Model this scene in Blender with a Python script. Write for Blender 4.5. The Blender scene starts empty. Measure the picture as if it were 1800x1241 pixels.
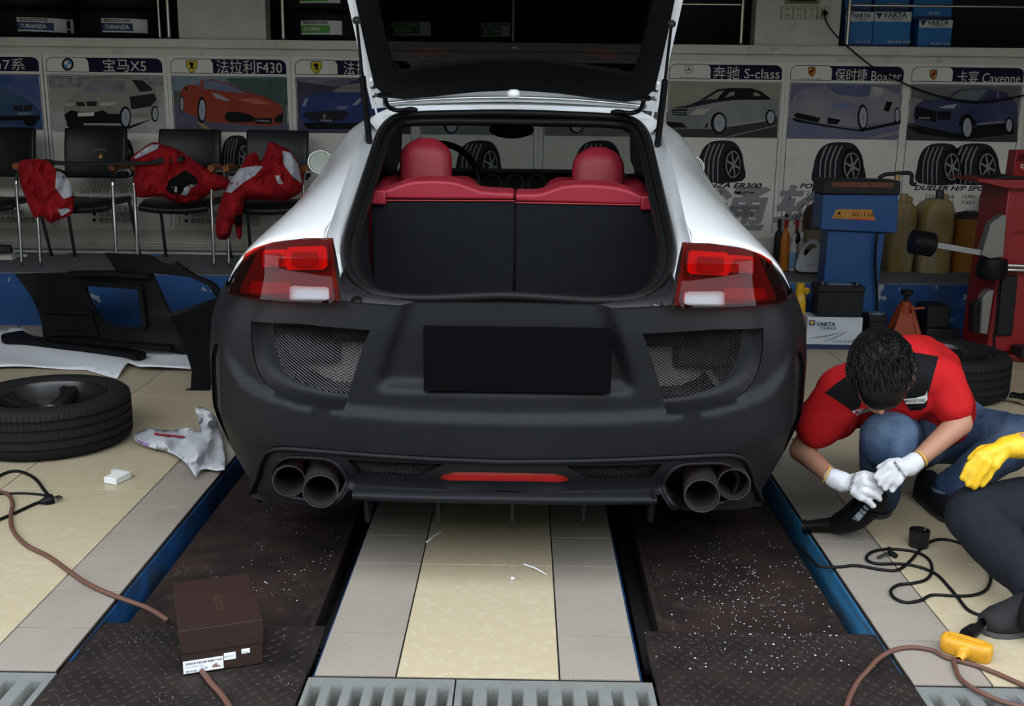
import bpy, bmesh, math, random
import numpy as np
from math import radians, sin, cos, pi, sqrt, atan2, floor as ifloor
from mathutils import Vector, Matrix, geometry

random.seed(11)
SC = bpy.context.scene
COL = SC.collection

# ------------------------------------------------------------------ camera, sky, exposure
FPX, CAMH = 1900.0, 1.35
CAMROT = (Matrix.Rotation(radians(.50136), 3, 'Z') @ Matrix.Rotation(pi / 2 - radians(12.7729), 3, 'X')
          @ Matrix.Rotation(radians(.65887), 3, 'Z'))
cd = bpy.data.cameras.new('camera')
cd.sensor_fit = 'HORIZONTAL'; cd.sensor_width = 36.0; cd.lens = 36.0 * FPX / 1800.0
cd.clip_start = .05; cd.clip_end = 200
cam = bpy.data.objects.new('camera', cd); COL.objects.link(cam)
cam.matrix_world = Matrix.Translation((0, 0, CAMH)) @ CAMROT.to_4x4()
SC.camera = cam

w = bpy.data.worlds.new('overcast_sky'); SC.world = w; w.use_nodes = True
bgn = w.node_tree.nodes['Background']
bgn.inputs['Color'].default_value = (.87, .935, 1.0, 1)
bgn.inputs['Strength'].default_value = 4.6
SC.view_settings.view_transform = 'Standard'
SC.view_settings.look = 'None'
SC.view_settings.exposure = 0.32
SC.view_settings.gamma = 1.0
SC.view_settings.use_curve_mapping = False

# ------------------------------------------------------------------ measuring helpers
def ray(px, py):
    return CAMROT @ Vector(((px - 900) / FPX, -(py - 620.5) / FPX, -1))
def P(px, py, Y):
    """world point seen at photo pixel (px, py) at the real distance Y"""
    d = ray(px, py); t = Y / d.y
    return Vector((d.x * t, Y, CAMH + d.z * t))
def FL(px, py, z=0.0):
    """point of the horizontal plane z seen at a photo pixel"""
    d = ray(px, py); t = (z - CAMH) / d.z
    return Vector((d.x * t, d.y * t, z))

# ------------------------------------------------------------------ materials
MATS = {}
def mat(name, col, rough=.6, metal=0., spec=.3, n=0., nscale=8., col2=None, bump=0., bscale=60., coat=0.,
        rvar=0., stretch=None, detail=5., lo=.35, hi=.65, sheen=0., extra=None):
    """principled material; n = share of a noise pattern towards col2"""
    if name in MATS: return MATS[name]
    m = bpy.data.materials.new(name); m.use_nodes = True; MATS[name] = m
    nt = m.node_tree; N = nt.nodes; L = nt.links
    b = N['Principled BSDF']
    c4 = lambda c: (c[0], c[1], c[2], 1)
    b.inputs['Base Color'].default_value = c4(col)
    b.inputs['Roughness'].default_value = rough
    b.inputs['Metallic'].default_value = metal
    b.inputs['Specular IOR Level'].default_value = spec
    b.inputs['Coat Weight'].default_value = coat
    b.inputs['Coat Roughness'].default_value = .10
    b.inputs['Sheen Weight'].default_value = sheen
    m.diffuse_color = c4(col)
    tc = N.new('ShaderNodeTexCoord')
    src = tc.outputs['Object']
    if stretch:
        mp = N.new('ShaderNodeMapping'); mp.inputs['Scale'].default_value = stretch
        L.new(src, mp.inputs['Vector']); src = mp.outputs['Vector']
    if n > 0:
        tx = N.new('ShaderNodeTexNoise'); tx.inputs['Scale'].default_value = nscale
        tx.inputs['Detail'].default_value = detail; tx.inputs['Roughness'].default_value = .62
        L.new(src, tx.inputs['Vector'])
        mr = N.new('ShaderNodeMapRange'); mr.inputs['From Min'].default_value = lo; mr.inputs['From Max'].default_value = hi
        mr.inputs['To Max'].default_value = n
        L.new(tx.outputs['Fac'], mr.inputs['Value'])
        mx = N.new('ShaderNodeMix'); mx.data_type = 'RGBA'
        mx.inputs['A'].default_value = c4(col); mx.inputs['B'].default_value = c4(col2 or tuple(.55 * x for x in col))
        L.new(mr.outputs['Result'], mx.inputs['Factor']); L.new(mx.outputs['Result'], b.inputs['Base Color'])
        if rvar:
            m2 = N.new('ShaderNodeMath'); m2.operation = 'MULTIPLY_ADD'
            m2.inputs[1].default_value = rvar; m2.inputs[2].default_value = rough
            L.new(tx.outputs['Fac'], m2.inputs[0]); L.new(m2.outputs[0], b.inputs['Roughness'])
    if bump > 0:
        t2 = N.new('ShaderNodeTexNoise'); t2.inputs['Scale'].default_value = bscale; t2.inputs['Detail'].default_value = 4
        L.new(src, t2.inputs['Vector'])
        bp = N.new('ShaderNodeBump'); bp.inputs['Strength'].default_value = bump; bp.inputs['Distance'].default_value = .004
        L.new(t2.outputs['Fac'], bp.inputs['Height']); L.new(bp.outputs['Normal'], b.inputs['Normal'])
    if extra: extra(nt, b, src)
    return m
def second_noise(col3, scale, amount, lo=.5, hi=.7, stretch=None):
    """a further layer of marks (scratches, chips, stains, specks) over what is already in Base Color"""
    def f(nt, b, src):
        N, L = nt.nodes, nt.links
        if stretch:
            mp = N.new('ShaderNodeMapping'); mp.inputs['Scale'].default_value = stretch
            L.new(src, mp.inputs['Vector']); src = mp.outputs['Vector']
        tx = N.new('ShaderNodeTexNoise'); tx.inputs['Scale'].default_value = scale; tx.inputs['Detail'].default_value = 6
        L.new(src, tx.inputs['Vector'])
        mr = N.new('ShaderNodeMapRange'); mr.inputs['From Min'].default_value = lo; mr.inputs['From Max'].default_value = hi
        mr.inputs['To Max'].default_value = amount
        L.new(tx.outputs['Fac'], mr.inputs['Value'])
        mx = N.new('ShaderNodeMix'); mx.data_type = 'RGBA'; mx.inputs['B'].default_value = (*col3, 1)
        old = b.inputs['Base Color']
        if old.is_linked: L.new(old.links[0].from_socket, mx.inputs['A'])
        else: mx.inputs['A'].default_value = old.default_value
        L.new(mr.outputs['Result'], mx.inputs['Factor']); L.new(mx.outputs['Result'], b.inputs['Base Color'])
    return f
def specks(col3, scale, size, amount=1.):
    def f(nt, b, src):
        N, L = nt.nodes, nt.links
        v = N.new('ShaderNodeTexVoronoi'); v.inputs['Scale'].default_value = scale
        L.new(src, v.inputs['Vector'])
        t = N.new('ShaderNodeTexNoise'); t.inputs['Scale'].default_value = scale * .05; L.new(src, t.inputs['Vector'])
        th = N.new('ShaderNodeMapRange'); th.inputs['From Min'].default_value = .42; th.inputs['From Max'].default_value = .75
        th.inputs['To Max'].default_value = size; L.new(t.outputs['Fac'], th.inputs['Value'])
        lt = N.new('ShaderNodeMath'); lt.operation = 'LESS_THAN'
        L.new(v.outputs['Distance'], lt.inputs[0]); L.new(th.outputs['Result'], lt.inputs[1])
        ml = N.new('ShaderNodeMath'); ml.operation = 'MULTIPLY'; ml.inputs[1].default_value = amount; L.new(lt.outputs[0], ml.inputs[0])
        mx = N.new('ShaderNodeMix'); mx.data_type = 'RGBA'; mx.inputs['B'].default_value = (*col3, 1)
        old = b.inputs['Base Color']
        if old.is_linked: L.new(old.links[0].from_socket, mx.inputs['A'])
        else: mx.inputs['A'].default_value = old.default_value
        L.new(ml.outputs[0], mx.inputs['Factor']); L.new(mx.outputs['Result'], b.inputs['Base Color'])
    return f
def both(*fs):
    def f(nt, b, src):
        for g in fs: g(nt, b, src)
    return f
def glass(name, tint, refl_rough=.02, refl=.05):
    """thin pane: tinted see-through plus mirror reflection by angle"""
    if name in MATS: return MATS[name]
    m = bpy.data.materials.new(name); m.use_nodes = True; MATS[name] = m
    nt = m.node_tree; N = nt.nodes; L = nt.links
    N.remove(N['Principled BSDF']); out = N['Material Output']
    tr = N.new('ShaderNodeBsdfTransparent'); tr.inputs['Color'].default_value = (*tint, 1)
    gl = N.new('ShaderNodeBsdfGlossy'); gl.inputs['Roughness'].default_value = refl_rough
    lw = N.new('ShaderNodeLayerWeight'); lw.inputs['Blend'].default_value = .5
    pw = N.new('ShaderNodeMath'); pw.operation = 'POWER'; pw.inputs[1].default_value = 4.; L.new(lw.outputs['Facing'], pw.inputs[0])
    ma = N.new('ShaderNodeMath'); ma.operation = 'MULTIPLY_ADD'; ma.inputs[1].default_value = .9; ma.inputs[2].default_value = refl; L.new(pw.outputs[0], ma.inputs[0])
    mx = N.new('ShaderNodeMixShader')
    L.new(ma.outputs[0], mx.inputs[0]); L.new(tr.outputs[0], mx.inputs[1]); L.new(gl.outputs[0], mx.inputs[2])
    L.new(mx.outputs[0], out.inputs['Surface'])
    m.diffuse_color = (*tint, .4)
    return m

# ------------------------------------------------------------------ objects
ORG = {}
def tag(o, label=None, cat=None, group=None, kind=None):
    if label: o['label'] = label
    if cat: o['category'] = cat
    if group: o['group'] = group
    if kind: o['kind'] = kind
    return o
def thing(name, label, cat, loc=(0, 0, 0), group=None, rz=0.):
    o = bpy.data.objects.new(name, None); COL.objects.link(o)
    o.empty_display_size = .1
    o.location = loc; o.rotation_euler = (0, 0, rz)
    ORG[o] = Vector(loc)
    return tag(o, label, cat, group)
def copy_tree(o, parent=None):
    c = o.copy(); COL.objects.link(c); c.parent = parent
    for ch in list(o.children): copy_tree(ch, c)
    return c

def frame_of(d):
    d = d.normalized()
    a = Vector((0, 0, 1)) if abs(d.z) < .9 else Vector((1, 0, 0))
    x = a.cross(d).normalized(); return x, d.cross(x).normalized()

class MB:
    def __init__(s): s.v = []; s.f = []; s.m = []
    def add(s, vs, fs, mi=0):
        k = len(s.v); s.v += [Vector(v) for v in vs]
        s.f += [tuple(i + k for i in f) for f in fs]; s.m += [mi] * len(fs); return s
    def box(s, x0, x1, y0, y1, z0, z1, mi=0):
        return s.add([(x, y, z) for z in (z0, z1) for y in (y0, y1) for x in (x0, x1)],
                     [(0, 2, 3, 1), (4, 5, 7, 6), (0, 1, 5, 4), (2, 6, 7, 3), (0, 4, 6, 2), (1, 3, 7, 5)], mi)
    def obox(s, c, size, R=None, mi=0):
        R = R or Matrix.Identity(3); hx, hy, hz = [q / 2 for q in size]; c = Vector(c)
        return s.add([c + R @ Vector((x, y, z)) for z in (-hz, hz) for y in (-hy, hy) for x in (-hx, hx)],
                     [(0, 2, 3, 1), (4, 5, 7, 6), (0, 1, 5, 4), (2, 6, 7, 3), (0, 4, 6, 2), (1, 3, 7, 5)], mi)
    def tube(s, pts, r, n=8, caps=True, mi=0, sx=1., closed=False):
        pts = [Vector(p) for p in pts]; N = len(pts)
        rs = r if isinstance(r, (list, tuple)) else [r] * N
        T = []
        for i in range(N):
            a = pts[(i - 1) % N] if (closed or i > 0) else pts[i]
            b = pts[(i + 1) % N] if (closed or i < N - 1) else pts[i]
            d = b - a
            T.append(d.normalized() if d.length > 1e-9 else Vector((0, 0, 1)))
        x, y = frame_of(T[0]); vs = []
        for i in range(N):
            x = (x - T[i] * x.dot(T[i])).normalized(); y = T[i].cross(x)
            for k in range(n):
                a = 2 * pi * k / n
                vs.append(pts[i] + (x * cos(a) * sx + y * sin(a)) * rs[i])
        fs = []
        for i in range(N if closed else N - 1):
            j = (i + 1) % N
            for k in range(n):
                q = (k + 1) % n
                fs.append((i * n + k, i * n + q, j * n + q, j * n + k))
        if caps and not closed:
            fs.append(tuple(range(n - 1, -1, -1))); fs.append(tuple((N - 1) * n + k for k in range(n)))
        return s.add(vs, fs, mi)
    def lathe(s, prof, n=32, o=(0, 0, 0), axis=(0, 0, 1), mi=0, a0=0., a1=2 * pi, xref=None):
        """prof: (radius, height along axis); closed profile not assumed"""
        o = Vector(o); d = Vector(axis).normalized(); x, y = frame_of(d)
        full = abs(a1 - a0 - 2 * pi) < 1e-6; cnt = n if full else n + 1
        vs = []
        for (r, h) in prof:
            for k in range(cnt):
                a = a0 + (a1 - a0) * k / n
                vs.append(o + d * h + (x * cos(a) + y * sin(a)) * r)
        fs = []
        for i in range(len(prof) - 1):
            for k in range(n):
                q = (k + 1) % cnt
                fs.append((i * cnt + k, i * cnt + q, (i + 1) * cnt + q, (i + 1) * cnt + k))
        return s.add(vs, fs, mi)
    def prism(s, pts, off, mi=0):
        pts = [Vector(p) for p in pts]; n = len(pts); off = Vector(off)
        return s.add(pts + [p + off for p in pts],
                     [tuple(range(n)), tuple(range(2 * n - 1, n - 1, -1))] + [(i, i + n, (i + 1) % n + n, (i + 1) % n) for i in range(n)], mi)
    def poly(s, pts, mi=0):
        return s.add(pts, [tuple(range(len(pts)))], mi)
    def ell(s, c, r, R=None, nu=16, nv=10, mi=0):
        c = Vector(c); R = R or Matrix.Identity(3)
        if not isinstance(r, (tuple, list)): r = (r, r, r)
        vs = [c + R @ Vector((0, 0, -r[2]))]
        for i in range(1, nv):
            t = -pi / 2 + pi * i / nv
            for k in range(nu):
                a = 2 * pi * k / nu
                vs.append(c + R @ Vector((r[0] * cos(t) * cos(a), r[1] * cos(t) * sin(a), r[2] * sin(t))))
        vs.append(c + R @ Vector((0, 0, r[2]))); fs = []
        for k in range(nu): fs.append((0, 1 + (k + 1) % nu, 1 + k))
        for i in range(nv - 2):
            for k in range(nu):
                q = (k + 1) % nu; a = 1 + i * nu
                fs.append((a + k, a + q, a + nu + q, a + nu + k))
        a = 1 + (nv - 2) * nu; e = len(vs) - 1
        for k in range(nu): fs.append((a + k, a + (k + 1) % nu, e))
        return s.add(vs, fs, mi)
    def cone(s, p0, r0, p1, r1, n=16, mi=0):
        """tapered limb with round ends"""
        p0 = Vector(p0); p1 = Vector(p1); d = p1 - p0; L = d.length
        pr = [(0.001, -r0)] + [(r0 * cos(t), -r0 * sin(t)) for t in (1.2, .8, .4)] + [(r0, 0), (r1, L)] + \
             [(r1 * cos(t), L + r1 * sin(t)) for t in (.4, .8, 1.2)] + [(0.001, L + r1)]
        return s.lathe(pr, n, p0, d, mi)
    def grid(s, rows, mi=0, closed=False):
        R = len(rows); C = len(rows[0]); fs = []
        for i in range(R - 1):
            for j in range(C if closed else C - 1):
                q = (j + 1) % C
                fs.append((i * C + j, i * C + q, (i + 1) * C + q, (i + 1) * C + j))
        return s.add([v for r in rows for v in r], fs, mi)
    def build(s, name, mats, parent=None, smooth=40, bevel=0., subsurf=0, solid=0., seg=2, local=False, fix=True):
        me = bpy.data.meshes.new(name)
        o = bpy.data.objects.new(name, me); COL.objects.link(o)
        root = Vector((0, 0, 0))
        if parent is not None:
            o.parent = parent; root = ORG.get(parent, Vector((0, 0, 0)))
        ORG[o] = root
        vs = s.v if local else [v - root for v in s.v]
        me.from_pydata([tuple(v) for v in vs], [], s.f)
        if not isinstance(mats, (list, tuple)): mats = [mats]
        for m in mats: me.materials.append(m)
        if len(mats) > 1: me.polygons.foreach_set('material_index', s.m)
        if fix:
            bm = bmesh.new(); bm.from_mesh(me); bmesh.ops.recalc_face_normals(bm, faces=bm.faces); bm.to_mesh(me); bm.free()
        if smooth:
            me.polygons.foreach_set('use_smooth', [True] * len(me.polygons))
            if smooth < 179: me.set_sharp_from_angle(angle=radians(smooth))
        me.update()
        if solid: q = o.modifiers.new('solid', 'SOLIDIFY'); q.thickness = solid; q.offset = 0
        if bevel: q = o.modifiers.new('bevel', 'BEVEL'); q.width = bevel; q.segments = seg; q.limit_method = 'ANGLE'; q.angle_limit = radians(35)
        if subsurf: q = o.modifiers.new('sub', 'SUBSURF'); q.levels = subsurf; q.render_levels = subsurf
        return o
def bbuild(x0, x1, y0, y1, z0, z1, name, m, parent=None, bevel=.003):
    return MB().box(x0, x1, y0, y1, z0, z1).build(name, m, parent, smooth=30, bevel=bevel)

def catmull(pts, sub=6, closed=False):
    pts = [Vector(p) for p in pts]; n = len(pts); out = []
    rng = range(n if closed else n - 1)
    for i in rng:
        g = (lambda k: pts[k % n]) if closed else (lambda k: pts[min(max(k, 0), n - 1)])
        p0, p1, p2, p3 = g(i - 1), g(i), g(i + 1), g(i + 2)
        for k in range(sub):
            t = k / sub
            out.append(.5 * ((2 * p1) + (p2 - p0) * t + (2 * p0 - 5 * p1 + 4 * p2 - p3) * t * t + (3 * p1 - p0 - 3 * p2 + p3) * t ** 3))
    if not closed: out.append(pts[-1])
    return out
def resample(poly, ds):
    """closed 2d outline -> points about ds apart, corners kept"""
    out = []; n = len(poly)
    for i in range(n):
        a = Vector(poly[i]); b = Vector(poly[(i + 1) % n]); k = max(1, int(round((b - a).length / ds)))
        for j in range(k): out.append(a + (b - a) * (j / k))
    return out
def inside(poly, X, Z):
    X = np.asarray(X, float); Z = np.asarray(Z, float); r = np.zeros(X.shape, bool); n = len(poly)
    for i in range(n):
        x0, z0 = poly[i][0], poly[i][1]; x1, z1 = poly[(i + 1) % n][0], poly[(i + 1) % n][1]
        if z0 == z1: continue
        c = (z0 > Z) != (z1 > Z)
        r ^= c & (X < (x1 - x0) * (Z - z0) / (z1 - z0) + x0)
    return r
def bdist(poly, X, Z):
    d = np.full(X.shape, 1e9); n = len(poly)
    for i in range(n):
        ax, az = poly[i][0], poly[i][1]; bx, bz = poly[(i + 1) % n][0] - ax, poly[(i + 1) % n][1] - az
        L = bx * bx + bz * bz + 1e-12
        t = np.clip(((X - ax) * bx + (Z - az) * bz) / L, 0, 1)
        d = np.minimum(d, np.hypot(X - ax - t * bx, Z - az - t * bz))
    return d
def sheet(outline, holes, step, fn, flange=None, mb=None, mi=0):
    """triangulated panel over a 2d outline with holes, lifted to 3d by fn(a, b); flange = vector the rims are turned back by"""
    loops = [resample(outline, step)] + [resample(h, step) for h in holes]
    xs = [p[0] for p in outline]; zs = [p[1] for p in outline]
    gx, gz = np.meshgrid(np.arange(min(xs), max(xs) + step, step), np.arange(min(zs), max(zs) + step, step))
    gx = gx.copy(); gx[1::2] += step / 2
    X, Z = gx.ravel(), gz.ravel()
    ok = inside(outline, X, Z)
    for h in holes: ok &= ~inside(h, X, Z)
    X, Z = X[ok], Z[ok]
    ok = np.ones(X.shape, bool)
    for l in [outline] + list(holes): ok &= bdist(l, X, Z) > step * .45
    pts = [Vector((float(a), float(b))) for a, b in zip(X[ok], Z[ok])]
    ed = []
    for l in loops:
        k = len(pts); n = len(l); pts += [Vector((p[0], p[1])) for p in l]
        ed += [(k + i, k + (i + 1) % n) for i in range(n)]
    V, E, Fc, *_ = geometry.delaunay_2d_cdt(pts, ed, [], 0, 1e-6)
    cx = np.array([sum(V[i].x for i in f) / 3 for f in Fc]); cz = np.array([sum(V[i].y for i in f) / 3 for f in Fc])
    ok = inside(outline, cx, cz)
    for h in holes: ok &= ~inside(h, cx, cz)
    fs = [tuple(f) for f, k in zip(Fc, ok) if k]
    vs = [Vector(fn(p.x, p.y)) for p in V]
    if flange is not None:
        cnt = {}
        for f in fs:
            for i in range(3):
                e = (f[i], f[(i + 1) % 3]); kk = (min(e), max(e))
                cnt.setdefault(kk, []).append(e)
        dup = {}
        fl = Vector(flange)
        def d(i):
            if i not in dup: dup[i] = len(vs); vs.append(vs[i] + fl)
            return dup[i]
        for kk, es in list(cnt.items()):
            if len(es) == 1:
                a, b = es[0]; fs.append((b, a, d(a), d(b)))
    mb = mb or MB()
    used = sorted({i for f in fs for i in f}); mp = {u: i for i, u in enumerate(used)}
    return mb.add([vs[u] for u in used], [tuple(mp[i] for i in f) for f in fs], mi)
def sstep(a, b, x):
    t = min(1., max(0., (x - a) / (b - a))); return t * t * (3 - 2 * t)
def lerp_tab(tab, x):
    if x <= tab[0][0]: return tab[0][1]
    for (a, p), (b, q) in zip(tab, tab[1:]):
        if x <= b: return p + (q - p) * (x - a) / (b - a)
    return tab[-1][1]

def text_mb(txt, size, xoff=0., shear=0., weight=0., mb=None, place=None, align='LEFT', mi=0, xs=1.):
    """flat lettering; place(x, y) -> 3d point"""
    c = bpy.data.curves.new('lettering', 'FONT'); c.body = txt; c.size = size; c.shear = shear; c.offset = weight
    c.align_x = align; c.resolution_u = 2; c.fill_mode = 'FRONT'
    o = bpy.data.objects.new('lettering', c); COL.objects.link(o)
    dg = bpy.context.evaluated_depsgraph_get()
    me = bpy.data.meshes.new_from_object(o.evaluated_get(dg))
    vs = [(v.co.x * xs, v.co.y) for v in me.vertices]; fs = [tuple(p.vertices) for p in me.polygons]
    bpy.data.objects.remove(o); bpy.data.curves.remove(c); bpy.data.meshes.remove(me)
    mb = mb or MB()
    if vs: mb.add([place(x, y) for x, y in vs], fs, mi)
    return mb
def text_px(txt, px, py, hpx, Y, mb=None, width=None, mi=0, **k):
    """lettering on the vertical plane at distance Y: left end and baseline at a pixel, cap height hpx pixels, optional width in pixels"""
    a = P(px, py, Y); up = (P(px, py - hpx, Y) - a).length
    size = up / .73
    tmp = text_mb(txt, size, place=lambda x, y: Vector((x, 0, y)), **k)
    if not tmp.v: return mb or MB()
    w0 = max(v.x for v in tmp.v)
    sx = 1.
    if width: sx = (P(px + width, py, Y) - a).length / max(w0, 1e-6)
    mb = mb or MB()
    return mb.add([(a.x + v.x * sx, Y, a.z + v.z) for v in tmp.v], tmp.f, mi)
# ------------------------------------------------------------------ the setting
M_grout = mat('grout', (.022, .02, .018), .9, spec=0, bump=.3)
M_cream = mat('cream_tile', (.345, .29, .195), .26, n=.25, nscale=5, col2=(.365, .312, .215), rvar=.12,
              extra=both(second_noise((.42, .38, .29), 34, .3, .54, .60), second_noise((.27, .22, .15), 3.1, .22, .55, .85)))
M_stone = mat('grey_tile', (.25, .218, .185), .62, n=.6, nscale=240, col2=(.135, .118, .10), bump=.25, bscale=220,
              extra=second_noise((.16, .14, .12), 4.5, .55, .5, .82))
M_conc = mat('concrete', (.34, .34, .33), .85, n=.5, nscale=9, bump=.4, bscale=120)
M_blue = mat('blue_paint', (.012, .065, .19), .45, n=.8, nscale=7, col2=(.006, .02, .05), bump=.2,
             extra=second_noise((.02, .018, .016), 5, .85, .52, .66))
M_bluel = mat('light_blue_steel', (.035, .17, .33), .4, n=.8, nscale=6, col2=(.012, .05, .11), stretch=(1, .5, 3),
              extra=second_noise((.05, .045, .04), 9, .8, .54, .68))
M_wallp = mat('grimy_white_wall', (.52, .485, .43), .7, spec=.1, n=.35, nscale=4, col2=(.36, .32, .27), extra=second_noise((.12, .10, .08), 11, .5, .6, .8))
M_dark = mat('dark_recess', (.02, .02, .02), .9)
M_plat = mat('platform_concrete', (.12, .125, .135), .8, n=.5, nscale=6, bump=.3)
M_pblue = mat('platform_blue_paint', (.012, .06, .19), .55, n=.5, nscale=5, col2=(.006, .03, .1), bump=.2,
              extra=both(second_noise((.02, .02, .02), 3, .6, .55, .75), second_noise((.35, .36, .38), 14, .8, .66, .7)))
def struct(mb, name, m, smooth=30, bevel=0.):
    return tag(mb.build(name, m, None, smooth=smooth, bevel=bevel), kind='structure')

XP = dict(l0=-1.123, l1=-.494, r0=.301, r1=.960)          # lift slots in the floor
Y0, YP, YW = 2.385, 6.55, 7.45                            # drain edge, platform face, poster wall
fb = MB()
for a, b in ((-4.6, XP['l0']), (XP['l1'], XP['r0']), (XP['r1'], 4.6)): fb.box(a, b, Y0, YP, -.3, -.004)
fb.box(-4.6, 4.6, Y0 - .5, YP, -.34, -.3)
fb.box(-4.6, 4.6, 6.2, YP, -.3, -.004)
floor_o = struct(fb, 'floor', M_grout)
TILES = {}
def tile(x0, x1, y0, y1, m, kind):
    g = .0022; k = (round(x1 - x0, 3), round(y1 - y0, 3), kind)
    if k not in TILES:
        hx, hy = (x1 - x0) / 2 - g, (y1 - y0) / 2 - g; c = .0005
        b = MB(); b.add([(-hx, -hy, -.014), (hx, -hy, -.014), (hx, hy, -.014), (-hx, hy, -.014),
                         (-hx, -hy, -c), (hx, -hy, -c), (hx, hy, -c), (-hx, hy, -c),
                         (-hx + c, -hy + c, 0), (hx - c, -hy + c, 0), (hx - c, hy - c, 0), (-hx + c, hy - c, 0)],
                        [(0, 1, 5, 4), (1, 2, 6, 5), (2, 3, 7, 6), (3, 0, 4, 7), (4, 5, 9, 8), (5, 6, 10, 9), (6, 7, 11, 10), (7, 4, 8, 11), (8, 9, 10, 11)])
        o = b.build('tile', m, floor_o, smooth=0, local=True); TILES[k] = o.data
    else:
        o = bpy.data.objects.new('tile', TILES[k]); COL.objects.link(o); o.parent = floor_o
    o.location = ((x0 + x1) / 2, (y0 + y1) / 2, random.uniform(-.0006, .0006))
# a shared mesh needs a texture that does not repeat from tile to tile
def per_tile(m):
    nt = m.node_tree; tc = [n for n in nt.nodes if n.type == 'TEX_COORD'][0]
    geo = nt.nodes.new('ShaderNodeNewGeometry')
    for l in [l for l in nt.links if l.from_node == tc]: nt.links.new(geo.outputs['Position'], l.to_socket)
for m in (M_cream, M_stone): per_tile(m)
def rows(y0, step, y1):
    ys = [y0]
    while ys[-1] + step < y1 - .02: ys.append(ys[-1] + step)
    return ys + [y1]
ST = .2215
ysm = rows(Y0, ST, YP)
for a, b in ((-1.321, -1.123), (-.494, -.294), (.104, .301), (.960, 1.152)):
    for y, y2 in zip(ysm, ysm[1:]): tile(a, b, y, y2, M_stone, 's')
yc = rows(Y0, .665, YP)
for y, y2 in zip(yc, yc[1:]): tile(-.294, .104, y, y2, M_cream, 'c')
yl = [Y0] + rows(3.012, .64, YP)
xl = [-1.321, -1.855, -2.475, -3.095, -3.715, -4.335, -4.58]
for x, x2 in zip(xl, xl[1:]):
    for y, y2 in zip(yl, yl[1:]): tile(x2, x, y, y2, M_cream, 'c')
yr = [Y0] + rows(3.108, .64, YP)
xr = [1.152, 1.772, 2.392, 3.012, 3.632, 4.252, 4.58]
for x, x2 in zip(xr, xr[1:]):
    for y, y2 in zip(yr, yr[1:]): tile(x, x2, y, y2, M_cream, 'c')

# blue steel liners of the two lift slots
for i, (a, b, m1, m2) in enumerate(((XP['l0'], XP['l1'], M_blue, M_blue), (XP['r0'], XP['r1'], M_blue, M_bluel))):
    q = MB().box(a - .004, a + .006, Y0 - .02, 6.2, -.3, -.014, 0).box(b - .006, b + .004, Y0 - .02, 6.2, -.3, -.014, 1)
    tag(q.build('trim_%d' % (i + 1), [m1, m2], None, smooth=30), kind='structure')
# street pavement outside the bay
struct(MB().box(-12, 12, -18, 1.98, -.2, -.012), 'floor_outside', M_conc)
# unseen dark block across the street, added so light falls off into the bay
struct(MB().box(-25, 25, -9, -8, -.2, 5.5), 'wall_sky_block', mat('sky_block_dark', (.09, .10, .08), .9, n=.6, nscale=.6, col2=(.05, .07, .04)))
# raised platform, poster wall, ledge, shelf recess, side walls, ceiling
pl = MB().box(-4.6, 4.6, YP, YW, -.3, .333, 0)
pl.box(-4.6, 4.6, YP - .003, YP, 0, .325, 1)
tag(pl.build('floor_platform', [M_plat, M_pblue], None, smooth=30), kind='structure')
struct(MB().box(-4.6, 4.6, YW, YW + .1, .333, 1.715), 'wall_back', M_wallp)
struct(MB().box(-4.6, 4.6, YW - .035, 8.25, 1.715, 1.772), 'trim_3', M_wallp, bevel=.004)
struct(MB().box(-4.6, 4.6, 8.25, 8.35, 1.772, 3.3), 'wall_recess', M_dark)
struct(MB().box(-4.6, 4.6, YW, YW + .12, 2.55, 3.3), 'wall_upper', M_wallp)
struct(MB().box(-4.7, -4.6, 2.2, 8.35, -.3, 3.3), 'wall_left', MATS['low_bounce_dark'] if 'low_bounce_dark' in MATS else mat('low_bounce_dark', (.13, .125, .115), .9))  # side walls and ceiling coloured dark to cut bounced light
struct(MB().box(4.6, 4.7, 2.2, 8.35, -.3, 3.3), 'wall_right', MATS['low_bounce_dark'])
struct(MB().box(-4.7, 4.7, 2.4, 8.35, 3.3, 3.45), 'ceiling', mat('low_bounce_dark', (.13, .125, .115), .9))
struct(MB().box(-4.7, 4.7, 2.3, 2.45, 3.2, 3.45), 'trim_4', M_wallp)
# skirting strip and pipe at the foot of the poster wall
struct(MB().box(-4.6, 4.6, YW - .012, YW, .40, .50), 'baseboard_back', M_wallp, bevel=.003)
struct(MB().tube([(-4.6, YW - .03, .375), (4.6, YW - .03, .375)], .014, 8), 'trim_5', mat('pipe_paint', (.3, .28, .26), .5))

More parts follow.
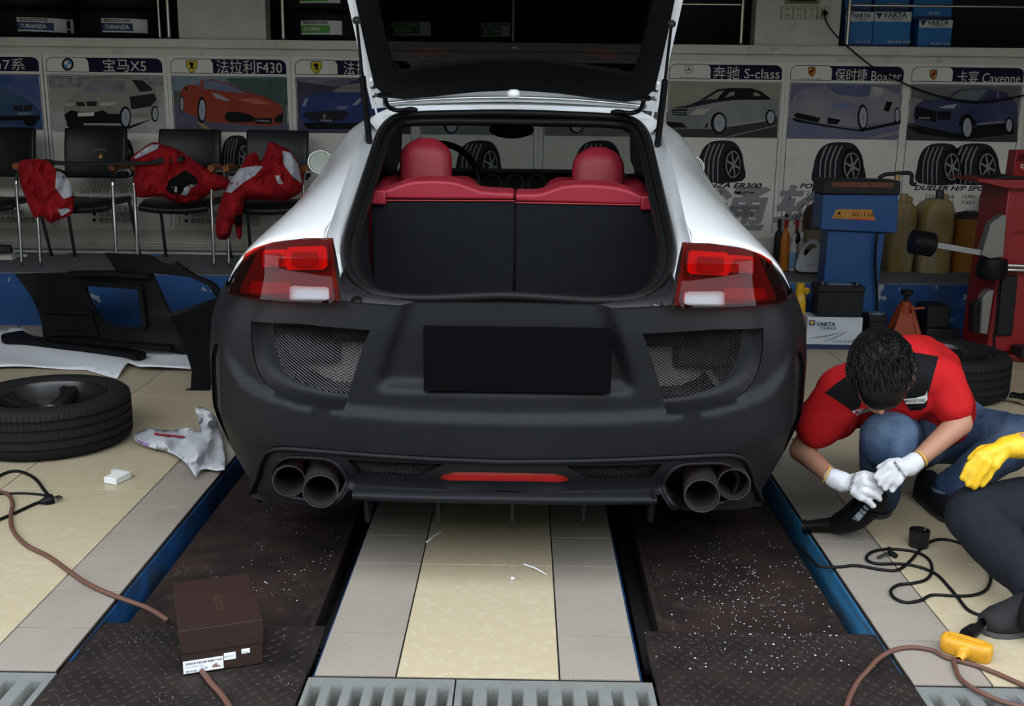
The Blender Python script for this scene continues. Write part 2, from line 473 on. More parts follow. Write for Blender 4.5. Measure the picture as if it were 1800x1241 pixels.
# drain: channel under concrete gratings
M_grate = mat('cast_grate', (.13, .136, .13), .75, n=.5, nscale=14, col2=(.10, .10, .095), bump=.5, bscale=160)
struct(MB().box(-4.6, 4.6, 1.98, Y0, -.3, -.28).box(-4.6, 4.6, 1.97, 1.98, -.3, -.02).box(-4.6, 4.6, Y0 - .001, Y0, -.28, -.02), 'floor_drain', M_dark)
def grating(x0, x1, slots, label):
    y0, y1, zt, zb = 1.985, Y0 - .004, -.004, -.10
    b = MB(); pitch = (x1 - x0) / slots
    sy0, sy1, sw = y0 + .05, y1 - .045, .0115
    for k in range(slots):
        a, c = x0 + k * pitch, x0 + (k + 1) * pitch; m = (a + c) / 2
        inn = [(m + sw * cos(t), sy1 + sw * 1.2 * sin(t)) for t in [pi * i / 8 for i in range(9)]] + \
              [(m - sw * cos(t), sy0 - sw * 1.2 * sin(t)) for t in [pi * i / 8 for i in range(9)]]
        # rim of the cell walked at the same angles
        out = []
        for (x, y) in inn:
            dx, dy = (x - m) / sw, 0
            out.append((c if x > m + 1e-6 else a if x < m - 1e-6 else m, y1 if y >= sy1 + .004 else (y0 if y <= sy0 - .004 else y)))
        out[0] = (c, sy1); out[8] = (a, sy1); out[9] = (a, sy0); out[17] = (c, sy0)
        for i in (1, 2): out[i] = (c, y1) if i == 2 else (c, (sy1 + y1) / 2)
        out[6] = (a, y1); out[7] = (a, (sy1 + y1) / 2); out[3] = ((c + m) / 2, y1); out[5] = ((a + m) / 2, y1); out[4] = (m, y1)
        out[10] = (a, (sy0 + y0) / 2); out[11] = (a, y0); out[12] = ((a + m) / 2, y0); out[13] = (m, y0); out[14] = ((c + m) / 2, y0); out[15] = (c, y0); out[16] = (c, (sy0 + y0) / 2)
        n = 18
        vs = [(x, y, zt) for x, y in out] + [(m + (x - m) * 1.28, y + (.003 if y > 2.2 else -.003), zt) for x, y in inn] + [(x, y, zt - .008) for x, y in inn] + [(x, y, zb) for x, y in inn] + [(x, y, zb) for x, y in out]
        fs = []
        for i in range(n):
            j = (i + 1) % n
            for r in range(4): fs.append((r * n + i, r * n + j, (r + 1) * n + j, (r + 1) * n + i))
            if k in (0, slots - 1) or True: fs.append((4 * n + i, 4 * n + j, j, i))
        b.add(vs, fs)
    o = b.build('drain_grating', M_grate, None, smooth=35)
    return tag(o, label, 'grating', 'concrete gratings over the floor drain')
grating(-.506, -.150, 7, 'concrete drain grating with slots between the lift runways, beside the brown shoe box')
grating(-.146, .328, 8, 'longer concrete drain grating with slots beside the speckled runway plate')
grating(-1.62, -1.12, 8, 'concrete drain grating at the foot of the tiles where the brown cord crosses')
grating(.962, 1.46, 8, 'concrete drain grating beside the yellow socket block')

# lift runways
M_deck = mat('rusty_deck', (.0105, .0072, .0064), .65, n=.7, nscale=5, col2=(.026, .0165, .013), spec=.12, bump=.25, bscale=40, rvar=.15,
             extra=both(second_noise((.04, .029, .024), 16, .5, .56, .72), specks((.5, .48, .46), 150, .17, .8)))
M_lug = mat('checker_plate', (.012, .0092, .0088), .5, spec=.14, n=.6, nscale=10, col2=(.026, .019, .016), bump=.3, bscale=70, extra=specks((.45, .43, .42), 120, .16, .8))
M_steel = mat('dark_steel', (.05, .05, .052), .4, metal=.6)
M_rubp = mat('pad_rubber', (.01, .01, .01), .8, spec=.1)
def runway(x0, x1, f0, f1, label):
    t = thing('lift_runway', label, 'car lift', ((x0 + x1) / 2, 4.2, -.28), 'lift runways in the floor')
    bbuild(x0, x1, 2.60, 6.12, -.12, -.052, 'deck', M_deck, t, .004)
    side = 1 if x0 < 0 else -1
    xi = x1 if x0 < 0 else x0
    q = MB().box(min(xi, xi + side * .018), max(xi, xi + side * .018), 2.68, 6.12, -.13, -.04)
    q.build('edge_rail', M_deck, t, smooth=30, bevel=.003)
    MB().box(x0 + .08, x1 - .08, 3.0, 5.8, -.28, -.12).build('scissor_base', M_steel, t, smooth=30)
    for j, (ya, yb, zt) in enumerate(((2.415, 2.66, -.010), (1.86, 2.43, .0015))):
        o = MB().box(f0, f1, ya, yb, zt - .01, zt).build('ramp_plate', M_lug, t, smooth=30, bevel=.002)
        lg = MB(); n = 0
        y = ya + .015
        while y < yb - .012:
            x = f0 + .02 + (.017 if n % 2 else 0)
            while x < f1 - .018:
                a = (pi / 4 if (int(round((x - f0) / .034)) + n) % 2 else -pi / 4) + random.uniform(-.1, .1)
                c, s = cos(a), sin(a); L, W, hh = .0125, .0042, .0028
                lg.add([(x + c * u - s * v, y + s * u + c * v, zt + z) for u, v, z in ((-L, 0, 0), (0, -W, 0), (L, 0, 0), (0, W, 0), (-L * .4, 0, hh), (L * .4, 0, hh))],
                       [(0, 1, 4), (1, 5, 4), (1, 2, 5), (2, 3, 5), (3, 4, 5), (3, 0, 4)])
                x += .034
            y += .021; n += 1
        lo = lg.build('tread_lugs', M_lug, o, smooth=0, fix=False); lo['kind'] = 'stuff'
    for yy in (3.75, 5.5):
        tag(MB().box((x0 + x1) / 2 - .06, (x0 + x1) / 2 + .06, yy, yy + .14, -.051, .268).build('lift_block', M_rubp, None, smooth=30, bevel=.004), 'black rubber lift block under the coupe\'s %s on the %s runway' % ('boot' if yy < 5 else 'bonnet', 'shoe box' if x0 < 0 else 'speckled'), 'lift block', 'lift blocks under the car')
    for yy in (2.72, 3.6): MB().lathe([(0, 0), (.017, 0), (.017, .012), (.009, .014), (.009, .026), (0, .026)], 6, (xi + side * .035, yy, -.13)).build('bolt', M_steel, t, smooth=30)
    MB().box(min(xi, xi + side * .06), max(xi, xi + side * .06), 2.66, 3.7, -.14, -.13).build('bolt_flange', M_steel, t, smooth=30)
    return t
runway(-1.078, -.575, -1.112, -.512, 'rusty brown lift runway in the floor, with the brown shoe box on its plate')
runway(.405, .912, .335, .955, 'rusty brown lift runway in the floor, speckled with white bits, beside the crouching man')
# ------------------------------------------------------------------ the car
XC = -.042
M_white = mat('white_paint', (.84, .86, .88), .28, coat=1.)
M_bump = mat('black_primer', (.0052, .0056, .0069), .42, n=.25, nscale=7, col2=(.009, .0095, .0112), spec=.13, rvar=.06)
M_trim = mat('black_plastic', (.008, .008, .009), .5, spec=.25, bump=.15, bscale=300)
M_rub = mat('black_rubber', (.005, .005, .0056), .42, spec=.12)
M_red = mat('red_leather', (.24, .012, .024), .42, bump=.2, bscale=500, n=.3, nscale=12, col2=(.16, .008, .018))
M_carp = mat('boot_carpet', (.0065, .0072, .009), .95, spec=.08, n=.5, nscale=400, col2=(.011, .012, .014), bump=.3, bscale=500)
M_mesh = mat('mesh_wire', (.03, .03, .032), .3, metal=.6)
M_pipe = mat('exhaust_metal', (.10, .095, .09), .38, metal=.85, n=.6, nscale=18, col2=(.05, .045, .04))
M_soot = mat('soot', (.012, .012, .012), .8)
M_chrome = mat('chrome', (.62, .62, .62), .12, metal=1.)
M_lens = glass('red_lens', (.72, .03, .015), refl=.012)
M_lensd = mat('lamp_red', (.55, .016, .006), .25, spec=.6, bump=.4, bscale=260)
M_lens2 = mat('lamp_red_inner', (.24, .006, .003), .25, bump=.4, bscale=260)
M_lampd = mat('lamp_dark', (.06, .008, .005), .3)
M_clear = mat('lamp_clear', (.17, .17, .185), .25, metal=.0, bump=.4, bscale=260)
M_amber = mat('lamp_amber', (.16, .03, .006), .25, bump=.5, bscale=180)
M_wind = glass('windscreen_glass', (.50, .53, .52))
M_hatchg = glass('tinted_hatch_glass', (.10, .10, .105))

car = thing('sports_coupe', 'white sports coupe with raised tailgate, matte black rear bumper and quad exhausts', 'car', (XC, 4.6, -.05))

half = [(0, 2.85), (.2, 2.855), (.4, 2.876), (.56, 2.91), (.70, 2.965), (.80, 3.035), (.87, 3.125), (.915, 3.23), (.94, 3.35), (.945, 3.52)]
hc = catmull([(a, b, 0) for a, b in half], 8)
S_ = [0.]
for a, b in zip(hc, hc[1:]): S_.append(S_[-1] + (b - a).length)
SMAX = S_[-1]
hu = np.array([p.x for p in hc]); hY = np.array([p.y for p in hc]); sA = np.array(S_)
KT = [(.20, .89), (.26, .925), (.34, .97), (.45, 1.), (.6, 1.), (.70, .99), (.78, .965), (.84, .94)]
def kz(z): return lerp_tab(KT, z)
def uY(s):
    a = abs(s); return float(np.interp(a, sA, hu)), float(np.interp(a, sA, hY))
def base(s, z, dy=0., dn=0.):
    u, Y = uY(s)
    e = .004; u2, Y2 = uY(abs(s) + e); u1, Y1 = uY(max(0, abs(s) - e)); t = Vector((u2 - u1, Y2 - Y1)); t.normalize()
    x = kz(z) * u - t.y * -1 * dn * 0
    sg = 1 if s >= 0 else -1
    # outward normal of the plan curve is (t.y, -t.x)
    return Vector((XC + sg * (kz(z) * u - t.y * dn), Y + t.x * dn + dy, z))
def S(px, py, off=0.):
    """photo pixel -> (s, z) on the wrapped bumper surface"""
    Y = 2.95
    for _ in range(30):
        q = P(px, py, Y); u = min(abs(q.x - XC) / kz(q.z), .944)
        Y = .5 * Y + .5 * (float(np.interp(u, hu, hY)) + off)
    q = P(px, py, Y); u = min(abs(q.x - XC) / kz(q.z), .944)
    s = float(np.interp(u, hu, sA))
    return (s if q.x >= XC else -s, q.z)
def SL(pts): return [S(*p) for p in pts]
def mir(pts): return [(-a, b) for a, b in pts][::-1]
def both_sides(pts_left): return [pts_left, mir(pts_left)]
def c2(pts, sub=5, closed=True): return [(p.x, p.y) for p in catmull([(a, b, 0) for a, b in pts], sub, closed)]
def c2o(pts, sub=5): return c2(pts, sub, False)

zr_tab = [(0, .512), (.3, .514), (.5, .520), (.66, .535), (.78, .565), (.86, .62), (.92, .70)]
def feat(s, z):
    u = abs(s); dn = 0.
    zr = lerp_tab(zr_tab, u)
    f = 1 - sstep(.78, .93, u)
    dn += .022 * sstep(zr - .004, zr + .013, z) * f             # the shelf line below the grilles
    # number plate recess
    eu = .385 - .28 * (max(.56, min(.82, z)) - .57)
    dn += .036 * sstep(0, .045, eu - u) * sstep(.575, .615, z)
    dn += .012 * sstep(.73, .84, z)
    # soft swage above the diffuser
    dn += .010 * sstep(.42, .34, z)
    return dn
def bump_pt(s, z): return base(s, z, dn=feat(s, z))

# outline, left half in photo pixels; the other half mirrors it
top_l = SL([(905, 541), (800, 541), (716, 541), (697, 543), (640, 539), (592, 535), (520, 531), (450, 525), (412, 519)])
zt = top_l[-1][1]
side_l = [(-SMAX * .93, zt - .005), (-SMAX, .74), (-SMAX, .60), (-SMAX, .45), (-SMAX * .985, .36), (-SMAX * .95, .285)]
low_l = SL([(412, 872), (431, 883), (437, 874)])
arch_l = c2o(SL([(437, 874), (447, 842), (456, 812), (466, 793), (482, 785), (510, 784), (560, 788)]), 4) + SL([(662, 796), (760, 802), (905, 807)])
left = top_l + side_l + low_l + arch_l[1:]
left[0] = (0, left[0][1]); left[-1] = (0, left[-1][1])
outl = left[:-1] + [(-a, b) for a, b in left[:0:-1]]
gr_out = SL([(646, 583), (601, 722)]) + c2o(SL([(601, 722), (560, 715), (523, 708), (490, 698), (464, 683), (449, 664), (440, 646), (434, 622), (431, 598), (431, 567)]), 3)[1:] + SL([(520, 572)])
SV = float(np.interp(.845, hu, sA))
vent = c2([(-SV - .005, .640), (-SV - .055, .655), (-SV - .10, .60), (-SV - .115, .50), (-SV - .105, .40), (-SV - .07, .345), (-SV - .03, .375), (-SV - .012, .47)], 4)
bumper = sheet(outl, both_sides(gr_out) + both_sides(vent), .0145, bump_pt, flange=(0, .022, 0)).build('rear_bumper', M_bump, car, smooth=50)

def point_in(poly): 
    return lambda a, b: bool(inside(poly, np.array([a]), np.array([b]))[0])
def lattice(poly, fn, du, dv, r, name, m, parent, n=4):
    """expanded metal mesh: two families of wires clipped to an outline"""
    b = MB(); xs = [p[0] for p in poly]; zs = [p[1] for p in poly]
    x0, x1, z0, z1 = min(xs), max(xs), min(zs), max(zs); sl = dv / du
    for sg in (1, -1):
        c = z0 - sl * (x1 - x0) - dv
        while c < z1 + sl * (x1 - x0) + dv:
            X = np.arange(x0, x1 + .004, .004)
            Z = c + sg * sl * (X - x0)
            ok = inside(poly, X, Z); run = []
            for i in range(len(X)):
                if ok[i]: run.append((X[i], Z[i]))
                if (not ok[i] or i == len(X) - 1) and run:
                    if len(run) > 1:
                        st = run[::5] + ([run[-1]] if (len(run) - 1) % 5 else [])
                        b.tube([fn(float(a), float(q)) + Vector((0, .0012 * sg, 0)) for a, q in st], r, n, caps=False)
                    run = []
            c += dv
    o = b.build(name, m, parent, smooth=0, fix=False); return o

gr_in = SL([(645, 584), (608, 704)]) + c2o(SL([(608, 704), (558, 699), (516, 685), (475, 662), (460, 630), (450, 596), (447, 569)]), 3)[1:]
def band(a, b, n, f0, f1, close=False):
    """ruled strip between two outlines resampled to the same count"""
    def rs(pl):
        pl = [Vector((p[0], p[1])) for p in pl]; L = [0]
        for p, q in zip(pl, pl[1:]): L.append(L[-1] + (q - p).length)
        o = []
        for k in range(n + 1):
            t = L[-1] * k / n
            i = max(j for j in range(len(L)) if L[j] <= t + 1e-9); i = min(i, len(pl) - 2)
            d = L[i + 1] - L[i]; o.append(pl[i] + (pl[i + 1] - pl[i]) * ((t - L[i]) / d if d else 0))
        return o
    A, B = rs(a), rs(b); m = MB(); rowsl = []
    for k in range(7):
        t = k / 6
        rowsl.append([f0(p.x, p.y).lerp(f1(q.x, q.y), t) + Vector((0, .012 * sin(pi * t), 0)) for p, q in zip(A, B)])
    return m.grid(rowsl)
deep = lambda d: (lambda s, z: base(s, z, dn=feat(s, z) + d))
for side in (1, -1):
    mi = (lambda q: q) if side == 1 else (lambda q: [(-a, b) for a, b in q])
    A = mi(gr_out[1:-1]); B = mi(gr_in[1:])
    band(A, B, 40, deep(.004), deep(.048)).build('scoop_wall', M_bump, bumper, smooth=60)
    tp = mi([gr_out[-2], gr_out[-1], gr_out[0], gr_out[1]])
    band(tp, mi([gr_in[-1], ((gr_in[-1][0] + gr_in[0][0]) / 2, (gr_in[-1][1] + gr_in[0][1]) / 2), gr_in[0], gr_in[1]]), 24, deep(.004), deep(.048)).build('scoop_rim', M_bump, bumper, smooth=60)
    lattice(mi(gr_in), deep(.047), .0155, .0088, .0014, 'mesh_grille', M_mesh, bumper)
    lattice(mi(vent), deep(.014), .014, .011, .0014, 'side_vent_mesh', M_mesh, bumper)
    sheet(mi(vent), [], .03, deep(.026)).build('vent_backing', M_trim, bumper, smooth=60)
    # what shows behind the wide grille
    g = mi(gr_in)
    sheet([(a * 1.0, b) for a, b in g], [], .03, lambda s, z: base(s, z, dn=.17)).build('body_panel', mat('grey_body_panel', (.34, .32, .29), .6, n=.4, nscale=6, col2=(.18, .17, .16)), bumper, smooth=60)
    xx = base(side * -.62, .68, dn=.125)
    MB().box(xx.x - .085, xx.x + .085, xx.y, xx.y + .05, .615, .74).build('crash_foam', M_trim, bumper, smooth=30, bevel=.02)
    xx = base(side * -.52, .55, dn=.12)
    MB().box(xx.x - .14, xx.x + .14, xx.y - .02, xx.y + .05, .52, .565).build('bracket', M_trim, bumper, smooth=30, bevel=.01)

# number plate, blank
pa, pb = P(744, 573, 2.868), P(1073, 692, 2.868)
MB().box(pa.x, pb.x, 2.866, 2.878, pb.z, pa.z).build('number_plate', mat('blank_plate', (.003, .0027, .0034), .85, spec=.0), bumper, smooth=30, bevel=.002)
MB().box(pa.x + .02, pb.x - .02, 2.878, 2.905, pb.z + .02, pa.z - .02).build('plate_bracket', M_trim, bumper, smooth=30)

# diffuser with exhaust cut-outs
def dfeat(s, z):
    u = abs(s); dn = .006
    zl = .272
    dn -= .030 * sstep(zl + .035, zl, z) * (1 - sstep(.50, .56, u)) * (1 - .0 * u)      # lower lip stands out
    dn += .020 * sstep(.375, .30, z) * (1 - sstep(.47, .52, u)) * sstep(zl - .0, zl + .035, z)
    return dn
dif_pt = lambda s, z: base(s, z, dn=dfeat(s, z))
d_top = c2o(SL([(437, 876), (447, 843), (456, 813), (466, 794), (482, 786), (510, 785), (560, 789)]), 4) + SL([(662, 797), (760, 803), (905, 808)])
d_bot = SL([(905, 868), (760, 868), (640, 866), (612, 862)]) + c2o(SL([(612, 862), (604, 876), (592, 886), (568, 890), (540, 889), (500, 886), (455, 880), (437, 876)]), 3)[1:-1]
dl = d_top + d_bot
i0 = len(d_top) - 1
seq = d_bot[1:] + d_top            # left chain from bottom centre to top centre
seq = [(0, d_bot[0][1])] + seq[:-1] + [(0, d_top[-1][1])]
dout = seq + [(-a, b) for a, b in seq[-2:0:-1]]
ex_hole = c2(SL([(478, 838), (486, 815), (506, 805), (545, 806), (578, 810), (597, 826), (604, 850), (598, 872), (575, 884), (530, 879), (494, 868)]), 4)
m_hole = SL([(610, 809), (779, 817), (735, 841), (628, 838)])
m_hole = [m_hole[0], m_hole[1], m_hole[2], m_hole[3]]
lamp_h = SL([(771, 846), (778, 837), (796, 832), (850, 832), (900, 832)])
lamp_b = SL([(900, 850), (840, 850), (790, 850)])
lampl = lamp_h[:-1] + [(-a, b) for a, b in lamp_h[-2::-1]] + [(-a, b) for a, b in lamp_b[:0:-1]] + lamp_b[1:]
ll = lamp_h[:-1]; lr = [(-a, b) for a, b in ll[::-1]]
lb = lamp_b[1:]; lbr = [(-a, b) for a, b in lb[::-1]]
lampl = ll + lr + [(lbr_) for lbr_ in lbr[::-1]][::-1][::-1] + lb
lampl = ll + lr + [(-a, b) for a, b in lb[::-1]] + lb
diff = sheet(dout, both_sides(ex_hole) + both_sides(m_hole) + [lampl], .0125, dif_pt, flange=(0, .03, 0)).build('diffuser', M_bump, car, smooth=50)
for side in (1, -1):
    mi = (lambda q: q) if side == 1 else (lambda q: [(-a, b) for a, b in q])
    lattice(mi(m_hole), lambda s, z: base(s, z, dn=dfeat(s, z) + .024), .013, .0075, .0015, 'mesh_grille', M_mesh, diff)
    hp = mi(ex_hole)
    MB().grid([[dif_pt(a, b) for a, b in hp], [dif_pt(a, b) + Vector((0, .10, .01)) for a, b in hp]], closed=True).build('exhaust_shroud', M_bump, diff, smooth=60)
    sheet(mi(m_hole), [], .03, lambda s, z: base(s, z, dn=.10)).build('back_panel', M_trim, diff, smooth=60)
sheet(lampl, [], .012, lambda s, z: base(s, z, dn=dfeat(s, z) + .006)).build('fog_lamp', mat('fog_lens', (.30, .012, .010), .22, spec=.6, n=.4, nscale=90, col2=(.16, .006, .006), stretch=(1, 1, .2)), diff, smooth=60)
for side in (1, -1):
    mi = (lambda q: q) if side == 1 else (lambda q: [(-a, b) for a, b in q])
    MB().tube([base(a, b, dn=dfeat(a, b) - .001) for a, b in mi(ex_hole)], .006, 8, closed=True).build('exhaust_bezel', M_bump, diff, smooth=179)
ch = [base(a, b - .007, dn=-.002) for a, b in d_top[2:]]
ch[-1].x = XC; chf = ch + [mirx0 for mirx0 in [Vector((2 * XC - p.x, p.y, p.z)) for p in ch[-2::-1]]]
MB().tube(chf, .0075, 8).build('upper_ridge', M_bump, diff, smooth=179)
# smooth lower lip and fins
lip = [base(s, .284, dn=-.012) for s in np.linspace(-.455, .455, 41)]
rows_ = []
for dy, dz in ((.02, .020), (-.004, .014), (-.010, .004), (-.006, -.006), (.02, -.016), (.10, -.02)):
    rows_.append([p + Vector((0, dy, dz - .008 * (abs(i - 20) / 20) ** 2)) for i, p in enumerate(lip)])
MB().grid(rows_).build('lip', M_bump, diff, smooth=70)
for px in (645, 771, 901, 1027, 1146):
    a = P(px, 872, 2.90); b = P(px, 909, 2.94)
    th = .0055
    pr = [(a.x, 2.86, a.z + .02), (a.x, 2.885, b.z + .02), (a.x, 2.90, b.z), (a.x, 2.93, b.z - .004), (a.x, 2.97, b.z + .01), (a.x, 3.10, a.z + .02)]
    MB().prism([(x - th, y, z) for x, y, z in pr], (2 * th, 0, 0)).build('fin', M_bump, diff, smooth=30, bevel=.002)

# exhaust tips
def tip(px, py, rpx, Y, yaw, pit):
    c = P(px, py, Y); r = rpx * Y * 1.03 / FPX
    ax = Vector((yaw, 1, pit)).normalized()
    o = MB().lathe([(r * .90, .20), (r * .90, .004), (r * .93, 0), (r, 0), (r * 1.02, .006), (r * 1.02, .02), (r, .03), (r, .22)], 40, c, ax).build('exhaust_tip', M_pipe, car, smooth=40)
    MB().lathe([(r * .885, .006), (r * .885, .19), (0, .19)], 32, c, ax).build('bore', M_soot, o, smooth=40)
for a in ((508, 846, 30, 2.95), (563, 864, 32, 2.865)): tip(*a, -.10, .03)
for a in ((1290, 852, 30, 2.95), (1234, 872, 32, 2.865)): tip(*a, .10, .03)

# tail lamps
def lamp_pt(dn): return lambda s, z: base(s, z, dn=dn - .012 * sstep(.93, .80, z) + .018 * sstep(.80, .95, z))
tl = [S(*p) for p in [(572, 422), (578, 472), (592, 532), (522, 529), (449, 523), (409, 515)]] 
tl_out = [S(*p) for p in [(409, 503), (414, 478), (423, 447), (440, 437), (470, 428), (520, 422)]]
tl_poly = tl + tl_out
def shrink(poly, k):
    cx = sum(p[0] for p in poly) / len(poly); cz = sum(p[1] for p in poly) / len(poly)
    return [(cx + (a - cx) * k, cz + (b - cz) * k) for a, b in poly]
def rpoly(px0, px1, py0, py1, sk=0.):
    q = [(px0, py0), (px1, py0 - sk), (px1 + 3, py1 - sk * .3), (px0 + 2, py1)]
    c = SL(q); out = []
    for i in range(4):
        p, a, b = c[i - 1], c[i], c[(i + 1) % 4]
        out += [(a[0] + (p[0] - a[0]) * .08, a[1] + (p[1] - a[1]) * .12), (a[0] + (b[0] - a[0]) * .08, a[1] + (b[1] - a[1]) * .12)]
    return out
for side in (1, -1):
    mi = (lambda q: q) if side == 1 else (lambda q: [(-a, b) for a, b in q])
    rev = rpoly(509, 578, 502, 526, -2)
    L = sheet(mi(tl_poly), [mi(rev)], .014, lamp_pt(-.004), flange=(0, .012, 0)).build('tail_lamp', M_lens, car, smooth=60)
    sheet(mi(rev), [], .014, lamp_pt(-.003)).build('clear_lens', glass('clear_lens', (.9, .9, .92)), L, smooth=60)
    sheet(mi(tl_poly), [], .02, lamp_pt(.034)).build('housing', M_lampd, L, smooth=60)
    for q, d, m, nm in ((rpoly(442, 487, 443, 472, 2), .022, M_lensd, 'brake_lamp'), (rpoly(489, 563, 438, 477, 3), .016, M_lensd, 'brake_lamp'),
                        (rpoly(449, 482, 449, 467, 1), .006, M_lens2, 'reflector'), (rpoly(504, 550, 446, 470, 1), .002, M_lens2, 'reflector'),
                        (rpoly(508, 577, 503, 525, -2), .012, M_clear, 'reversing_lamp'), (rpoly(425, 500, 496, 517, -3), .03, M_amber, 'indicator')):
        sheet(mi(q), [], .012, lamp_pt(d), flange=(0, .02, 0)).build(nm, m, L, smooth=40)
    # black edge strip beside the lamp
    inn = mi([S(*p) for p in [(573, 422), (579, 472), (593, 533), (598, 533), (588, 480), (577, 430)]])
    sheet(inn, [], .02, lamp_pt(.02)).build('lamp_gasket', M_rub, L, smooth=40)

# body side: a surface swept from the tail lamp forward over the haunch to the roof
shut = [(569, 421, 3.02), (582, 392, 3.17), (594, 352, 3.40), (612, 300, 3.75), (632, 252, 4.15), (650, 214, 4.52)]
limb = [(423, 447, 3.22), (438, 428, 3.38), (470, 404, 3.62), (512, 371, 3.95), (548, 330, 4.30), (580, 268, 4.60)]
SHUT = [P(*p) for p in shut]; LIMB = [P(*p) for p in limb]
SHUT.append(P(664, 196, 4.72)); LIMB.append(P(606, 228, 4.85))
SHUT.append(Vector((XC - .56, 5.05, 1.335))); LIMB.append(Vector((XC - .66, 5.05, 1.235)))
SHUT.append(Vector((XC - .57, 5.35, 1.30))); LIMB.append(Vector((XC - .70, 5.35, 1.16)))
SHUT.append(Vector((XC - .62, 5.75, 1.10))); LIMB.append(Vector((XC - .74, 5.78, 1.03)))
SHUT.append(Vector((XC - .66, 6.05, .97))); LIMB.append(Vector((XC - .78, 6.05, .93)))
SHUT.append(Vector((XC - .62, 6.35, .86))); LIMB.append(Vector((XC - .78, 6.30, .82)))
SHUT.append(Vector((XC - .50, 6.52, .74))); LIMB.append(Vector((XC - .66, 6.50, .70)))
wide = [.91, .93, .945, .94, .925, .915, .91, .91, .91, .915, .915, .89, .74]
yoff = [3.40, 3.48, 3.66, 3.97, 4.30, 4.60, 4.85, 5.05, 5.35, 5.75, 6.05, 6.28, 6.46]
rowsb = []
for i, (a, b) in enumerate(zip(SHUT, LIMB)):
    t1 = a.lerp(b, .33); t2 = a.lerp(b, .68)
    bul = [.028, .03, .035, .03, .018, .012, .012, .012, .01, .012, .02, .02, .02][i]
    t1.z += bul * .8; t2.z += bul
    W = wide[i]; Y = yoff[i]; u = abs(b.x - XC)
    zb = b.z
    c = Vector((XC - (u * .45 + W * .55), (b.y + Y) / 2, max(.74, zb - .075)))
    if zb > 1.0: c = Vector((XC - (u * .35 + W * .65), Y, .97))
    d = Vector((XC - W, Y, .76)); e = Vector((XC - W * .99, Y, .55)); f = Vector((XC - W * .95, Y, .24))
    rowsb.append([a, t1, t2, b, c, d, e, f])
rowsb.insert(0, [v + Vector((0, .05, -.02)) if k < 4 else v + Vector((0, 0, -.002)) for k, v in enumerate(rowsb[0])])
def mirx(v): return Vector((2 * XC - v.x, v.y, v.z))
for side in (1, -1):
    rr = [[v if side == 1 else mirx(v) for v in r] for r in rowsb]
    MB().grid(rr).build('body_side', M_white, car, smooth=179, subsurf=2)
# gutter between shut line and seal
seal_px = [(905, 528, 2.98), (800, 527, 2.98), (727, 526, 2.985), (669, 520, 3.0), (634, 504, 3.03), (614, 478, 3.08), (608, 445, 3.16), (613, 408, 3.28),
           (630, 352, 3.55), (655, 275, 4.02), (670, 232, 4.32), (690, 210, 4.50), (720, 203, 4.56), (800, 200, 4.58), (905, 199, 4.59)]
SEAL = [P(*p) for p in seal_px]
SEAL[0].x = XC; SEAL[-1].x = XC
gut = [SEAL[4]] + SEAL[6:12]; gs = [SHUT[0] + Vector((.0, .0, -.11)), SHUT[0], SHUT[1].lerp(SHUT[2], .25), SHUT[2].lerp(SHUT[3], .2), SHUT[3].lerp(SHUT[4], .55), SHUT[4].lerp(SHUT[5], .5), SHUT[5]]
gs[0] = P(598, 520, 2.975)
ga = catmull(gs, 6); gb = catmull(gut, 6)
for side in (1, -1):
    rws = []
    for t, dz in ((0, 0), (.04, -.012), (.12, -.026), (.5, -.034), (.88, -.028), (1., -.012)):
        rws.append([(a.lerp(b, t) + Vector((0, .012 * (t > 0), dz))) if side == 1 else mirx(a.lerp(b, t) + Vector((0, .012 * (t > 0), dz))) for a, b in zip(ga, gb)])
    MB().grid(rws).build('hatch_gutter', M_white, car, smooth=70)
# roof rear edge (white) and roof skin
def mirrored_chain(pts): return pts + [mirx(p) for p in pts[-2::-1]]
rf_edge = mirrored_chain([SHUT[5], P(690, 192, 4.62), P(800, 186, 4.66), Vector((XC, 4.67, P(905, 185, 4.67).z))])
def roofrow(Y, w, zc, ze): return [Vector((XC - w + 2 * w * k / 12, Y, ze + (zc - ze) * (1 - ((k - 6) / 6) ** 2))) for k in range(13)]
re = catmull(rf_edge, 2)
sealtop = mirrored_chain([SEAL[10], SEAL[11], SEAL[12], SEAL[13], SEAL[14]])
def match(pl, n):
    L = [0]
    for p, q in zip(pl, pl[1:]): L.append(L[-1] + (q - p).length)
    o = []
    for k in range(n):
        t = L[-1] * k / (n - 1); i = min(max(j for j in range(len(L)) if L[j] <= t + 1e-9), len(pl) - 2)
        o.append(pl[i].lerp(pl[i + 1], (t - L[i]) / (L[i + 1] - L[i])))
    return o
A = match(catmull(sealtop, 4), 25); B = match(re, 25)
MB().grid([A, [a.lerp(b, .5) + Vector((0, 0, -.008)) for a, b in zip(A, B)], B, [b + Vector((0, .03, .012)) for b in B]]).build('roof_frame', M_white, car, smooth=70)
rfrows = [match([b + Vector((0, .03, .012)) for b in B], 13), roofrow(4.95, .555, 1.372, 1.335), roofrow(5.2, .565, 1.36, 1.318), roofrow(5.36, .57, 1.335, 1.30)]
MB().grid(rfrows).build('roof', M_white, car, smooth=179, subsurf=1)
wrows = [roofrow(5.36, .57, 1.335, 1.30), roofrow(5.55, .59, 1.235, 1.19), roofrow(5.72, .62, 1.135, 1.10), roofrow(5.95, .66, .99, .99)]
MB().grid(wrows).build('windscreen', M_wind, car, smooth=179)
hrows = [roofrow(5.95, .66, .99, .985), roofrow(6.1, .67, .965, .95), roofrow(6.35, .62, .89, .86), roofrow(6.52, .5, .76, .74), roofrow(6.54, .5, .5, .5), roofrow(6.5, .5, .26, .26)]
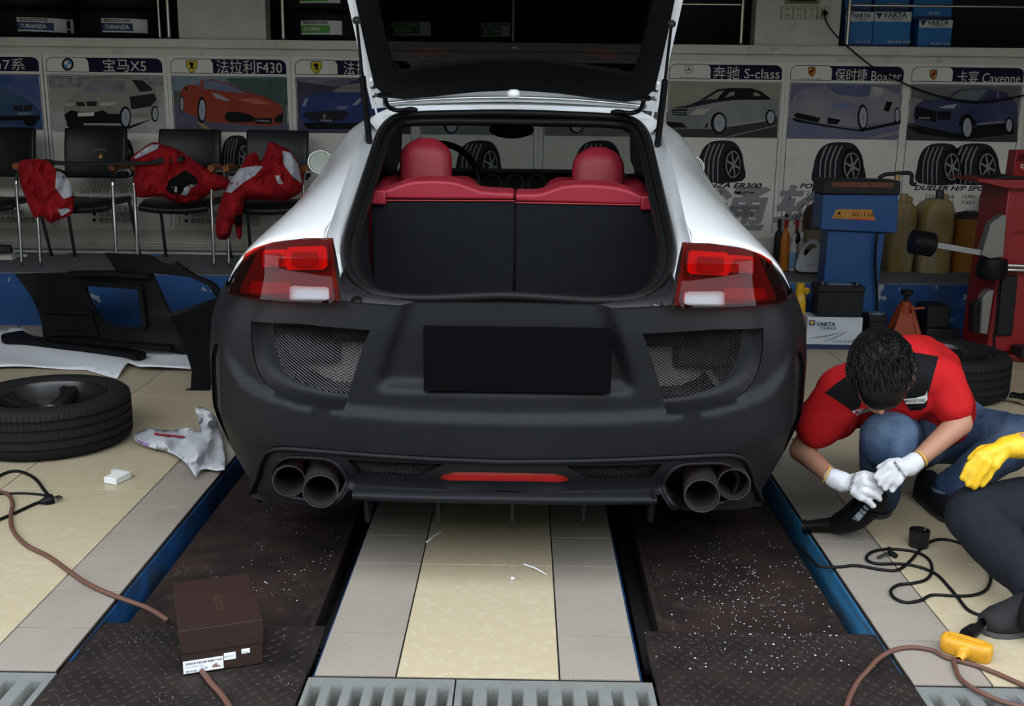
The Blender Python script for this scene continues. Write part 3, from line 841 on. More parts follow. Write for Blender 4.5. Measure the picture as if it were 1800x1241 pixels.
MB().grid(hrows).build('bonnet', M_white, car, smooth=179, subsurf=1)
# rubber seal around the hatch opening
sp = catmull(mirrored_chain(SEAL), 6)
MB().tube(sp, .016, 10, closed=False, caps=False).build('hatch_seal', M_rub, car, smooth=179)
MB().tube([p + Vector((0, -.004, -.012)) + (Vector((XC, p.y, 1.0)) - p).normalized() * .024 for p in sp], .017, 8, caps=False).build('seal_lip', M_rub, car, smooth=179)
# black sill panel between the lamps under the seal
sl = [(905, 541), (760, 541), (697, 541), (640, 537), (600, 533), (592, 532), (588, 512), (596, 503)]
sill = [P(x, y, 2.955) for x, y in sl]; sill2 = [P(905, 524, 3.0), P(760, 524, 3.0), P(690, 520, 3.0), P(650, 512, 3.01), P(630, 500, 3.03), P(618, 490, 3.05), P(610, 478, 3.07), P(606, 470, 3.08)]
for s_ in (1, -1):
    a = [v if s_ == 1 else mirx(v) for v in sill]; b = [v if s_ == 1 else mirx(v) for v in sill2]
    MB().grid([[v + Vector((0, .0, -.03)) for v in a], a, [p.lerp(q, .4) + Vector((0, 0, .012)) for p, q in zip(a, b)], b]).build('sill_trim', M_trim, car, smooth=60)
    g = P(627, 526, 2.965) if s_ == 1 else mirx(P(627, 526, 2.965))
    MB().lathe([(0, .004), (.012, .004), (.016, 0), (.016, -.01)], 20, g, (0, -.5, 1)).build('rubber_stop', M_rub if s_ == 1 else M_steel, car, smooth=40)
# boot: floor, side trims, sill top
bw = .56
MB().box(XC - bw, XC + bw, 3.02, 3.80, .69, .715).build('boot_floor', M_carp, car, smooth=30)
for s_ in (1, -1):
    pts = [SEAL[4], SEAL[5], SEAL[6], SEAL[7], SEAL[8], SEAL[9], SEAL[10], SEAL[11]]
    dst = [Vector((XC - .47, 3.80, .715)), Vector((XC - .49, 3.80, .76)), Vector((XC - .50, 3.8, .83)), Vector((XC - .50, 3.80, .92)), Vector((XC - .50, 3.85, 1.03)), Vector((XC - .53, 4.3, 1.12)), Vector((XC - .54, 4.5, 1.21)), Vector((XC - .53, 4.7, 1.27))]
    g = []
    for t in (0, .12, .5, 1):
        r = [(a + (b - a) * t) for a, b in zip(pts, dst)]
        g.append([v if s_ == 1 else mirx(v) for v in r])
    MB().grid(g).build('boot_side_trim', M_carp, car, smooth=60)
    pil = [Vector((XC - .54, 4.5, 1.21)), Vector((XC - .53, 4.7, 1.27)), Vector((XC - .55, 5.35, 1.285)), Vector((XC - .60, 5.75, 1.09))]
    lo = [Vector((XC - .70, 4.5, .55)), Vector((XC - .70, 4.7, .55)), Vector((XC - .70, 5.35, .55)), Vector((XC - .70, 5.9, .55))]
    MB().grid([[v if s_ == 1 else mirx(v) for v in pil], [(v.lerp(w_, .45) + Vector((-.07, 0, 0))) if s_ == 1 else mirx(v.lerp(w_, .45) + Vector((-.07, 0, 0))) for v, w_ in zip(pil, lo)], [v if s_ == 1 else mirx(v) for v in lo]]).build('cabin_lining', M_trim, car, smooth=60)
MB().grid([roofrow(4.62, .5, 1.30, 1.275), roofrow(5.0, .53, 1.335, 1.30), roofrow(5.34, .55, 1.31, 1.275)]).build('headlining', M_trim, car, smooth=60)
MB().box(XC - .5, XC + .5, 3.0, 3.05, .70, .785).build('boot_sill', M_trim, car, smooth=30, bevel=.008)
# rear seat backs: carpeted panels with red leather tops
YS = 3.78
for s_, nm in ((-1, 0), (1, 1)):
    xs0, xs1 = (P(653, 430, YS).x, P(904, 430, YS).x) if s_ < 0 else (P(906, 430, YS).x, P(1157, 430, YS).x)
    zt0 = P(780, 352 if s_ < 0 else 356, YS).z
    t = MB().box(xs0, xs1, YS, YS + .09, .70, zt0).build('seat_back', M_carp, car, smooth=30, bevel=.008)
    prof = [(653, 350), (653, 336), (680, 333), (700, 326), (725, 319), (765, 317), (800, 320), (830, 330), (850, 336), (904, 339), (904, 352)] if s_ < 0 else \
           [(906, 355), (906, 340), (945, 340), (970, 333), (992, 326), (1030, 324), (1075, 327), (1105, 334), (1128, 344), (1156, 350), (1156, 362)]
    c = [P(x, y, YS) for x, y in prof]
    cs = catmull(c[1:-1], 4)
    MB().prism([c[0]] + cs + [c[-1]], (0, .11, .01)).build('leather_top', M_red, t, smooth=40, bevel=.014, seg=3)
    lx = P(666 if s_ < 0 else 1139, 346 if s_ < 0 else 356, YS)
    MB().box(lx.x - .026, lx.x + .026, YS - .02, YS + .03, lx.z - .026, lx.z + .024).build('latch', M_red, t, smooth=30, bevel=.006)
    MB().tube([P(653 if s_ < 0 else 906, 352 if s_ < 0 else 356, YS - .004), P(904 if s_ < 0 else 1157, 353 if s_ < 0 else 361, YS - .004)], .0022, 6).build('stitching', mat('red_stitch', (.35, .03, .03), .6), t)
# front seats
for px, py0, py1, wpx in ((748, 243, 312, 92), (1053, 259, 326, 92)):
    Yh = 4.55; a = P(px, py0, Yh); b = P(px, py1, Yh); hw = wpx / 2 * Yh * 1.0 / FPX; h = a.z - b.z
    seat = MB(); rws = []
    for k in range(9):
        t = k / 8
        wv = hw * (1.0 if t < .45 else sqrt(max(0.02, 1 - ((t - .45) / .57) ** 2.6)))
        z = b.z - .02 + (h + .02) * t; dp = .055 * (1 if t < .6 else sqrt(max(.05, 1 - ((t - .6) / .42) ** 2)))
        rws.append([Vector((a.x + wv * cos(q) * (abs(cos(q)) ** -.35 if abs(cos(q)) > .05 else 1), Yh + dp * sin(q) * (abs(sin(q)) ** -.2 if abs(sin(q)) > .05 else 1) + .03 * t, z)) for q in [2 * pi * j / 20 for j in range(20)]])
    seat.grid(rws, closed=True); seat.poly(rws[-1]); seat.poly(rws[0][::-1])
    fs = seat.build('front_seat', M_red, car, smooth=60, subsurf=1)
    for sx_ in (-1, 1):
        sm = MB().tube([Vector((a.x + sx_ * hw * .80, Yh - .052, b.z - .01)), Vector((a.x + sx_ * hw * .80, Yh - .05, b.z + h * .5)), Vector((a.x + sx_ * hw * .60, Yh - .035, b.z + h * .85))], .0022, 6)
        sm.build('seam', mat('dark_red_seam', (.12, .006, .012), .6), fs)
    MB().prism([(a.x - .25, Yh + .03, .55), (a.x - .26, Yh + .02, .95), (a.x - .19, Yh + .0, 1.05), (a.x + .19, Yh, 1.05), (a.x + .26, Yh + .02, .95), (a.x + .25, Yh + .03, .55)], (0, .16, .02)).build('backrest', M_red, fs, smooth=30, bevel=.04, seg=3)
# dashboard, vents, steering wheel, mirror
YD = 5.35
dz = P(905, 303, YD).z
MB().prism([(XC - .66, YD, .55), (XC - .66, YD, dz - .03), (XC - .45, YD, dz), (XC + .45, YD, dz), (XC + .66, YD, dz - .03), (XC + .66, YD, .55)], (0, .35, 0)).build('dashboard', M_trim, car, smooth=30, bevel=.03, seg=3)
for px in (865, 905, 944, 690, 1110):
    c = P(px, 323, YD - .012)
    r = 17 * YD / FPX
    v = MB().lathe([(r * .75, .03), (r * .8, 0), (r, 0), (r, .03)], 24, c, (0, 1, 0)).build('air_vent', mat('vent_ring', (.06, .06, .06), .35, metal=.5), car, smooth=40)
    q = MB()
    for k in (-1, 0, 1): q.box(c.x - r * .7, c.x + r * .7, c.y + .008, c.y + .02, c.z + k * r * .4 - .003, c.z + k * r * .4 + .003)
    q.build('vanes', M_trim, v)
sw = P(772, 322, 5.12)
MB().tube([sw + Vector((.185 * cos(a), .06 * sin(a), .18 * sin(a))) for a in [2 * pi * k / 36 for k in range(36)]], .016, 8, closed=True).build('steering_wheel', M_trim, car, smooth=179)
mc = P(899, 228, 5.28)
MB().ell(mc, (.108, .022, .042), nu=24).build('rear_view_mirror', M_trim, car, smooth=179)
MB().tube([mc, mc + Vector((.01, .07, .075))], .014, 8).build('mirror_stalk', M_trim, car)
# door mirrors
for s_ in (1, -1):
    c = P(565, 285, 5.15)
    rwm = []
    for y_, k in ((-.0, .93), (.0, 1.), (.03, 1.02), (.08, .8), (.11, .4), (.115, .05)):
        rwm.append([c + Vector((.062 * k * cos(q) * (1.05 if cos(q) < 0 else .9), y_, .055 * k * sin(q))) for q in [2 * pi * j / 24 for j in range(24)]])
    rwm = [[v if s_ == 1 else mirx(v) for v in r] for r in rwm]
    if s_ == -1: rwm = [[v + Vector((-.085, 0, -.005)) for v in r] for r in rwm]
    dm = MB().grid(rwm, closed=True); dm.build('door_mirror', M_white, car, smooth=60)
    MB().poly([v * .94 + (sum(rwm[0], Vector()) / 24) * .06 + Vector((0, .003, 0)) for v in rwm[0]]).build('mirror_glass', M_chrome, car)
    a = c + Vector((.04, .05, -.03)); b = c + Vector((.16, .10, -.07))
    MB().tube([a if s_ == 1 else mirx(a), b if s_ == 1 else mirx(b)], .02, 10).build('mirror_arm', M_white, car)
# raised tailgate
hinge_y, hinge_z, ang = 4.66, 1.338, radians(41)
def HP(u, v, n=0.):
    """u across, v along the open tailgate from the hinge, n out of its inner face"""
    return Vector((XC + u, hinge_y - v * cos(ang) - n * sin(ang), hinge_z + v * sin(ang) - n * cos(ang)))
gl_w = lambda v: .555 + .02 * v
hl = 1.12
hatch = thing('x', '', '', (0, 0, 0)); bpy.data.objects.remove(hatch)
def crown(u): return .035 * (1 - (u / .62) ** 2)
ho = [(-.60, .0), (-.612, .3), (-.625, .7), (-.62, 1.02), (-.52, 1.12), (.52, 1.12), (.62, 1.02), (.625, .7), (.612, .3), (.60, .0)]
ho = ho + [(.4, .012), (0, .018), (-.4, .012)]
hh = c2([(-.515, .12), (-.53, .20), (-.545, .6), (-.54, .92), (-.47, .99), (0, 1.0), (.47, .99), (.54, .92), (.545, .6), (.53, .20), (.515, .12), (.43, .075), (0, .115), (-.43, .075)], 3)
hf = lambda n: (lambda u, v: HP(u, v, n - crown(u)))
hb = MB(); sheet(ho, [hh], .05, hf(0), mb=hb); sheet(ho, [hh], .05, hf(-.045), mb=hb)
nrm = Vector((0, sin(ang), cos(ang)))
oo = resample(ho, .05)
hb.grid([[hf(0)(p[0], p[1]) for p in oo], [hf(-.045)(p[0], p[1]) for p in oo]], closed=True)
hat = hb.build('tailgate', M_white, car, smooth=40)
tr_o = c2([(-.56, .13), (-.575, .2), (-.59, .6), (-.585, .98), (-.5, 1.06), (0, 1.07), (.5, 1.06), (.585, .98), (.59, .6), (.575, .2), (.56, .13), (.46, .06), (0, .10), (-.46, .06)], 3)
tr_i = c2([(-.46, .22), (-.49, .30), (-.51, .6), (-.505, .88), (-.44, .93), (0, .94), (.44, .93), (.505, .88), (.51, .6), (.49, .30), (.46, .22), (.36, .235), (0, .275), (-.36, .235)], 3)
sheet(tr_o, [tr_i], .05, hf(.012), flange=tuple(nrm * .02)).build('inner_trim', mat('tailgate_trim', (.004, .004, .0045), .6, spec=.08), hat, smooth=50)
sheet(hh, [], .06, hf(-.02)).build('hatch_glass', M_hatchg, hat, smooth=179)
# moulding and high brake lamp at the hinge edge
MB().tube(catmull([HP(u, .03 + .018 * (1 - (u / .6) ** 2), .006 - crown(u)) for u in np.linspace(-.55, .55, 13)], 3), .010, 8).build('chrome_moulding', mat('satin_metal', (.4, .41, .43), .25, metal=1.), hat, smooth=179)
bc = P(903, 163, 4.5)
MB().lathe([(0, .014), (.018, .012), (.026, .004), (.027, -.010), (.022, -.018), (0, -.02)], 24, bc, (0, 0, 1)).build('rubber_buffer', M_white, hat, smooth=50)
# gas struts, hinges, cable sleeves
for s_ in (1, -1):
    q = (lambda v: v) if s_ == 1 else mirx
    lo = P(649, 247, 4.28); hi = P(627, 36, 4.02); mid = lo.lerp(hi, .55)
    st = MB().tube([q(lo), q(mid)], .0125, 12).build('gas_strut', M_rub, car, smooth=40)
    MB().tube([q(mid), q(hi)], .0055, 10).build('piston_rod', M_rub, st, smooth=40)
    MB().ell(q(hi), (.016, .014, .014)).build('ball_end', M_trim, st, smooth=179)
    MB().ell(q(lo), (.014, .014, .016)).build('ball_end', M_trim, st, smooth=179)
    h0 = P(662, 200, 4.6); h1 = P(652, 140, 4.45)
    hg = MB().tube([q(h0), q(h0.lerp(h1, .5) + Vector((-.004, 0, 0))), q(h1)], .009, 8, sx=.5).build('hinge', M_white, car)
    for k in (.55, .8): MB().lathe([(0, .012), (.010, .012), (.012, 0), (.0, 0)], 6, q(h0.lerp(h1, k)), (s_ * 1., -.6, 0)).build('hinge_bolt', M_chrome, hg, smooth=20)
    cp = catmull([P(676, 168, 4.42), P(679, 182, 4.46), P(686, 190, 4.5), P(700, 194, 4.5), P(722, 192, 4.52)], 7)
    rr = [.0105 if i % 2 else .0085 for i in range(len(cp))]
    MB().tube([q(v) for v in cp], rr, 10).build('cable_sleeve', M_rub, car, smooth=60)
    MB().lathe([(0, .006), (.03, .004), (.032, -.004), (0, -.006)], 20, q(P(676, 167, 4.42)), (0, -.3, 1)).build('sleeve_cap', M_rub, car, smooth=40)
    MB().ell(q(P(722, 193, 4.5)), (.03, .02, .012)).build('sleeve_cap', M_rub, car, smooth=179)
# underside tray so that no light leaks through the car
MB().box(XC - .80, XC + .80, 3.15, 6.45, .27, .30).build('underbody', M_trim, car, smooth=30)
# ------------------------------------------------------------------ posters on the back wall
M_post = mat('poster_paper', (.60, .57, .51), .65, spec=.1, n=.35, nscale=5, col2=(.47, .43, .37), extra=second_noise((.2, .17, .13), 9, .4, .62, .8))
M_navy = mat('print_navy', (.010, .010, .028), .6, spec=.05)
M_line = mat('print_line', (.05, .05, .08), .6, spec=.05)
M_ptxt = mat('print_pale', (.52, .49, .44), .6)
M_pblk = mat('print_black', (.008, .008, .009), .6, spec=.05)
M_pgry = mat('print_grey', (.20, .20, .205), .6)
M_pdk = mat('print_dark', (.018, .018, .022), .6, spec=.05)
def pc(name, c, c2_=None, sc=2., st=None): return mat('print_' + name, c, .55, spec=.08, n=.9 if c2_ else 0, nscale=sc, col2=c2_, stretch=st)
YB = YW - .006                                       # face of the poster boards
def PX(px, py, lay=0): return P(px, py, YB - .0006 * lay)
def pprint(name, parent, parts, lay=2):
    """parts: (material, pixel polygon); drawn as one flat print, later ones on top"""
    mb = MB(); ms = []
    for k, (m, pg) in enumerate(parts):
        if m not in ms: ms.append(m)
        pts = [PX(x, y, lay + k * .35) for x, y in pg]
        mb.poly(pts, ms.index(m))
    return mb.build(name, ms, parent, smooth=0, fix=False)
def ellp(cx, cy, rx, ry, n=20): return [(cx + rx * cos(2 * pi * k / n), cy + ry * sin(2 * pi * k / n)) for k in range(n)]
def tyre_print(parent, x0, x1, y0, y1):
    w_, h_ = x1 - x0, y1 - y0; cx = x0 + w_ * .62; yc_ = y0 + h_ * .52
    parts = [(M_pdk, c2([(x0 + w_ * .04, y1), (x0, y0 + h_ * .6), (x0 + w_ * .10, y0 + h_ * .22), (x0 + w_ * .30, y0 + h_ * .03), (x0 + w_ * .62, y0), (x0 + w_ * .82, y0 + h_ * .06), (x0 + w_ * .95, y0 + h_ * .28), (x1, y0 + h_ * .55), (x0 + w_ * .97, y1)], 4))]
    for f in (.12, .22, .32, .42):
        a = x0 + w_ * f
        parts.append((M_pgry, c2([(a, y1 - 1), (a + w_ * .01, y0 + h_ * .45), (a + w_ * .13, y0 + h_ * .1), (a + w_ * .155, y0 + h_ * .11), (a + w_ * .035, y0 + h_ * .47), (a + w_ * .02, y1 - 1)], 2)))
    parts.append((M_pblk, ellp(x0 + w_ * .76, yc_ + h_ * .06, w_ * .21, h_ * .43)))
    parts.append((M_pgry, ellp(x0 + w_ * .77, yc_ + h_ * .07, w_ * .165, h_ * .34)))
    parts.append((M_pblk, ellp(x0 + w_ * .775, yc_ + h_ * .07, w_ * .145, h_ * .31)))
    c0 = (x0 + w_ * .78, yc_ + h_ * .08)
    for k in range(6):
        a = pi * 2 * k / 6 + .3; d = (cos(a) * w_ * .15, sin(a) * h_ * .32); n_ = (-sin(a) * w_ * .018, cos(a) * h_ * .035)
        parts.append((M_pgry, [(c0[0] + n_[0], c0[1] + n_[1]), (c0[0] + d[0] + n_[0] * .6, c0[1] + d[1] + n_[1] * .6), (c0[0] + d[0] - n_[0] * .6, c0[1] + d[1] - n_[1] * .6), (c0[0] - n_[0], c0[1] - n_[1])]))
    parts.append((M_pgry, ellp(c0[0], c0[1], w_ * .03, h_ * .06, 10)))
    return pprint('tyre_print', parent, parts)
zA = lambda q: [(x * .18333, 80 + y * .18333) for x, y in q]
zB = lambda q: [(280 + x * .21111, 90 + y * .21111) for x, y in q]
zC = lambda q: [(1160 + x * .17778, 100 + y * .17778) for x, y in q]
zD = lambda q: [(1480 + x * .17778, 100 + y * .17778) for x, y in q]
def wheels(z, lst):
    o = []
    for cx, cy, rx, ry in lst:
        o += [(M_pblk, z(ellp(cx, cy, rx, ry))), (pc('rim', (.27, .28, .31)), z(ellp(cx + rx * .08, cy, rx * .70, ry * .78))), (M_pgry, z(ellp(cx + rx * .08, cy, rx * .2, ry * .22)))]
    return o
def emblem(parent, kind, px, py):
    if kind == 'roundel':
        parts = [(M_pblk, ellp(px, py, 10.6, 11.4)), (M_pgry, ellp(px, py, 7.2, 7.8))]
        for k in range(4):
            m = pc('sky', (.06, .22, .40)) if k % 2 else M_ptxt
            parts.append((m, [(px, py)] + [(px + 6.4 * cos(a), py + 7 * sin(a)) for a in [pi / 2 * k + pi / 2 * j / 6 for j in range(7)]]))
    elif kind == 'yellow shield':
        parts = [(M_pblk, [(px - 10, py - 10), (px + 10, py - 10), (px + 10, py + 2), (px + 5, py + 9), (px, py + 13), (px - 5, py + 9), (px - 10, py + 2)]),
                 (pc('yellow', (.46, .36, .03)), [(px - 9, py - 9), (px + 9, py - 9), (px + 9, py + 2), (px + 4.5, py + 8), (px, py + 11.5), (px - 4.5, py + 8), (px - 9, py + 2)]),
                 (M_pblk, [(px - 2, py - 7), (px + 3, py - 6), (px + 4, py - 2), (px + 2, py), (px + 4, py + 4), (px + 2, py + 7), (px + 1, py + 3), (px - 2, py + 5), (px - 4, py + 3), (px - 1, py + 1), (px - 4, py - 2), (px - 5, py - 5)])]
    elif kind == 'star':
        parts = [(M_line, ellp(px, py, 7.6, 7.8, 28)), (M_post, ellp(px, py, 6.7, 6.9, 28))]
        for k in range(3):
            a = -pi / 2 + 2 * pi * k / 3
            parts.append((M_line, [(px + 6.6 * cos(a), py + 6.8 * sin(a)), (px + 1.3 * cos(a + 1.05), py + 1.3 * sin(a + 1.05)), (px, py), (px + 1.3 * cos(a - 1.05), py + 1.3 * sin(a - 1.05))]))
    elif kind == 'rings':
        parts = []
        for k in range(4): parts += [(M_line, ellp(px - 12 + 8 * k, py, 5.4, 5.4)), (M_post, ellp(px - 12 + 8 * k, py, 4.2, 4.2))]
    else:
        g = pc('gold', (.40, .20, .035)); r = pc('crest_red', (.28, .05, .03))
        sh = [(px - 6.5, py - 8), (px, py - 9), (px + 6.5, py - 8), (px + 6.5, py + 2), (px + 3.5, py + 7), (px, py + 9.5), (px - 3.5, py + 7), (px - 6.5, py + 2)]
        parts = [(M_pblk, sh), (g, [(px + (x - px) * .86, py + (y - py) * .88) for x, y in sh]),
                 (r, [(px, py - 7), (px + 5, py - 6.5), (px + 5, py - 1), (px, py - 1)]), (r, [(px - 5, py - 1), (px, py - 1), (px, py + 7), (px - 3, py + 5), (px - 5, py + 2)]), (M_pblk, ellp(px, py - 1, 2, 2.4, 10))]
    return pprint('emblem', parent, parts, 3)
posters = {}
# left and right pixel of each header, tab share, lettering (start px, baseline, cap height, width)
PD = [
 ('a', -132, 68, 'blue saloon car', 'poster of a blue saloon car half cut off beside the grey off-roader poster', '宝马7系', (-50, 121, 17, 94), 'roundel', (-95, 112)),
 ('b', 81, 285, 'grey off-road car', 'poster of a grey-brown off-road car in snow with a round blue and white emblem', '宝马X5', (180, 124, 18, 77), 'roundel', (119, 113)),
 ('c', 300, 503, 'red sports car', 'poster of a red sports car on a road with a yellow shield emblem', '法拉利F430', (380, 127, 19, 116), 'yellow shield', (337, 116)),
 ('d', 519, 722, 'blue sports car', 'poster of a dark blue sports car with a yellow shield emblem, partly behind the tailgate', '法拉利612', (603, 130, 19, 100), 'yellow shield', (556, 118)),
 ('e', 738, 940, 'silver car', 'poster with a tyre picture seen through the windscreen between the red headrests', '奥迪A8L', (830, 131, 18, 92), 'rings', (785, 120)),
 ('f', 957, 1160, 'dark car', 'poster seen behind the car roof, next to the silver saloon poster', '奥迪Quattro', (1030, 134, 17, 120), 'rings', (990, 122)),
 ('g', 1177, 1375, 'silver saloon', 'poster of a silver saloon car with a three-pointed star emblem', '奔驰 S-class', (1252, 137, 18, 118), 'star', (1211, 122)),
 ('h', 1390, 1589, 'silver roadster', 'poster of a silver-purple roadster with a gold crest, behind the blue machine', '保时捷 Boxter', (1467, 141, 18, 117), 'crest', (1427, 126)),
 ('i', 1603, 1800, 'dark blue off-roader', 'poster of a dark blue off-road car above two tyres, beside the red machine', '卡宴 Cayenne', (1681, 145, 18, 112), 'crest', (1641, 131)),
]
ZW = lambda y: P(180, y, YB).z                       # heights are common to all posters
for key, l, r, what, label, txt, tx, em, epos in PD:
    yr = 113 + .0115 * (l - 180)
    xl_, xr_ = P(l, yr, YB).x, P(r, yr, YB).x
    zt_, zh, zp0, zp1, zb = ZW(101.5), ZW(127), ZW(132), ZW(229.5), .53
    t = MB().box(xl_ - .027, xr_ + .027, YB, YW - .0005, .50, zt_ + .02).build('poster', M_post, None, smooth=0)
    tag(t, label, 'poster', 'car posters on the back wall'); posters[key] = t; ORG[t] = Vector((0, 0, 0))
    wd = xr_ - xl_; xt = xl_ + wd * .365
    B3 = lambda pts, lay: [Vector((x, YB - .0006 * lay, z)) for x, z in pts]
    rad = .05
    hd = [(xt - .03, zt_)] + [(xr_ - rad + rad * sin(a), zt_ - rad * .8 + rad * .8 * cos(a)) for a in [pi / 2 * k / 6 for k in range(7)]] + [(xr_, zh), (xt, zh), (xt, zt_ - .03), (xt - .008, zt_ - .012)]
    MB().poly(B3(hd, 1)).build('header', M_navy, t, smooth=0, fix=False)
    e = .0045
    def frame_line(pts, nm):
        q = MB()
        for a, b in zip(pts, pts[1:]):
            d = Vector((b[0] - a[0], b[1] - a[1])); d.normalize(); n_ = Vector((-d.y, d.x)) * e / 2
            q.poly(B3([(a[0] + n_.x, a[1] + n_.y), (b[0] + n_.x, b[1] + n_.y), (b[0] - n_.x, b[1] - n_.y), (a[0] - n_.x, a[1] - n_.y)], 1.2))
        o = q.build(nm, M_line, t, smooth=0, fix=False); return o
    frame_line([(xt, zh), (xl_, zh), (xl_, zt_ - rad)] + [(xl_ + rad - rad * cos(a), zt_ - rad * .8 + rad * .8 * sin(a)) for a in [pi / 2 * k / 6 for k in range(7)]] + [(xt - .03, zt_)], 'tab_outline')
    frame_line([(xl_, zb), (xl_, zp0), (xr_, zp0), (xr_, zb)], 'border_line')
    text_px(txt, tx[0], tx[1], tx[2], YB - .0012, width=tx[3]).build('heading', M_ptxt, t, smooth=0, fix=False)
    emblem(t, em, *epos)
    bgs = {'a': ((.03, .06, .16), (.10, .12, .2)), 'b': ((.30, .29, .26), (.22, .20, .17)), 'c': ((.10, .12, .10), (.05, .07, .06)), 'd': ((.06, .05, .08), (.02, .02, .03)),
           'e': ((.2, .2, .2), (.1, .1, .12)), 'f': ((.2, .19, .18), (.1, .1, .1)), 'g': ((.27, .24, .19), (.18, .16, .13)), 'h': ((.13, .125, .17), (.10, .10, .15)), 'i': ((.14, .13, .12), (.06, .06, .06))}[key]
    MB().poly(B3([(xl_ + .006, zp0 - .004), (xr_ - .006, zp0 - .004), (xr_ - .006, zp1), (xl_ + .006, zp1)], 1)).build('photo_print', pc('scene_' + key, bgs[0], bgs[1], 3., (1, 1, 2.2)), t, smooth=0, fix=False)
T = posters
# printed scenery
pprint('sky_print', T['c'], [(pc('skyc', (.17, .20, .24), (.09, .13, .19), 4), zB([(106, 214), (1060, 218), (1064, 330), (600, 330), (106, 330)])), (pc('treec', (.035, .06, .05), (.06, .10, .09), 9), zB([(560, 225), (1060, 225), (1072, 450), (700, 380), (600, 290)])), (pc('roadc', (.085, .08, .12)), zB([(118, 430), (200, 450), (420, 560), (1080, 600), (1082, 672), (142, 668)])), (pc('yell', (.30, .2, .07)), zB([(310, 590), (360, 600), (460, 670), (400, 670)]))], 1.4)
pprint('snow_print', T['b'], [(pc('woods', (.10, .095, .085), (.27, .26, .24), 16), zA([(458, 288), (1560, 300), (1570, 400), (1300, 360), (800, 400), (470, 405)])), (pc('snow', (.36, .35, .33), (.28, .28, .27), 5), zA([(500, 640), (1590, 600), (1600, 845), (520, 830)]))], 1.4)
pprint('street_print', T['d'], [(pc('streakd', (.17, .15, .19), (.05, .045, .07), 5, (1, 1, 8)), zB([(1135, 225), (1670, 225), (1500, 300), (1135, 250)])), (pc('roadd', (.06, .055, .10)), zB([(1150, 560), (1990, 560), (1990, 675), (1155, 675)]))], 1.4)
pprint('road_print', T['g'], [(pc('roadg', (.035, .035, .032)), zC([(52, 690), (700, 660), (1165, 590), (1160, 798), (45, 795)])), (pc('lane', (.2, .19, .17)), zC([(650, 790), (1160, 672), (1160, 680), (700, 790)]))], 1.4)
pprint('road_print', T['h'], [(pc('roadh', (.10, .105, .17), (.14, .14, .2), 4), zC([(1262, 600), (2380, 560), (2360, 810), (1250, 800)])), (pc('laneh', (.22, .2, .19)), zC([(2050, 800), (2360, 735), (2358, 760), (2130, 805)]))], 1.4)
pprint('road_print', T['i'], [(pc('roadi', (.04, .04, .045)), zD([(650, 660), (1740, 600), (1735, 845), (630, 825)])), (pc('mist', (.17, .165, .16)), zD([(680, 400), (800, 420), (720, 650), (660, 650)]))], 1.4)
# printed cars
tan = pc('tan', (.19, .17, .145), (.24, .22, .19), 9)
pprint('car_print', T['b'], [(M_pdk, zA([(640, 760), (1240, 770), (1500, 690), (1240, 800), (700, 805)])),
  (tan, zA([(610, 600), (625, 540), (720, 470), (800, 400), (870, 330), (960, 315), (1230, 315), (1390, 330), (1480, 400), (1515, 520), (1515, 600), (1500, 690), (1440, 700), (1250, 700), (1150, 740), (800, 740), (650, 700), (615, 660)])),
  (pc('pane', (.13, .125, .14), (.2, .2, .21), 9), zA([(785, 448), (860, 350), (920, 332), (1205, 328), (1200, 440)])), (M_pdk, zA([(1260, 328), (1370, 335), (1455, 405), (1460, 432), (1340, 445), (1300, 380)])),
  (M_pdk, zA([(1250, 560), (1240, 490), (1480, 460), (1500, 520), (1450, 580), (1420, 600), (1260, 610)])), (pc('sillb', (.24, .23, .22)), zA([(1250, 615), (1440, 585), (1420, 635), (1260, 665)])),
  (M_pdk, zA([(728, 540), (808, 540), (815, 582), (740, 582)])), (M_pdk, zA([(826, 536), (930, 536), (925, 582), (832, 582)])), (pc('lite', (.36, .35, .34)), zA([(958, 548), (1112, 540), (1085, 574), (960, 576)])), (pc('lite2', (.3, .29, .27)), zA([(618, 552), (716, 546), (716, 576), (630, 582)])),
  (M_pblk, zA([(615, 665), (680, 620), (760, 635), (900, 640), (990, 620), (1040, 655), (1150, 655), (1150, 745), (640, 745)])), (M_ptxt, zA([(745, 645), (905, 640), (900, 675), (745, 680)])),
  (M_pblk, zA(ellp(720, 752, 82, 50)))] + wheels(zA, [(1200, 690, 56, 108), (1485, 655, 36, 78)]))
red = pc('red', (.26, .045, .022), (.20, .03, .018), 6)
pprint('car_print', T['c'], [(M_pdk, zB([(200, 500), (420, 570), (1030, 600), (1030, 640), (600, 655), (380, 610)])),
  (red, zB([(170, 360), (200, 300), (245, 280), (300, 280), (350, 240), (430, 232), (560, 260), (650, 310), (740, 350), (760, 335), (785, 355), (860, 375), (960, 420), (1020, 470), (1035, 520), (1025, 610), (900, 625), (700, 610), (420, 590), (330, 560), (200, 500)])),
  (pc('paneb', (.10, .12, .19), (.16, .17, .24), 8), zB([(365, 245), (430, 242), (540, 265), (640, 310), (725, 352), (560, 335), (365, 312)])), (pc('paneb', (.1, .12, .19)), zB([(300, 275), (345, 248), (340, 300)])),
  (pc('litec', (.24, .25, .27)), zB([(433, 345), (500, 358), (590, 412), (560, 415), (470, 390)])), (pc('hil', (.34, .10, .06)), zB([(640, 400), (800, 390), (930, 440), (800, 440)])),
  (M_pblk, zB(c2([(545, 535), (580, 505), (680, 510), (785, 545), (790, 585), (700, 592), (575, 588)], 3))), (M_pblk, zB([(960, 560), (1000, 525), (1032, 515), (1025, 590), (960, 592)])), (M_pblk, zB([(800, 558), (935, 556), (935, 605), (800, 603)])), (M_pdk, zB([(210, 305), (240, 295), (240, 320), (212, 325)]))] + wheels(zB, [(354, 490, 38, 112), (187, 440, 18, 78)]))
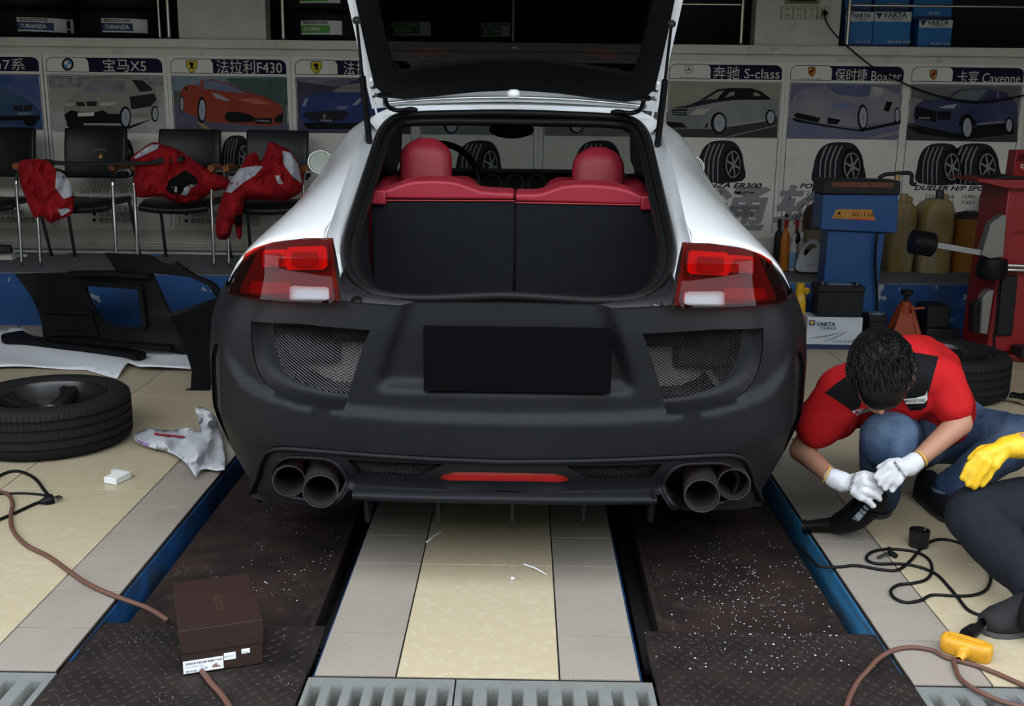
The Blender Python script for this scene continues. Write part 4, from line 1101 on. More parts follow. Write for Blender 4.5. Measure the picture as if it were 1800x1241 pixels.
text_px('POTENZA', 452, 214, 3, YB - .006, width=22).build('plate_lettering', M_ptxt, T['c'], smooth=0, fix=False)
bl = pc('blue', (.018, .03, .11), (.03, .045, .14), 5)
pprint('car_print', T['d'], [(bl, zB([(1165, 500), (1180, 430), (1230, 370), (1330, 350), (1420, 350), (1500, 290), (1600, 260), (1700, 255), (1800, 300), (1900, 360), (1950, 450), (1950, 600), (1800, 640), (1400, 650), (1200, 600), (1165, 540)])),
  (pc('paned', (.16, .14, .13)), zB([(1435, 342), (1530, 282), (1690, 262), (1780, 300), (1820, 350), (1690, 342)])), (M_pdk, zB(c2([(1215, 510), (1560, 500), (1530, 570), (1400, 585), (1250, 570)], 3))),
  (pc('lited', (.22, .23, .27)), zB([(1185, 460), (1215, 395), (1240, 390), (1215, 460)])), (pc('lited', (.2, .2, .2)), zB([(1605, 450), (1660, 395), (1690, 400), (1640, 452)])), (pc('hilb', (.13, .14, .2)), zB([(1460, 480), (1500, 455), (1580, 460), (1550, 485)])),
  (M_pblk, zB([(1190, 600), (1330, 590), (1420, 600), (1950, 590), (1900, 650), (1240, 650)])), (M_pgry, zB([(1365, 530), (1380, 525), (1385, 555), (1370, 560)]))])
text_px('POTENZA', 563, 213, 3, YB - .006, width=20).build('plate_lettering', M_ptxt, T['d'], smooth=0, fix=False)
b7 = pc('blue7', (.02, .045, .10), (.04, .075, .13), 5)
pprint('car_print', T['a'], [(b7, zA([(-300, 560), (-100, 480), (0, 470), (200, 480), (300, 540), (380, 620), (385, 710), (340, 760), (-300, 760)])), (pc('pane7', (.05, .07, .10)), zA([(-200, 470), (-20, 400), (10, 400), (130, 465), (0, 478)])),
  (M_pblk, zA([(-300, 680), (380, 670), (380, 715), (-300, 725)])), (M_pblk, zA(ellp(290, 730, 62, 45))), (M_pdk, zA([(115, 575), (215, 575), (215, 630), (140, 630)])), (M_pdk, zA([(225, 575), (318, 568), (300, 630), (228, 630)])), (pc('plate7', (.13, .15, .2)), zA([(170, 642), (300, 640), (296, 665), (170, 667)]))])
sil = pc('silver', (.15, .155, .16), (.22, .22, .215), 5)
pprint('car_print', T['g'], [(sil, zC([(60, 560), (100, 515), (300, 470), (400, 425), (480, 370), (570, 320), (700, 308), (900, 310), (1000, 340), (1080, 400), (1160, 440), (1170, 580), (1100, 620), (1040, 640), (700, 690), (500, 715), (150, 710), (60, 650)])),
  (M_pdk, zC([(300, 472), (400, 428), (740, 425), (560, 450), (300, 500), (110, 510)])), (M_pblk, zC([(570, 320), (700, 308), (900, 310), (1000, 340), (1080, 400), (1100, 425), (760, 425), (720, 430), (400, 425)])),
  (pc('paneg', (.2, .19, .14)), zC([(450, 420), (570, 345), (640, 330), (560, 420)])), (pc('paneg', (.2, .19, .14)), zC([(640, 405), (690, 350), (740, 345), (735, 380)])), (pc('paneg', (.2, .19, .14)), zC([(920, 355), (960, 350), (1000, 385), (930, 390)])),
  (M_pdk, zC([(115, 520), (275, 512), (262, 580), (120, 575)])), (M_pgry, zC([(118, 540), (270, 534), (268, 540), (118, 546)])), (M_pgry, zC([(118, 558), (266, 552), (265, 558), (118, 564)])), (pc('liteg', (.33, .31, .26)), zC([(290, 572), (370, 510), (500, 510), (430, 575)])),
  (M_pblk, zC([(60, 640), (220, 650), (270, 700), (90, 700)])), (M_pblk, zC([(435, 700), (475, 640), (470, 700)])), (pc('sillg', (.25, .25, .24)), zC([(660, 670), (1045, 620), (1040, 632), (665, 685)]))] + wheels(zC, [(582, 655, 80, 110), (1092, 598, 50, 78)]))
pur = pc('silverp', (.16, .15, .19), (.24, .22, .23), 5)
pprint('car_print', T['h'], [(M_pblk, zC([(1300, 600), (1560, 660), (1950, 720), (2300, 650), (2380, 600), (2380, 660), (2000, 740), (1700, 700), (1340, 640)])),
  (pur, zC([(1285, 560), (1290, 470), (1340, 360), (1450, 310), (1620, 280), (2000, 276), (2200, 300), (2388, 380), (2385, 620), (2300, 640), (2080, 660), (2000, 700), (1900, 690), (1500, 640), (1290, 600)])),
  (pc('paneh', (.06, .07, .13), (.10, .11, .19), 6), zC([(1635, 278), (2090, 280), (2070, 390), (1950, 398), (1750, 372)])), (pc('panel', (.30, .28, .27)), zC([(2100, 290), (2200, 310), (2210, 360), (2120, 400)])),
  (pc('liteh', (.12, .15, .25)), zC([(1705, 492), (1790, 450), (1925, 448), (1885, 490), (1800, 520)])), (pc('liteh', (.12, .15, .25)), zC([(1350, 400), (1400, 345), (1420, 350), (1390, 410)])),
  (M_pblk, zC([(1300, 510), (1330, 570), (1360, 550), (1590, 605), (1565, 652), (1340, 605)])), (M_pblk, zC([(1660, 598), (1790, 622), (1755, 668), (1655, 660)])), (M_pblk, zC([(2240, 440), (2300, 445), (2262, 545), (2210, 530)]))] + wheels(zC, [(2005, 598, 52, 130), (2345, 580, 28, 82)]))
dbl = pc('dblue', (.028, .03, .07), (.055, .06, .11), 5)
pprint('car_print', T['i'], [(M_pblk, zD([(640, 690), (800, 680), (1700, 640), (1700, 760), (1200, 820), (760, 760)])),
  (dbl, zD([(705, 560), (730, 480), (800, 430), (1040, 410), (1120, 340), (1200, 315), (1450, 315), (1600, 340), (1680, 400), (1730, 470), (1740, 600), (1690, 650), (1350, 680), (1150, 760), (800, 690), (710, 640)])),
  (pc('panei', (.11, .12, .12)), zD([(1065, 412), (1180, 332), (1440, 322), (1345, 432)])), (pc('paneii', (.03, .03, .06)), zD([(1395, 432), (1460, 342), (1530, 336), (1540, 432)])), (pc('paneii', (.03, .03, .06)), zD([(1552, 432), (1545, 337), (1630, 352), (1685, 432)])),
  (pc('pill', (.2, .2, .24)), zD([(1535, 335), (1545, 335), (1552, 430), (1542, 430)])), (pc('litei', (.3, .3, .32)), zD([(955, 505), (1030, 478), (1140, 466), (1105, 512)])), (M_pblk, zD([(725, 490), (940, 535), (930, 645), (720, 610)])), (M_pblk, zD([(945, 540), (1082, 540), (1072, 620), (945, 622)])),
  (M_pblk, zD([(1150, 690), (1180, 580), (1260, 560), (1330, 640), (1320, 680)])), (pc('silli', (.17, .17, .2)), zD([(1335, 655), (1600, 632), (1600, 648), (1340, 672)]))] + wheels(zD, [(1235, 698, 60, 118), (1650, 678, 40, 80)]))
text_px('DUELER', 1615, 208.5, 3, YB - .006, width=20).build('plate_lettering', M_ptxt, T['i'], smooth=0, fix=False)
for k, (cx, m) in {'e': (838, sil), 'f': (1058, dbl)}.items():
    pprint('car_print', T[k], [(m, [(cx - 80, 205), (cx - 70, 190), (cx - 30, 180), (cx, 165), (cx + 40, 165), (cx + 70, 185), (cx + 82, 205), (cx + 76, 222), (cx - 76, 222)]), (M_pdk, [(cx - 28, 181), (cx, 168), (cx + 38, 168), (cx + 62, 184)])] + wheels(lambda q: q, [(cx - 45, 222, 13, 13), (cx + 50, 222, 13, 13)]))
for k, a in (('b', (160, 236, 236, 310)), ('c', (388, 440, 238, 306)), ('e', (802, 880, 247, 318)), ('f', (1010, 1092, 247, 318)), ('g', (1227, 1307, 247, 318)), ('h', (1430, 1518, 250, 322)), ('i', (1612, 1692, 252, 322)), ('i', (1668, 1756, 252, 322))):
    tyre_print(T[k], *a)
# tyre names, sizes and claims under the tyres
def ptext(key, lst, m=M_pblk, name='caption'):
    for (s, x, y, h, wd, kw) in lst: text_px(s, x, y, h, YB - .0032, width=wd, **kw).build(name, m, posters[key], smooth=0, fix=False)
it = dict(shear=.3, weight=.0012)
ptext('g', [('TURANZA ER300', 1195, 329, 9, 144, it)], name='tyre_name'); ptext('h', [('POTENZA RE050', 1405, 331, 9, 120, it)], name='tyre_name'); ptext('i', [('DUELER H/P SPORT', 1606, 334, 8.5, 148, it)], name='tyre_name')
ptext('g', [('245/45R17', 1210, 343, 8, 60, {}), ('99W', 1289, 343, 8, 25, {}), ('奔驰S-Class原配套轮胎,', 1225, 370, 8, 112, {}), ('卓越的操控舒适性,', 1235, 381, 8, 93, {})])
ptext('h', [('235/40R18', 1416, 342, 7, 62, {}), ('265/40R18', 1416, 352, 7, 62, {}), ('235/35R19', 1416, 361, 7, 62, {}), ('265/35R19', 1416, 371, 7, 62, {}), ('●', 1379, 382, 6, 7, {}), ('保时捷Boxter配套轮胎', 1393, 383, 8, 120, {}), ('源于赛车', 1393, 394, 8, 45, {})])
ptext('i', [('255/55R18', 1625, 349, 7.5, 52, {}), ('109H', 1689, 349, 7.5, 24, {}), ('XL', 1720, 349, 7.5, 12, {}), ('275/40R20', 1624, 359, 7.5, 52, {}), ('106H', 1688, 359, 7.5, 24, {}), ('XL', 1719, 359, 7.5, 12, {}), ('Cayenne配套轮胎', 1655, 377, 8, 84, {})])
ptext('b', [('265/45R17', 140, 340, 7.5, 52, {}), ('275/40R18', 140, 352, 7.5, 52, {}), ('110V', 205, 340, 7.5, 20, {}), ('112V', 205, 352, 7.5, 20, {}), ('X5原配套轮胎.', 172, 369, 8, 66, {}), ('优异的操控性,', 174, 380, 8, 66, {}), ('极佳的舒适性', 174, 391, 8, 58, {}), ('●', 162, 379, 6, 7, {}), ('●', 162, 390, 6, 7, {})])
ptext('a', [('的高速性能.', 0, 377, 8, 44, {}), ('久性和操控性', 0, 390, 8, 62, {})])
ptext('c', [('低扁平比设计,', 334, 380, 8, 60, {}), ('卓越的操控稳定性', 334, 392, 8, 76, {}), ('●', 324, 379, 6, 7, {}), ('●', 324, 391, 6, 7, {})])
ptext('d', [('的高速性能及', 425, 383, 8, 34, {}), ('超稳定性', 425, 394, 8, 30, {})])
ptext('g', [('通', 1240, 398, 62, 112, dict(shear=.18, weight=.008))], M_pgry, 'large_character'); ptext('h', [('轮', 1352, 398, 62, 112, dict(shear=.18, weight=.008))], M_pgry, 'large_character')
ptext('g', [('Mercedes-Benz', 1195, 137, 3, 31, {})], M_line, 'maker_name'); ptext('h', [('PORSCHE', 1408, 140, 2.6, 36, dict())], M_line, 'maker_name'); ptext('i', [('PORSCHE', 1621, 144, 2.6, 36, dict())], M_line, 'maker_name')

# ------------------------------------------------------------------ shelf recess above the posters
M_tyre = mat('tyre_rubber', (.009, .009, .0095), .7, spec=.15, bump=.3, bscale=90)
M_lab = mat('label_white', (.50, .50, .49), .5); M_labn = mat('label_navy', (.02, .03, .10), .5); M_labg = mat('label_green', (.06, .22, .02), .5); M_labr = mat('label_red', (.4, .03, .02), .5)
M_cream_w = mat('pillar_paint', (.46, .44, .40), .6, n=.4, nscale=5, col2=(.36, .33, .29), extra=second_noise((.15, .12, .1), 12, .4, .62, .8))
def tyre_profile(R, W, rin):
    h = W / 2
    return [(rin, -h * .72), (rin + .012, -h * .88), (rin + (R - rin) * .5, -h), (R - .025, -h * .93), (R - .008, -h * .80), (R, -h * .62), (R, -h * .34), (R - .007, -h * .33), (R - .007, -h * .27), (R, -h * .26), (R, h * .26), (R - .007, h * .27), (R - .007, h * .33), (R, h * .34), (R, h * .62),
            (R - .008, h * .80), (R - .025, h * .93), (rin + (R - rin) * .5, h), (rin + .012, h * .88), (rin, h * .72), (rin - .006, 0), (rin, -h * .72)]
def shelf_tyre(px, z0, lab, label):
    c = P(px, 40, 7.84); R = .30
    t = MB().lathe(tyre_profile(R, .2, .2), 48, (c.x, 7.84, z0 + .1), (0, 0, 1)).build('tyre', M_tyre, None, smooth=50)
    tag(t, label, 'tyre', 'new tyres stacked in the shelf recess')
    if lab:
        col, lx0, lx1 = lab
        for (a0, a1, zz0, zz1, m, nm) in ((0, 1, .045, .135, M_lab, 'sticker'), (.0, .72, .055, .105, col, 'sticker_band')):
            q = []
            n = 8
            for zz in (zz0, zz1):
                row = []
                for k in range(n + 1):
                    x = lx0 + (lx1 - lx0) * (a0 + (a1 - a0) * k / n); X = P(x, 40, 7.54).x - c.x
                    rr = R + (.0015 if nm == 'sticker' else .0026); row.append(Vector((c.x + X, 7.84 - sqrt(max(.0001, rr * rr - X * X)), z0 + zz)))
                q.append(row)
            MB().grid(q).build(nm, m, t, smooth=40)
        xx = P(lx0 + 4, 40, 7.535)
        def curved(x, y, zoff, up):
            X = xx.x + x - c.x; return Vector((c.x + X, 7.84 - sqrt(max(.0001, (R + .004) ** 2 - X * X)), z0 + zoff + y))
        text_mb('BRIDGESTONE', .026, place=lambda x, y: curved(x, y, .112, 0), weight=.0006).build('sticker_brand', M_pblk, t, smooth=0, fix=False)
        text_mb('TURANZA' if col is M_labn else 'ECOPIA', .034, place=lambda x, y: curved(x, y, .068, 0), shear=.2, weight=.001).build('sticker_name', M_lab, t, smooth=0, fix=False)
    return t
shelf_tyre(70, 1.772, (M_labn, 30, 109), 'new tyre with navy and white sticker at the picture edge of the ledge')
shelf_tyre(222, 1.772, (M_labn, 178, 251), 'new tyre lying on the ledge with a navy and white sticker, beside the chrome post')
shelf_tyre(60, 1.975, None, 'upper tyre on the stack over the first navy-stickered tyre'); shelf_tyre(225, 1.975, None, 'upper tyre on the stack beside the pale pillar')
shelf_tyre(580, 1.772, (M_labg, 527, 600), 'new tyre lying on the ledge with a green and white sticker, beside the tailgate'); shelf_tyre(583, 1.975, (M_labg, 525, 598), 'green-stickered tyre on top of the tyre beside the tailgate')
shelf_tyre(742, 1.772, (M_labg, 688, 757), 'green-stickered tyre seen through the tailgate glass, nearer the strut with the piston rod'); shelf_tyre(900, 1.772, (M_labg, 845, 897), 'green-stickered tyre seen through the tailgate glass at its middle')
def pillar(x0, x1, label):
    a, b = P(x0, 40, 7.47), P(x1, 40, 7.47)
    o = MB().box(a.x, b.x, 7.47, 7.62, 1.772, 2.55).build('pillar_panel', M_cream_w, None, smooth=30, bevel=.003)
    return tag(o, label, 'pillar')
pillar(313, 467, 'pale painted pillar between two chrome posts above the car posters'); pillar(1328, 1477, 'pale painted pillar with the socket strip above the silver roadster poster')
def post(px, Y, label, r=.013, py=60, name='metal_post', z1=2.55):
    a = P(px, py, Y)
    t = MB().tube([(a.x, Y, 1.785), (a.x, Y, z1)], r, 12).build(name, mat('brushed_steel', (.5, .46, .40), .3, metal=1.), None, smooth=40); ORG[t] = Vector((0, 0, 0))
    MB().lathe([(0, 0), (r * 1.7, 0), (r * 1.7, .012), (r, .014)], 16, (a.x, Y, 1.772)).build('foot_collar', M_steel, t, smooth=40)
    return tag(t, label, 'post')
post(297, 7.46, 'steel post at the edge of the pale pillar above the off-roader poster'); post(281, 7.50, 'short bright steel post just beside the post at the pale pillar', .010)
post(498, 7.46, 'brassy steel post between the pale pillar and the green-stickered tyre'); post(1303, 7.46, 'steel post above the silver saloon poster, beside the socket pillar'); post(1490, 7.46, 'steel post in front of the blue battery boxes'); post(902, 7.5, 'steel post seen through the tailgate glass')
def rail(x0, x1, py, Y, label):
    a, b = P(x0, py, Y), P(x1, py + (x1 - x0) * .0, Y); b.z = a.z
    return tag(MB().tube([a, b], .009, 10).build('guard_rail', mat('brushed_steel', (.5, .46, .40), .3, metal=1.), None, smooth=40), label, 'rail')
rail(1492, 1860, 9, 7.47, 'horizontal steel guard rail in front of the battery boxes'); rail(1190, 1302, 7, 7.47, 'horizontal steel guard rail beside the tailgate strut')
# battery cartons
M_vb = mat('carton_blue', (.012, .13, .36), .5, n=.25, nscale=8, col2=(.01, .09, .26)); M_vw = mat('carton_white', (.48, .48, .47), .5); M_vn = mat('carton_navy', (.012, .02, .07), .5)
def carton(x0, x1, y1, hgt, label, z0=None, code='', Y=7.60, dep=.2):
    a, b = P(x0, y1, Y), P(x1, y1, Y); z0 = 1.772 if z0 is None else z0
    t = MB().box(a.x, b.x, Y, Y + dep, z0, z0 + hgt).build('battery_carton', M_vb, None, smooth=30, bevel=.002); ORG[t] = Vector((0, 0, 0))
    tag(t, label, 'carton', 'battery cartons on the shelf'); wv = b.x - a.x
    MB().box(a.x + .001, b.x - .001, Y - .0015, Y, z0 + hgt * .72, z0 + hgt * .99).build('white_band', M_vw, t, smooth=0)
    MB().box(a.x + .001, b.x - .001, Y - .0015, Y, z0 + .001, z0 + hgt * .09).build('navy_band', M_vn, t, smooth=0)
    pl_ = lambda ox, oz: (lambda x, y: Vector((a.x + ox + x, Y - .0025, z0 + oz + y)))
    text_mb('VARTA', wv * .20, place=pl_(wv * .24, hgt * .83), weight=.001).build('maker_lettering', M_vn, t, smooth=0, fix=False)
    text_mb('汽车蓄电池', wv * .085, place=pl_(wv * .34, hgt * .755)).build('small_lettering', M_vn, t, smooth=0, fix=False)
    text_mb(code, wv * .10, place=pl_(wv * .40, hgt * .14), shear=.2, weight=.0004).build('type_lettering', M_lab, t, smooth=0, fix=False)
    tr = MB().poly([Vector((a.x + wv * .12 + q * .026, Y - .0026, z0 + hgt * .88 + s * .022)) for q, s in ((-.9, .8), (.9, .8), (0, -1))]); tr.build('triangle_mark', M_vn, t, smooth=0, fix=False)
    return t
carton(1483, 1532, 78, .236, 'blue battery carton half hidden behind the steel post', code='N60-L-T2-M'); carton(1533, 1598, 79, .238, 'widest blue battery carton with a white top band on the shelf', code='S65-70-R-T2-M'); carton(1612, 1671, 80, .188, 'smaller blue battery carton at the open end of the row', code='65-50-L-T2-M')
carton(1484, 1531, 18, .23, 'blue battery carton on top of the carton behind the steel post', 2.012, 'N60-L-T2-M'); carton(1536, 1598, 18, .23, 'blue battery carton on top of the widest carton', 2.014, 'S65-70-R'); carton(1604, 1672, 30, .23, 'blue battery carton stacked above the smaller carton', 1.964, '65-50-L', Y=7.64)
# socket strip and cable
YQ = 7.462
s0, s1 = P(1372, 33, YQ), P(1458, 12, YQ)
sk = thing('socket_strip', 'row of four dirty cream wall sockets on the pale pillar', 'socket', ((s0.x + s1.x) / 2, YQ, s0.z))
M_sock = mat('socket_plastic', (.42, .38, .28), .5, n=.5, nscale=14, col2=(.26, .22, .15))
wq = (s1.x - s0.x) / 4
for k in range(4):
    x0 = s0.x + wq * k
    sp_ = MB().box(x0 + .002, x0 + wq - .002, YQ - .008, 7.47, s0.z, s1.z).build('socket_plate', M_sock, sk, smooth=30, bevel=.003)
    hq = MB()
    for ox, oz, w_, h_ in ((-.008, .022, .003, .009), (.008, .022, .003, .009), (0, -.008, .003, .008), (-.01, -.02, .003, .008), (.01, -.02, .003, .008)):
        hq.box(x0 + wq / 2 + ox - w_, x0 + wq / 2 + ox + w_, YQ - .0088, YQ - .007, (s0.z + s1.z) / 2 + oz - h_ / 2, (s0.z + s1.z) / 2 + oz + h_ / 2)
    ho_ = hq.build('pin_holes', M_pblk, sp_, smooth=0); ho_['kind'] = 'stuff'
fp = MB().box(P(1380, 4, YQ).x, P(1440, 4, YQ).x, YQ - .006, 7.47, P(1400, 7, YQ).z, P(1400, 7, YQ).z + .3).build('framed_notice', mat('gold_frame', (.16, .12, .05), .4), None, smooth=30, bevel=.003)
ORG[fp] = Vector((0, 0, 0)); tag(fp, 'gold-framed notice above the wall sockets, cut by the picture edge', 'frame')
MB().box(P(1386, 4, YQ).x, P(1434, 4, YQ).x, YQ - .008, YQ - .006, P(1400, 3, YQ).z, P(1400, 3, YQ).z + .28).build('notice_sheet', M_dark, fp, smooth=0)
cb = thing('wall_cable', 'thin dark cable hanging from the wall socket across the posters', 'cable', P(1449, 26, 7.40))
MB().lathe([(0, 0), (.014, 0), (.017, .01), (.015, .03), (.006, .04), (.006, .05)], 14, P(1449, 22, 7.44), (0, -1, -.3)).build('plug', M_rub, cb, smooth=40)
MB().tube(catmull([P(1449, 26, 7.40), P(1456, 45, 7.39), P(1475, 68, 7.39), P(1497, 88, 7.39), P(1535, 118, 7.40), P(1590, 147, 7.41), P(1640, 166, 7.41), P(1690, 177, 7.41), P(1740, 178, 7.41), P(1820, 164, 7.41)], 6), .0055, 8).build('cable', M_rub, cb, smooth=179)
# ------------------------------------------------------------------ chairs and jackets on the platform
M_vinyl = mat('black_vinyl', (.006, .006, .007), .36, spec=.25, bump=.1, bscale=200)
M_wood = mat('orange_wood', (.30, .10, .028), .4, n=.6, nscale=20, col2=(.09, .03, .01), stretch=(1, 1, 6))
PZ = .333
def make_chair():
    t = thing('office_chair', 'x', 'chair', (0, 0, 0), 'black visitor chairs on the platform')
    wv = .485; hw = wv / 2
    rows_ = []
    def pad(x0, x1, pts, th, nm):
        b = MB(); R_ = []
        for (y, z) in pts:
            R_.append([Vector((x0 + (x1 - x0) * k / 10, y, z)) + Vector((0, .02 * (1 - ((k - 5) / 5) ** 2), 0)) for k in range(11)])
        b.grid(R_); return b.build(nm, M_vinyl, t, smooth=179, solid=th, bevel=.012, seg=3, local=True)
    pad(-.205, .205, [(.37, .535), (.375, .60), (.385, .68), (.40, .76), (.425, .855)], .035, 'backrest')
    b = MB(); R_ = []
    for k in range(9):
        y = -.03 + .43 * k / 8
        R_.append([Vector((-.22 + .44 * j / 10, y, .405 - .02 * (1 - ((j - 5) / 5) ** 2) + .03 * max(0, (2 - k) / 2) * -1)) for j in range(11)])
    b.grid(R_).build('seat', M_vinyl, t, smooth=179, solid=.04, bevel=.014, seg=3, local=True)
    for s_ in (-1, 1):
        x = s_ * hw
        MB().tube(catmull([(x, -.02, 0), (x, -.005, .25), (x, .0, .47), (x, .015, .55), (x, .06, .60), (x, .14, .605), (x, .26, .60), (x * .93, .36, .58), (x * .86, .39, .56)], 5), .011, 10).build('front_leg', M_chrome, t, smooth=179, local=True)
        MB().tube(catmull([(x * .86, .36, .40), (x * .88, .40, .25), (x * .92, .47, 0)], 5), .011, 10).build('rear_leg', mat('dark_chrome', (.2, .2, .21), .2, metal=1.), t, smooth=179, local=True)
        MB().tube(catmull([(x, .01, .625), (x, .06, .632), (x, .15, .63), (x, .25, .62)], 4), [.020, .022] + [.021] * 9 + [.019, .017], 10, sx=1.1).build('armrest', M_wood, t, smooth=50, local=True)
        MB().tube([(x, 0, .39), (x * .2, .1, .385)], .009, 8).build('seat_bracket', M_chrome, t, smooth=60, local=True)
    return t
ch0 = make_chair()
chx = [(-3.42, 6.80, 'black visitor chair cut off by the picture edge, red sleeve hanging over its arm'), (-2.815, 6.80, 'black visitor chair with a small yellow triangle sticker on its backrest'),
       (-2.205, 6.83, 'black visitor chair with a red jacket and black cloth on its seat'), (-1.63, 6.85, 'black visitor chair beside the white car, red and white jacket heaped on it')]
chairs = []
for i, (x, y, lb) in enumerate(chx):
    o = ch0 if i == 0 else copy_tree(ch0)
    o.location = (x, y, PZ); o['label'] = lb; ORG[o] = Vector((x, y, PZ)); chairs.append(o)
ORG[chairs[1]] = Vector((-2.815, 6.80, PZ))
c = P(177, 275, 7.185)
MB().poly([c + Vector((-.018, 0, -.014)), c + Vector((.018, 0, -.014)), c + Vector((0, 0, .018))]).build('warning_sticker', mat('sticker_yellow', (.55, .30, .01), .5), chairs[1], smooth=0, fix=False)
for i, (tx, py) in enumerate((('Driver Comfort', 262), )):
    text_px('CONFORT', 165, 264.5, 3, 7.178, width=22).build('back_lettering', M_pgry, chairs[1], smooth=0, fix=False)

def hnoise(x, y, s=1.):
    from mathutils.noise import noise as nz
    return nz(Vector((x * s, y * s, 3.7)))
def cloth(name, outline, Y, m, label, cat, patches=(), bulge=.10, step=5., group=None, freq=.05, amp=.075, tilt=0., back=.02, ridge=True):
    """crumpled garment: pixel outline at distance Y, puffed towards the viewer, creased; patches = (material, name, outline)"""
    ol = c2(outline, 3)
    arr = np.array([(p[0], p[1]) for p in ol])
    def hgt(px, py):
        d = float(bdist(ol, np.array([px]), np.array([py]))[0])
        e = min(1., d / 22.); e = sqrt(max(0, 1 - (1 - e) ** 2))
        f = hnoise(px + 40 * hnoise(px, py, .02), py * .8, freq) * amp + abs(hnoise(px * 1.1, py, freq * 2.1)) * amp * -.7
        return e * bulge + f * min(1, d / 8.)
    fn = lambda off: (lambda px, py: P(px, py, Y + tilt * (py - 300) - hgt(px, py) - off))
    b = sheet(ol, [], step, fn(0)); sheet(ol, [], step * 3, lambda px, py: P(px, py, Y + tilt * (py - 300) + back), mb=b)
    rim = resample(ol, step)
    b.grid([[fn(0)(p[0], p[1]) for p in rim], [P(p[0], p[1], Y + tilt * (p[1] - 300) + back) for p in rim]], closed=True)
    o = b.build(name, m, None, smooth=70); ORG[o] = Vector((0, 0, 0)); tag(o, label, cat, group)
    for pm, pn, po in patches: sheet(po, [], step, fn(.013), flange=(0, .012, 0)).build(pn, pm, o, smooth=70)
    return o
M_rcloth = mat('red_cloth', (.30, .008, .012), .8, spec=.15, bump=.5, bscale=35, n=.4, nscale=8, col2=(.15, .006, .01))
M_wcloth = mat('white_cloth', (.45, .45, .50), .8, bump=.4, bscale=35)
M_kcloth = mat('black_cloth', (.006, .006, .007), .85, spec=.1, bump=.4, bscale=35)
G = 'red work jackets on the chairs'
cloth('work_jacket', [(34, 286), (60, 279), (84, 283), (100, 300), (117, 318), (130, 342), (128, 372), (122, 379), (104, 386), (88, 392), (74, 380), (60, 382), (46, 350), (36, 322)], 6.72, M_rcloth, 'dark red jacket hanging over chair arms near the picture edge', 'jacket',
      [(M_wcloth, 'white_panel', [(99, 302), (112, 308), (124, 324), (127, 344), (112, 350), (97, 330)]), (M_wcloth, 'white_hem', [(100, 368), (118, 366), (124, 370), (108, 380)])], .07, group=G)
cloth('work_jacket', [(231, 278), (246, 264), (268, 250), (283, 253), (312, 262), (342, 282), (368, 300), (400, 314), (404, 330), (372, 337), (362, 346), (330, 357), (302, 353), (284, 345), (262, 347), (240, 345), (233, 322), (238, 300)], 6.86, M_rcloth, 'bright red jacket with a white shoulder and black cloth spread over a chair', 'jacket',
      [(M_wcloth, 'white_shoulder', [(234, 277), (248, 265), (266, 254), (279, 254), (276, 262), (255, 272), (238, 279)]), (M_kcloth, 'black_lining', [(297, 317), (325, 299), (345, 313), (346, 324), (328, 326), (318, 342), (300, 340), (292, 332)]), (M_wcloth, 'white_tag', [(301, 325), (312, 324), (316, 336), (305, 340)]), (M_wcloth, 'white_cuff', [(317, 342), (322, 331), (334, 324), (346, 325), (336, 331), (328, 345)])], .13, group=G)
cloth('work_jacket', [(381, 417), (381, 380), (391, 344), (404, 320), (424, 293), (434, 274), (450, 268), (458, 283), (466, 268), (474, 249), (491, 255), (510, 265), (526, 289), (533, 312), (530, 337), (498, 354), (462, 352), (434, 352), (427, 372), (425, 415), (417, 418), (411, 392), (402, 419)], 6.80, M_rcloth, 'red and white jacket heaped on the chair next to the car, one sleeve hanging down', 'jacket',
      [(M_wcloth, 'white_sleeve', [(396, 337), (406, 316), (421, 296), (448, 291), (462, 293), (447, 309), (429, 320), (406, 339)]), (M_wcloth, 'white_side', [(496, 265), (510, 268), (524, 290), (530, 322), (516, 312), (499, 290)]), (M_wcloth, 'white_flash', [(483, 309), (490, 308), (497, 324), (489, 323)]), (M_kcloth, 'black_cuff', [(412, 378), (424, 377), (424, 398), (414, 396)])], .14, group=G)
# long black strip lying across the chair arms
sp_ = [(76, 280), (92, 284), (150, 287), (200, 285), (262, 284), (280, 277), (320, 276), (322, 284), (283, 287), (262, 290), (200, 291), (150, 293), (92, 290), (76, 286)]
o = MB().prism([P(x, y, 6.74) for x, y in sp_], (0, .05, .004)).build('trim_strip', M_trim, None, smooth=30, bevel=.003)
tag(o, 'long black plastic trim strip lying across the chair arms', 'trim strip')
# litter along the platform
for i, (px, py, sx, sy, sz, m, lb) in enumerate(((10, 456, .16, .10, .05, M_wallp, 'beige block lying on the platform at the picture edge'), (8, 444, .14, .08, .05, M_trim, 'dark scrap on the platform above the beige block'), (35, 452, .12, .05, .02, M_lab, 'crumpled white scrap on the platform below the first chair'), (287, 444, .10, .05, .012, mat('blue_scrap', (.05, .15, .3), .5), 'blue scrap of packaging under the chairs'), (108, 446, .14, .05, .012, mat('pale_scrap', (.3, .27, .25), .7), 'flat pale scrap of paper under the second chair'))):
    p = FL(px, py, PZ + (.055 if i == 1 else 0)); ol = [(cos(a) * sx / 2 * random.uniform(.7, 1.1), sin(a) * sy / 2 * random.uniform(.7, 1.1)) for a in [2 * pi * k / 9 for k in range(9)]]
    q = MB().prism([(p.x + x, min(p.y, 7.36) + y, p.z) for x, y in ol], (random.uniform(-.01, .01), 0, sz)).build('scrap', m, None, smooth=30, bevel=.006)
    tag(q, lb, 'litter', 'scraps on the platform')

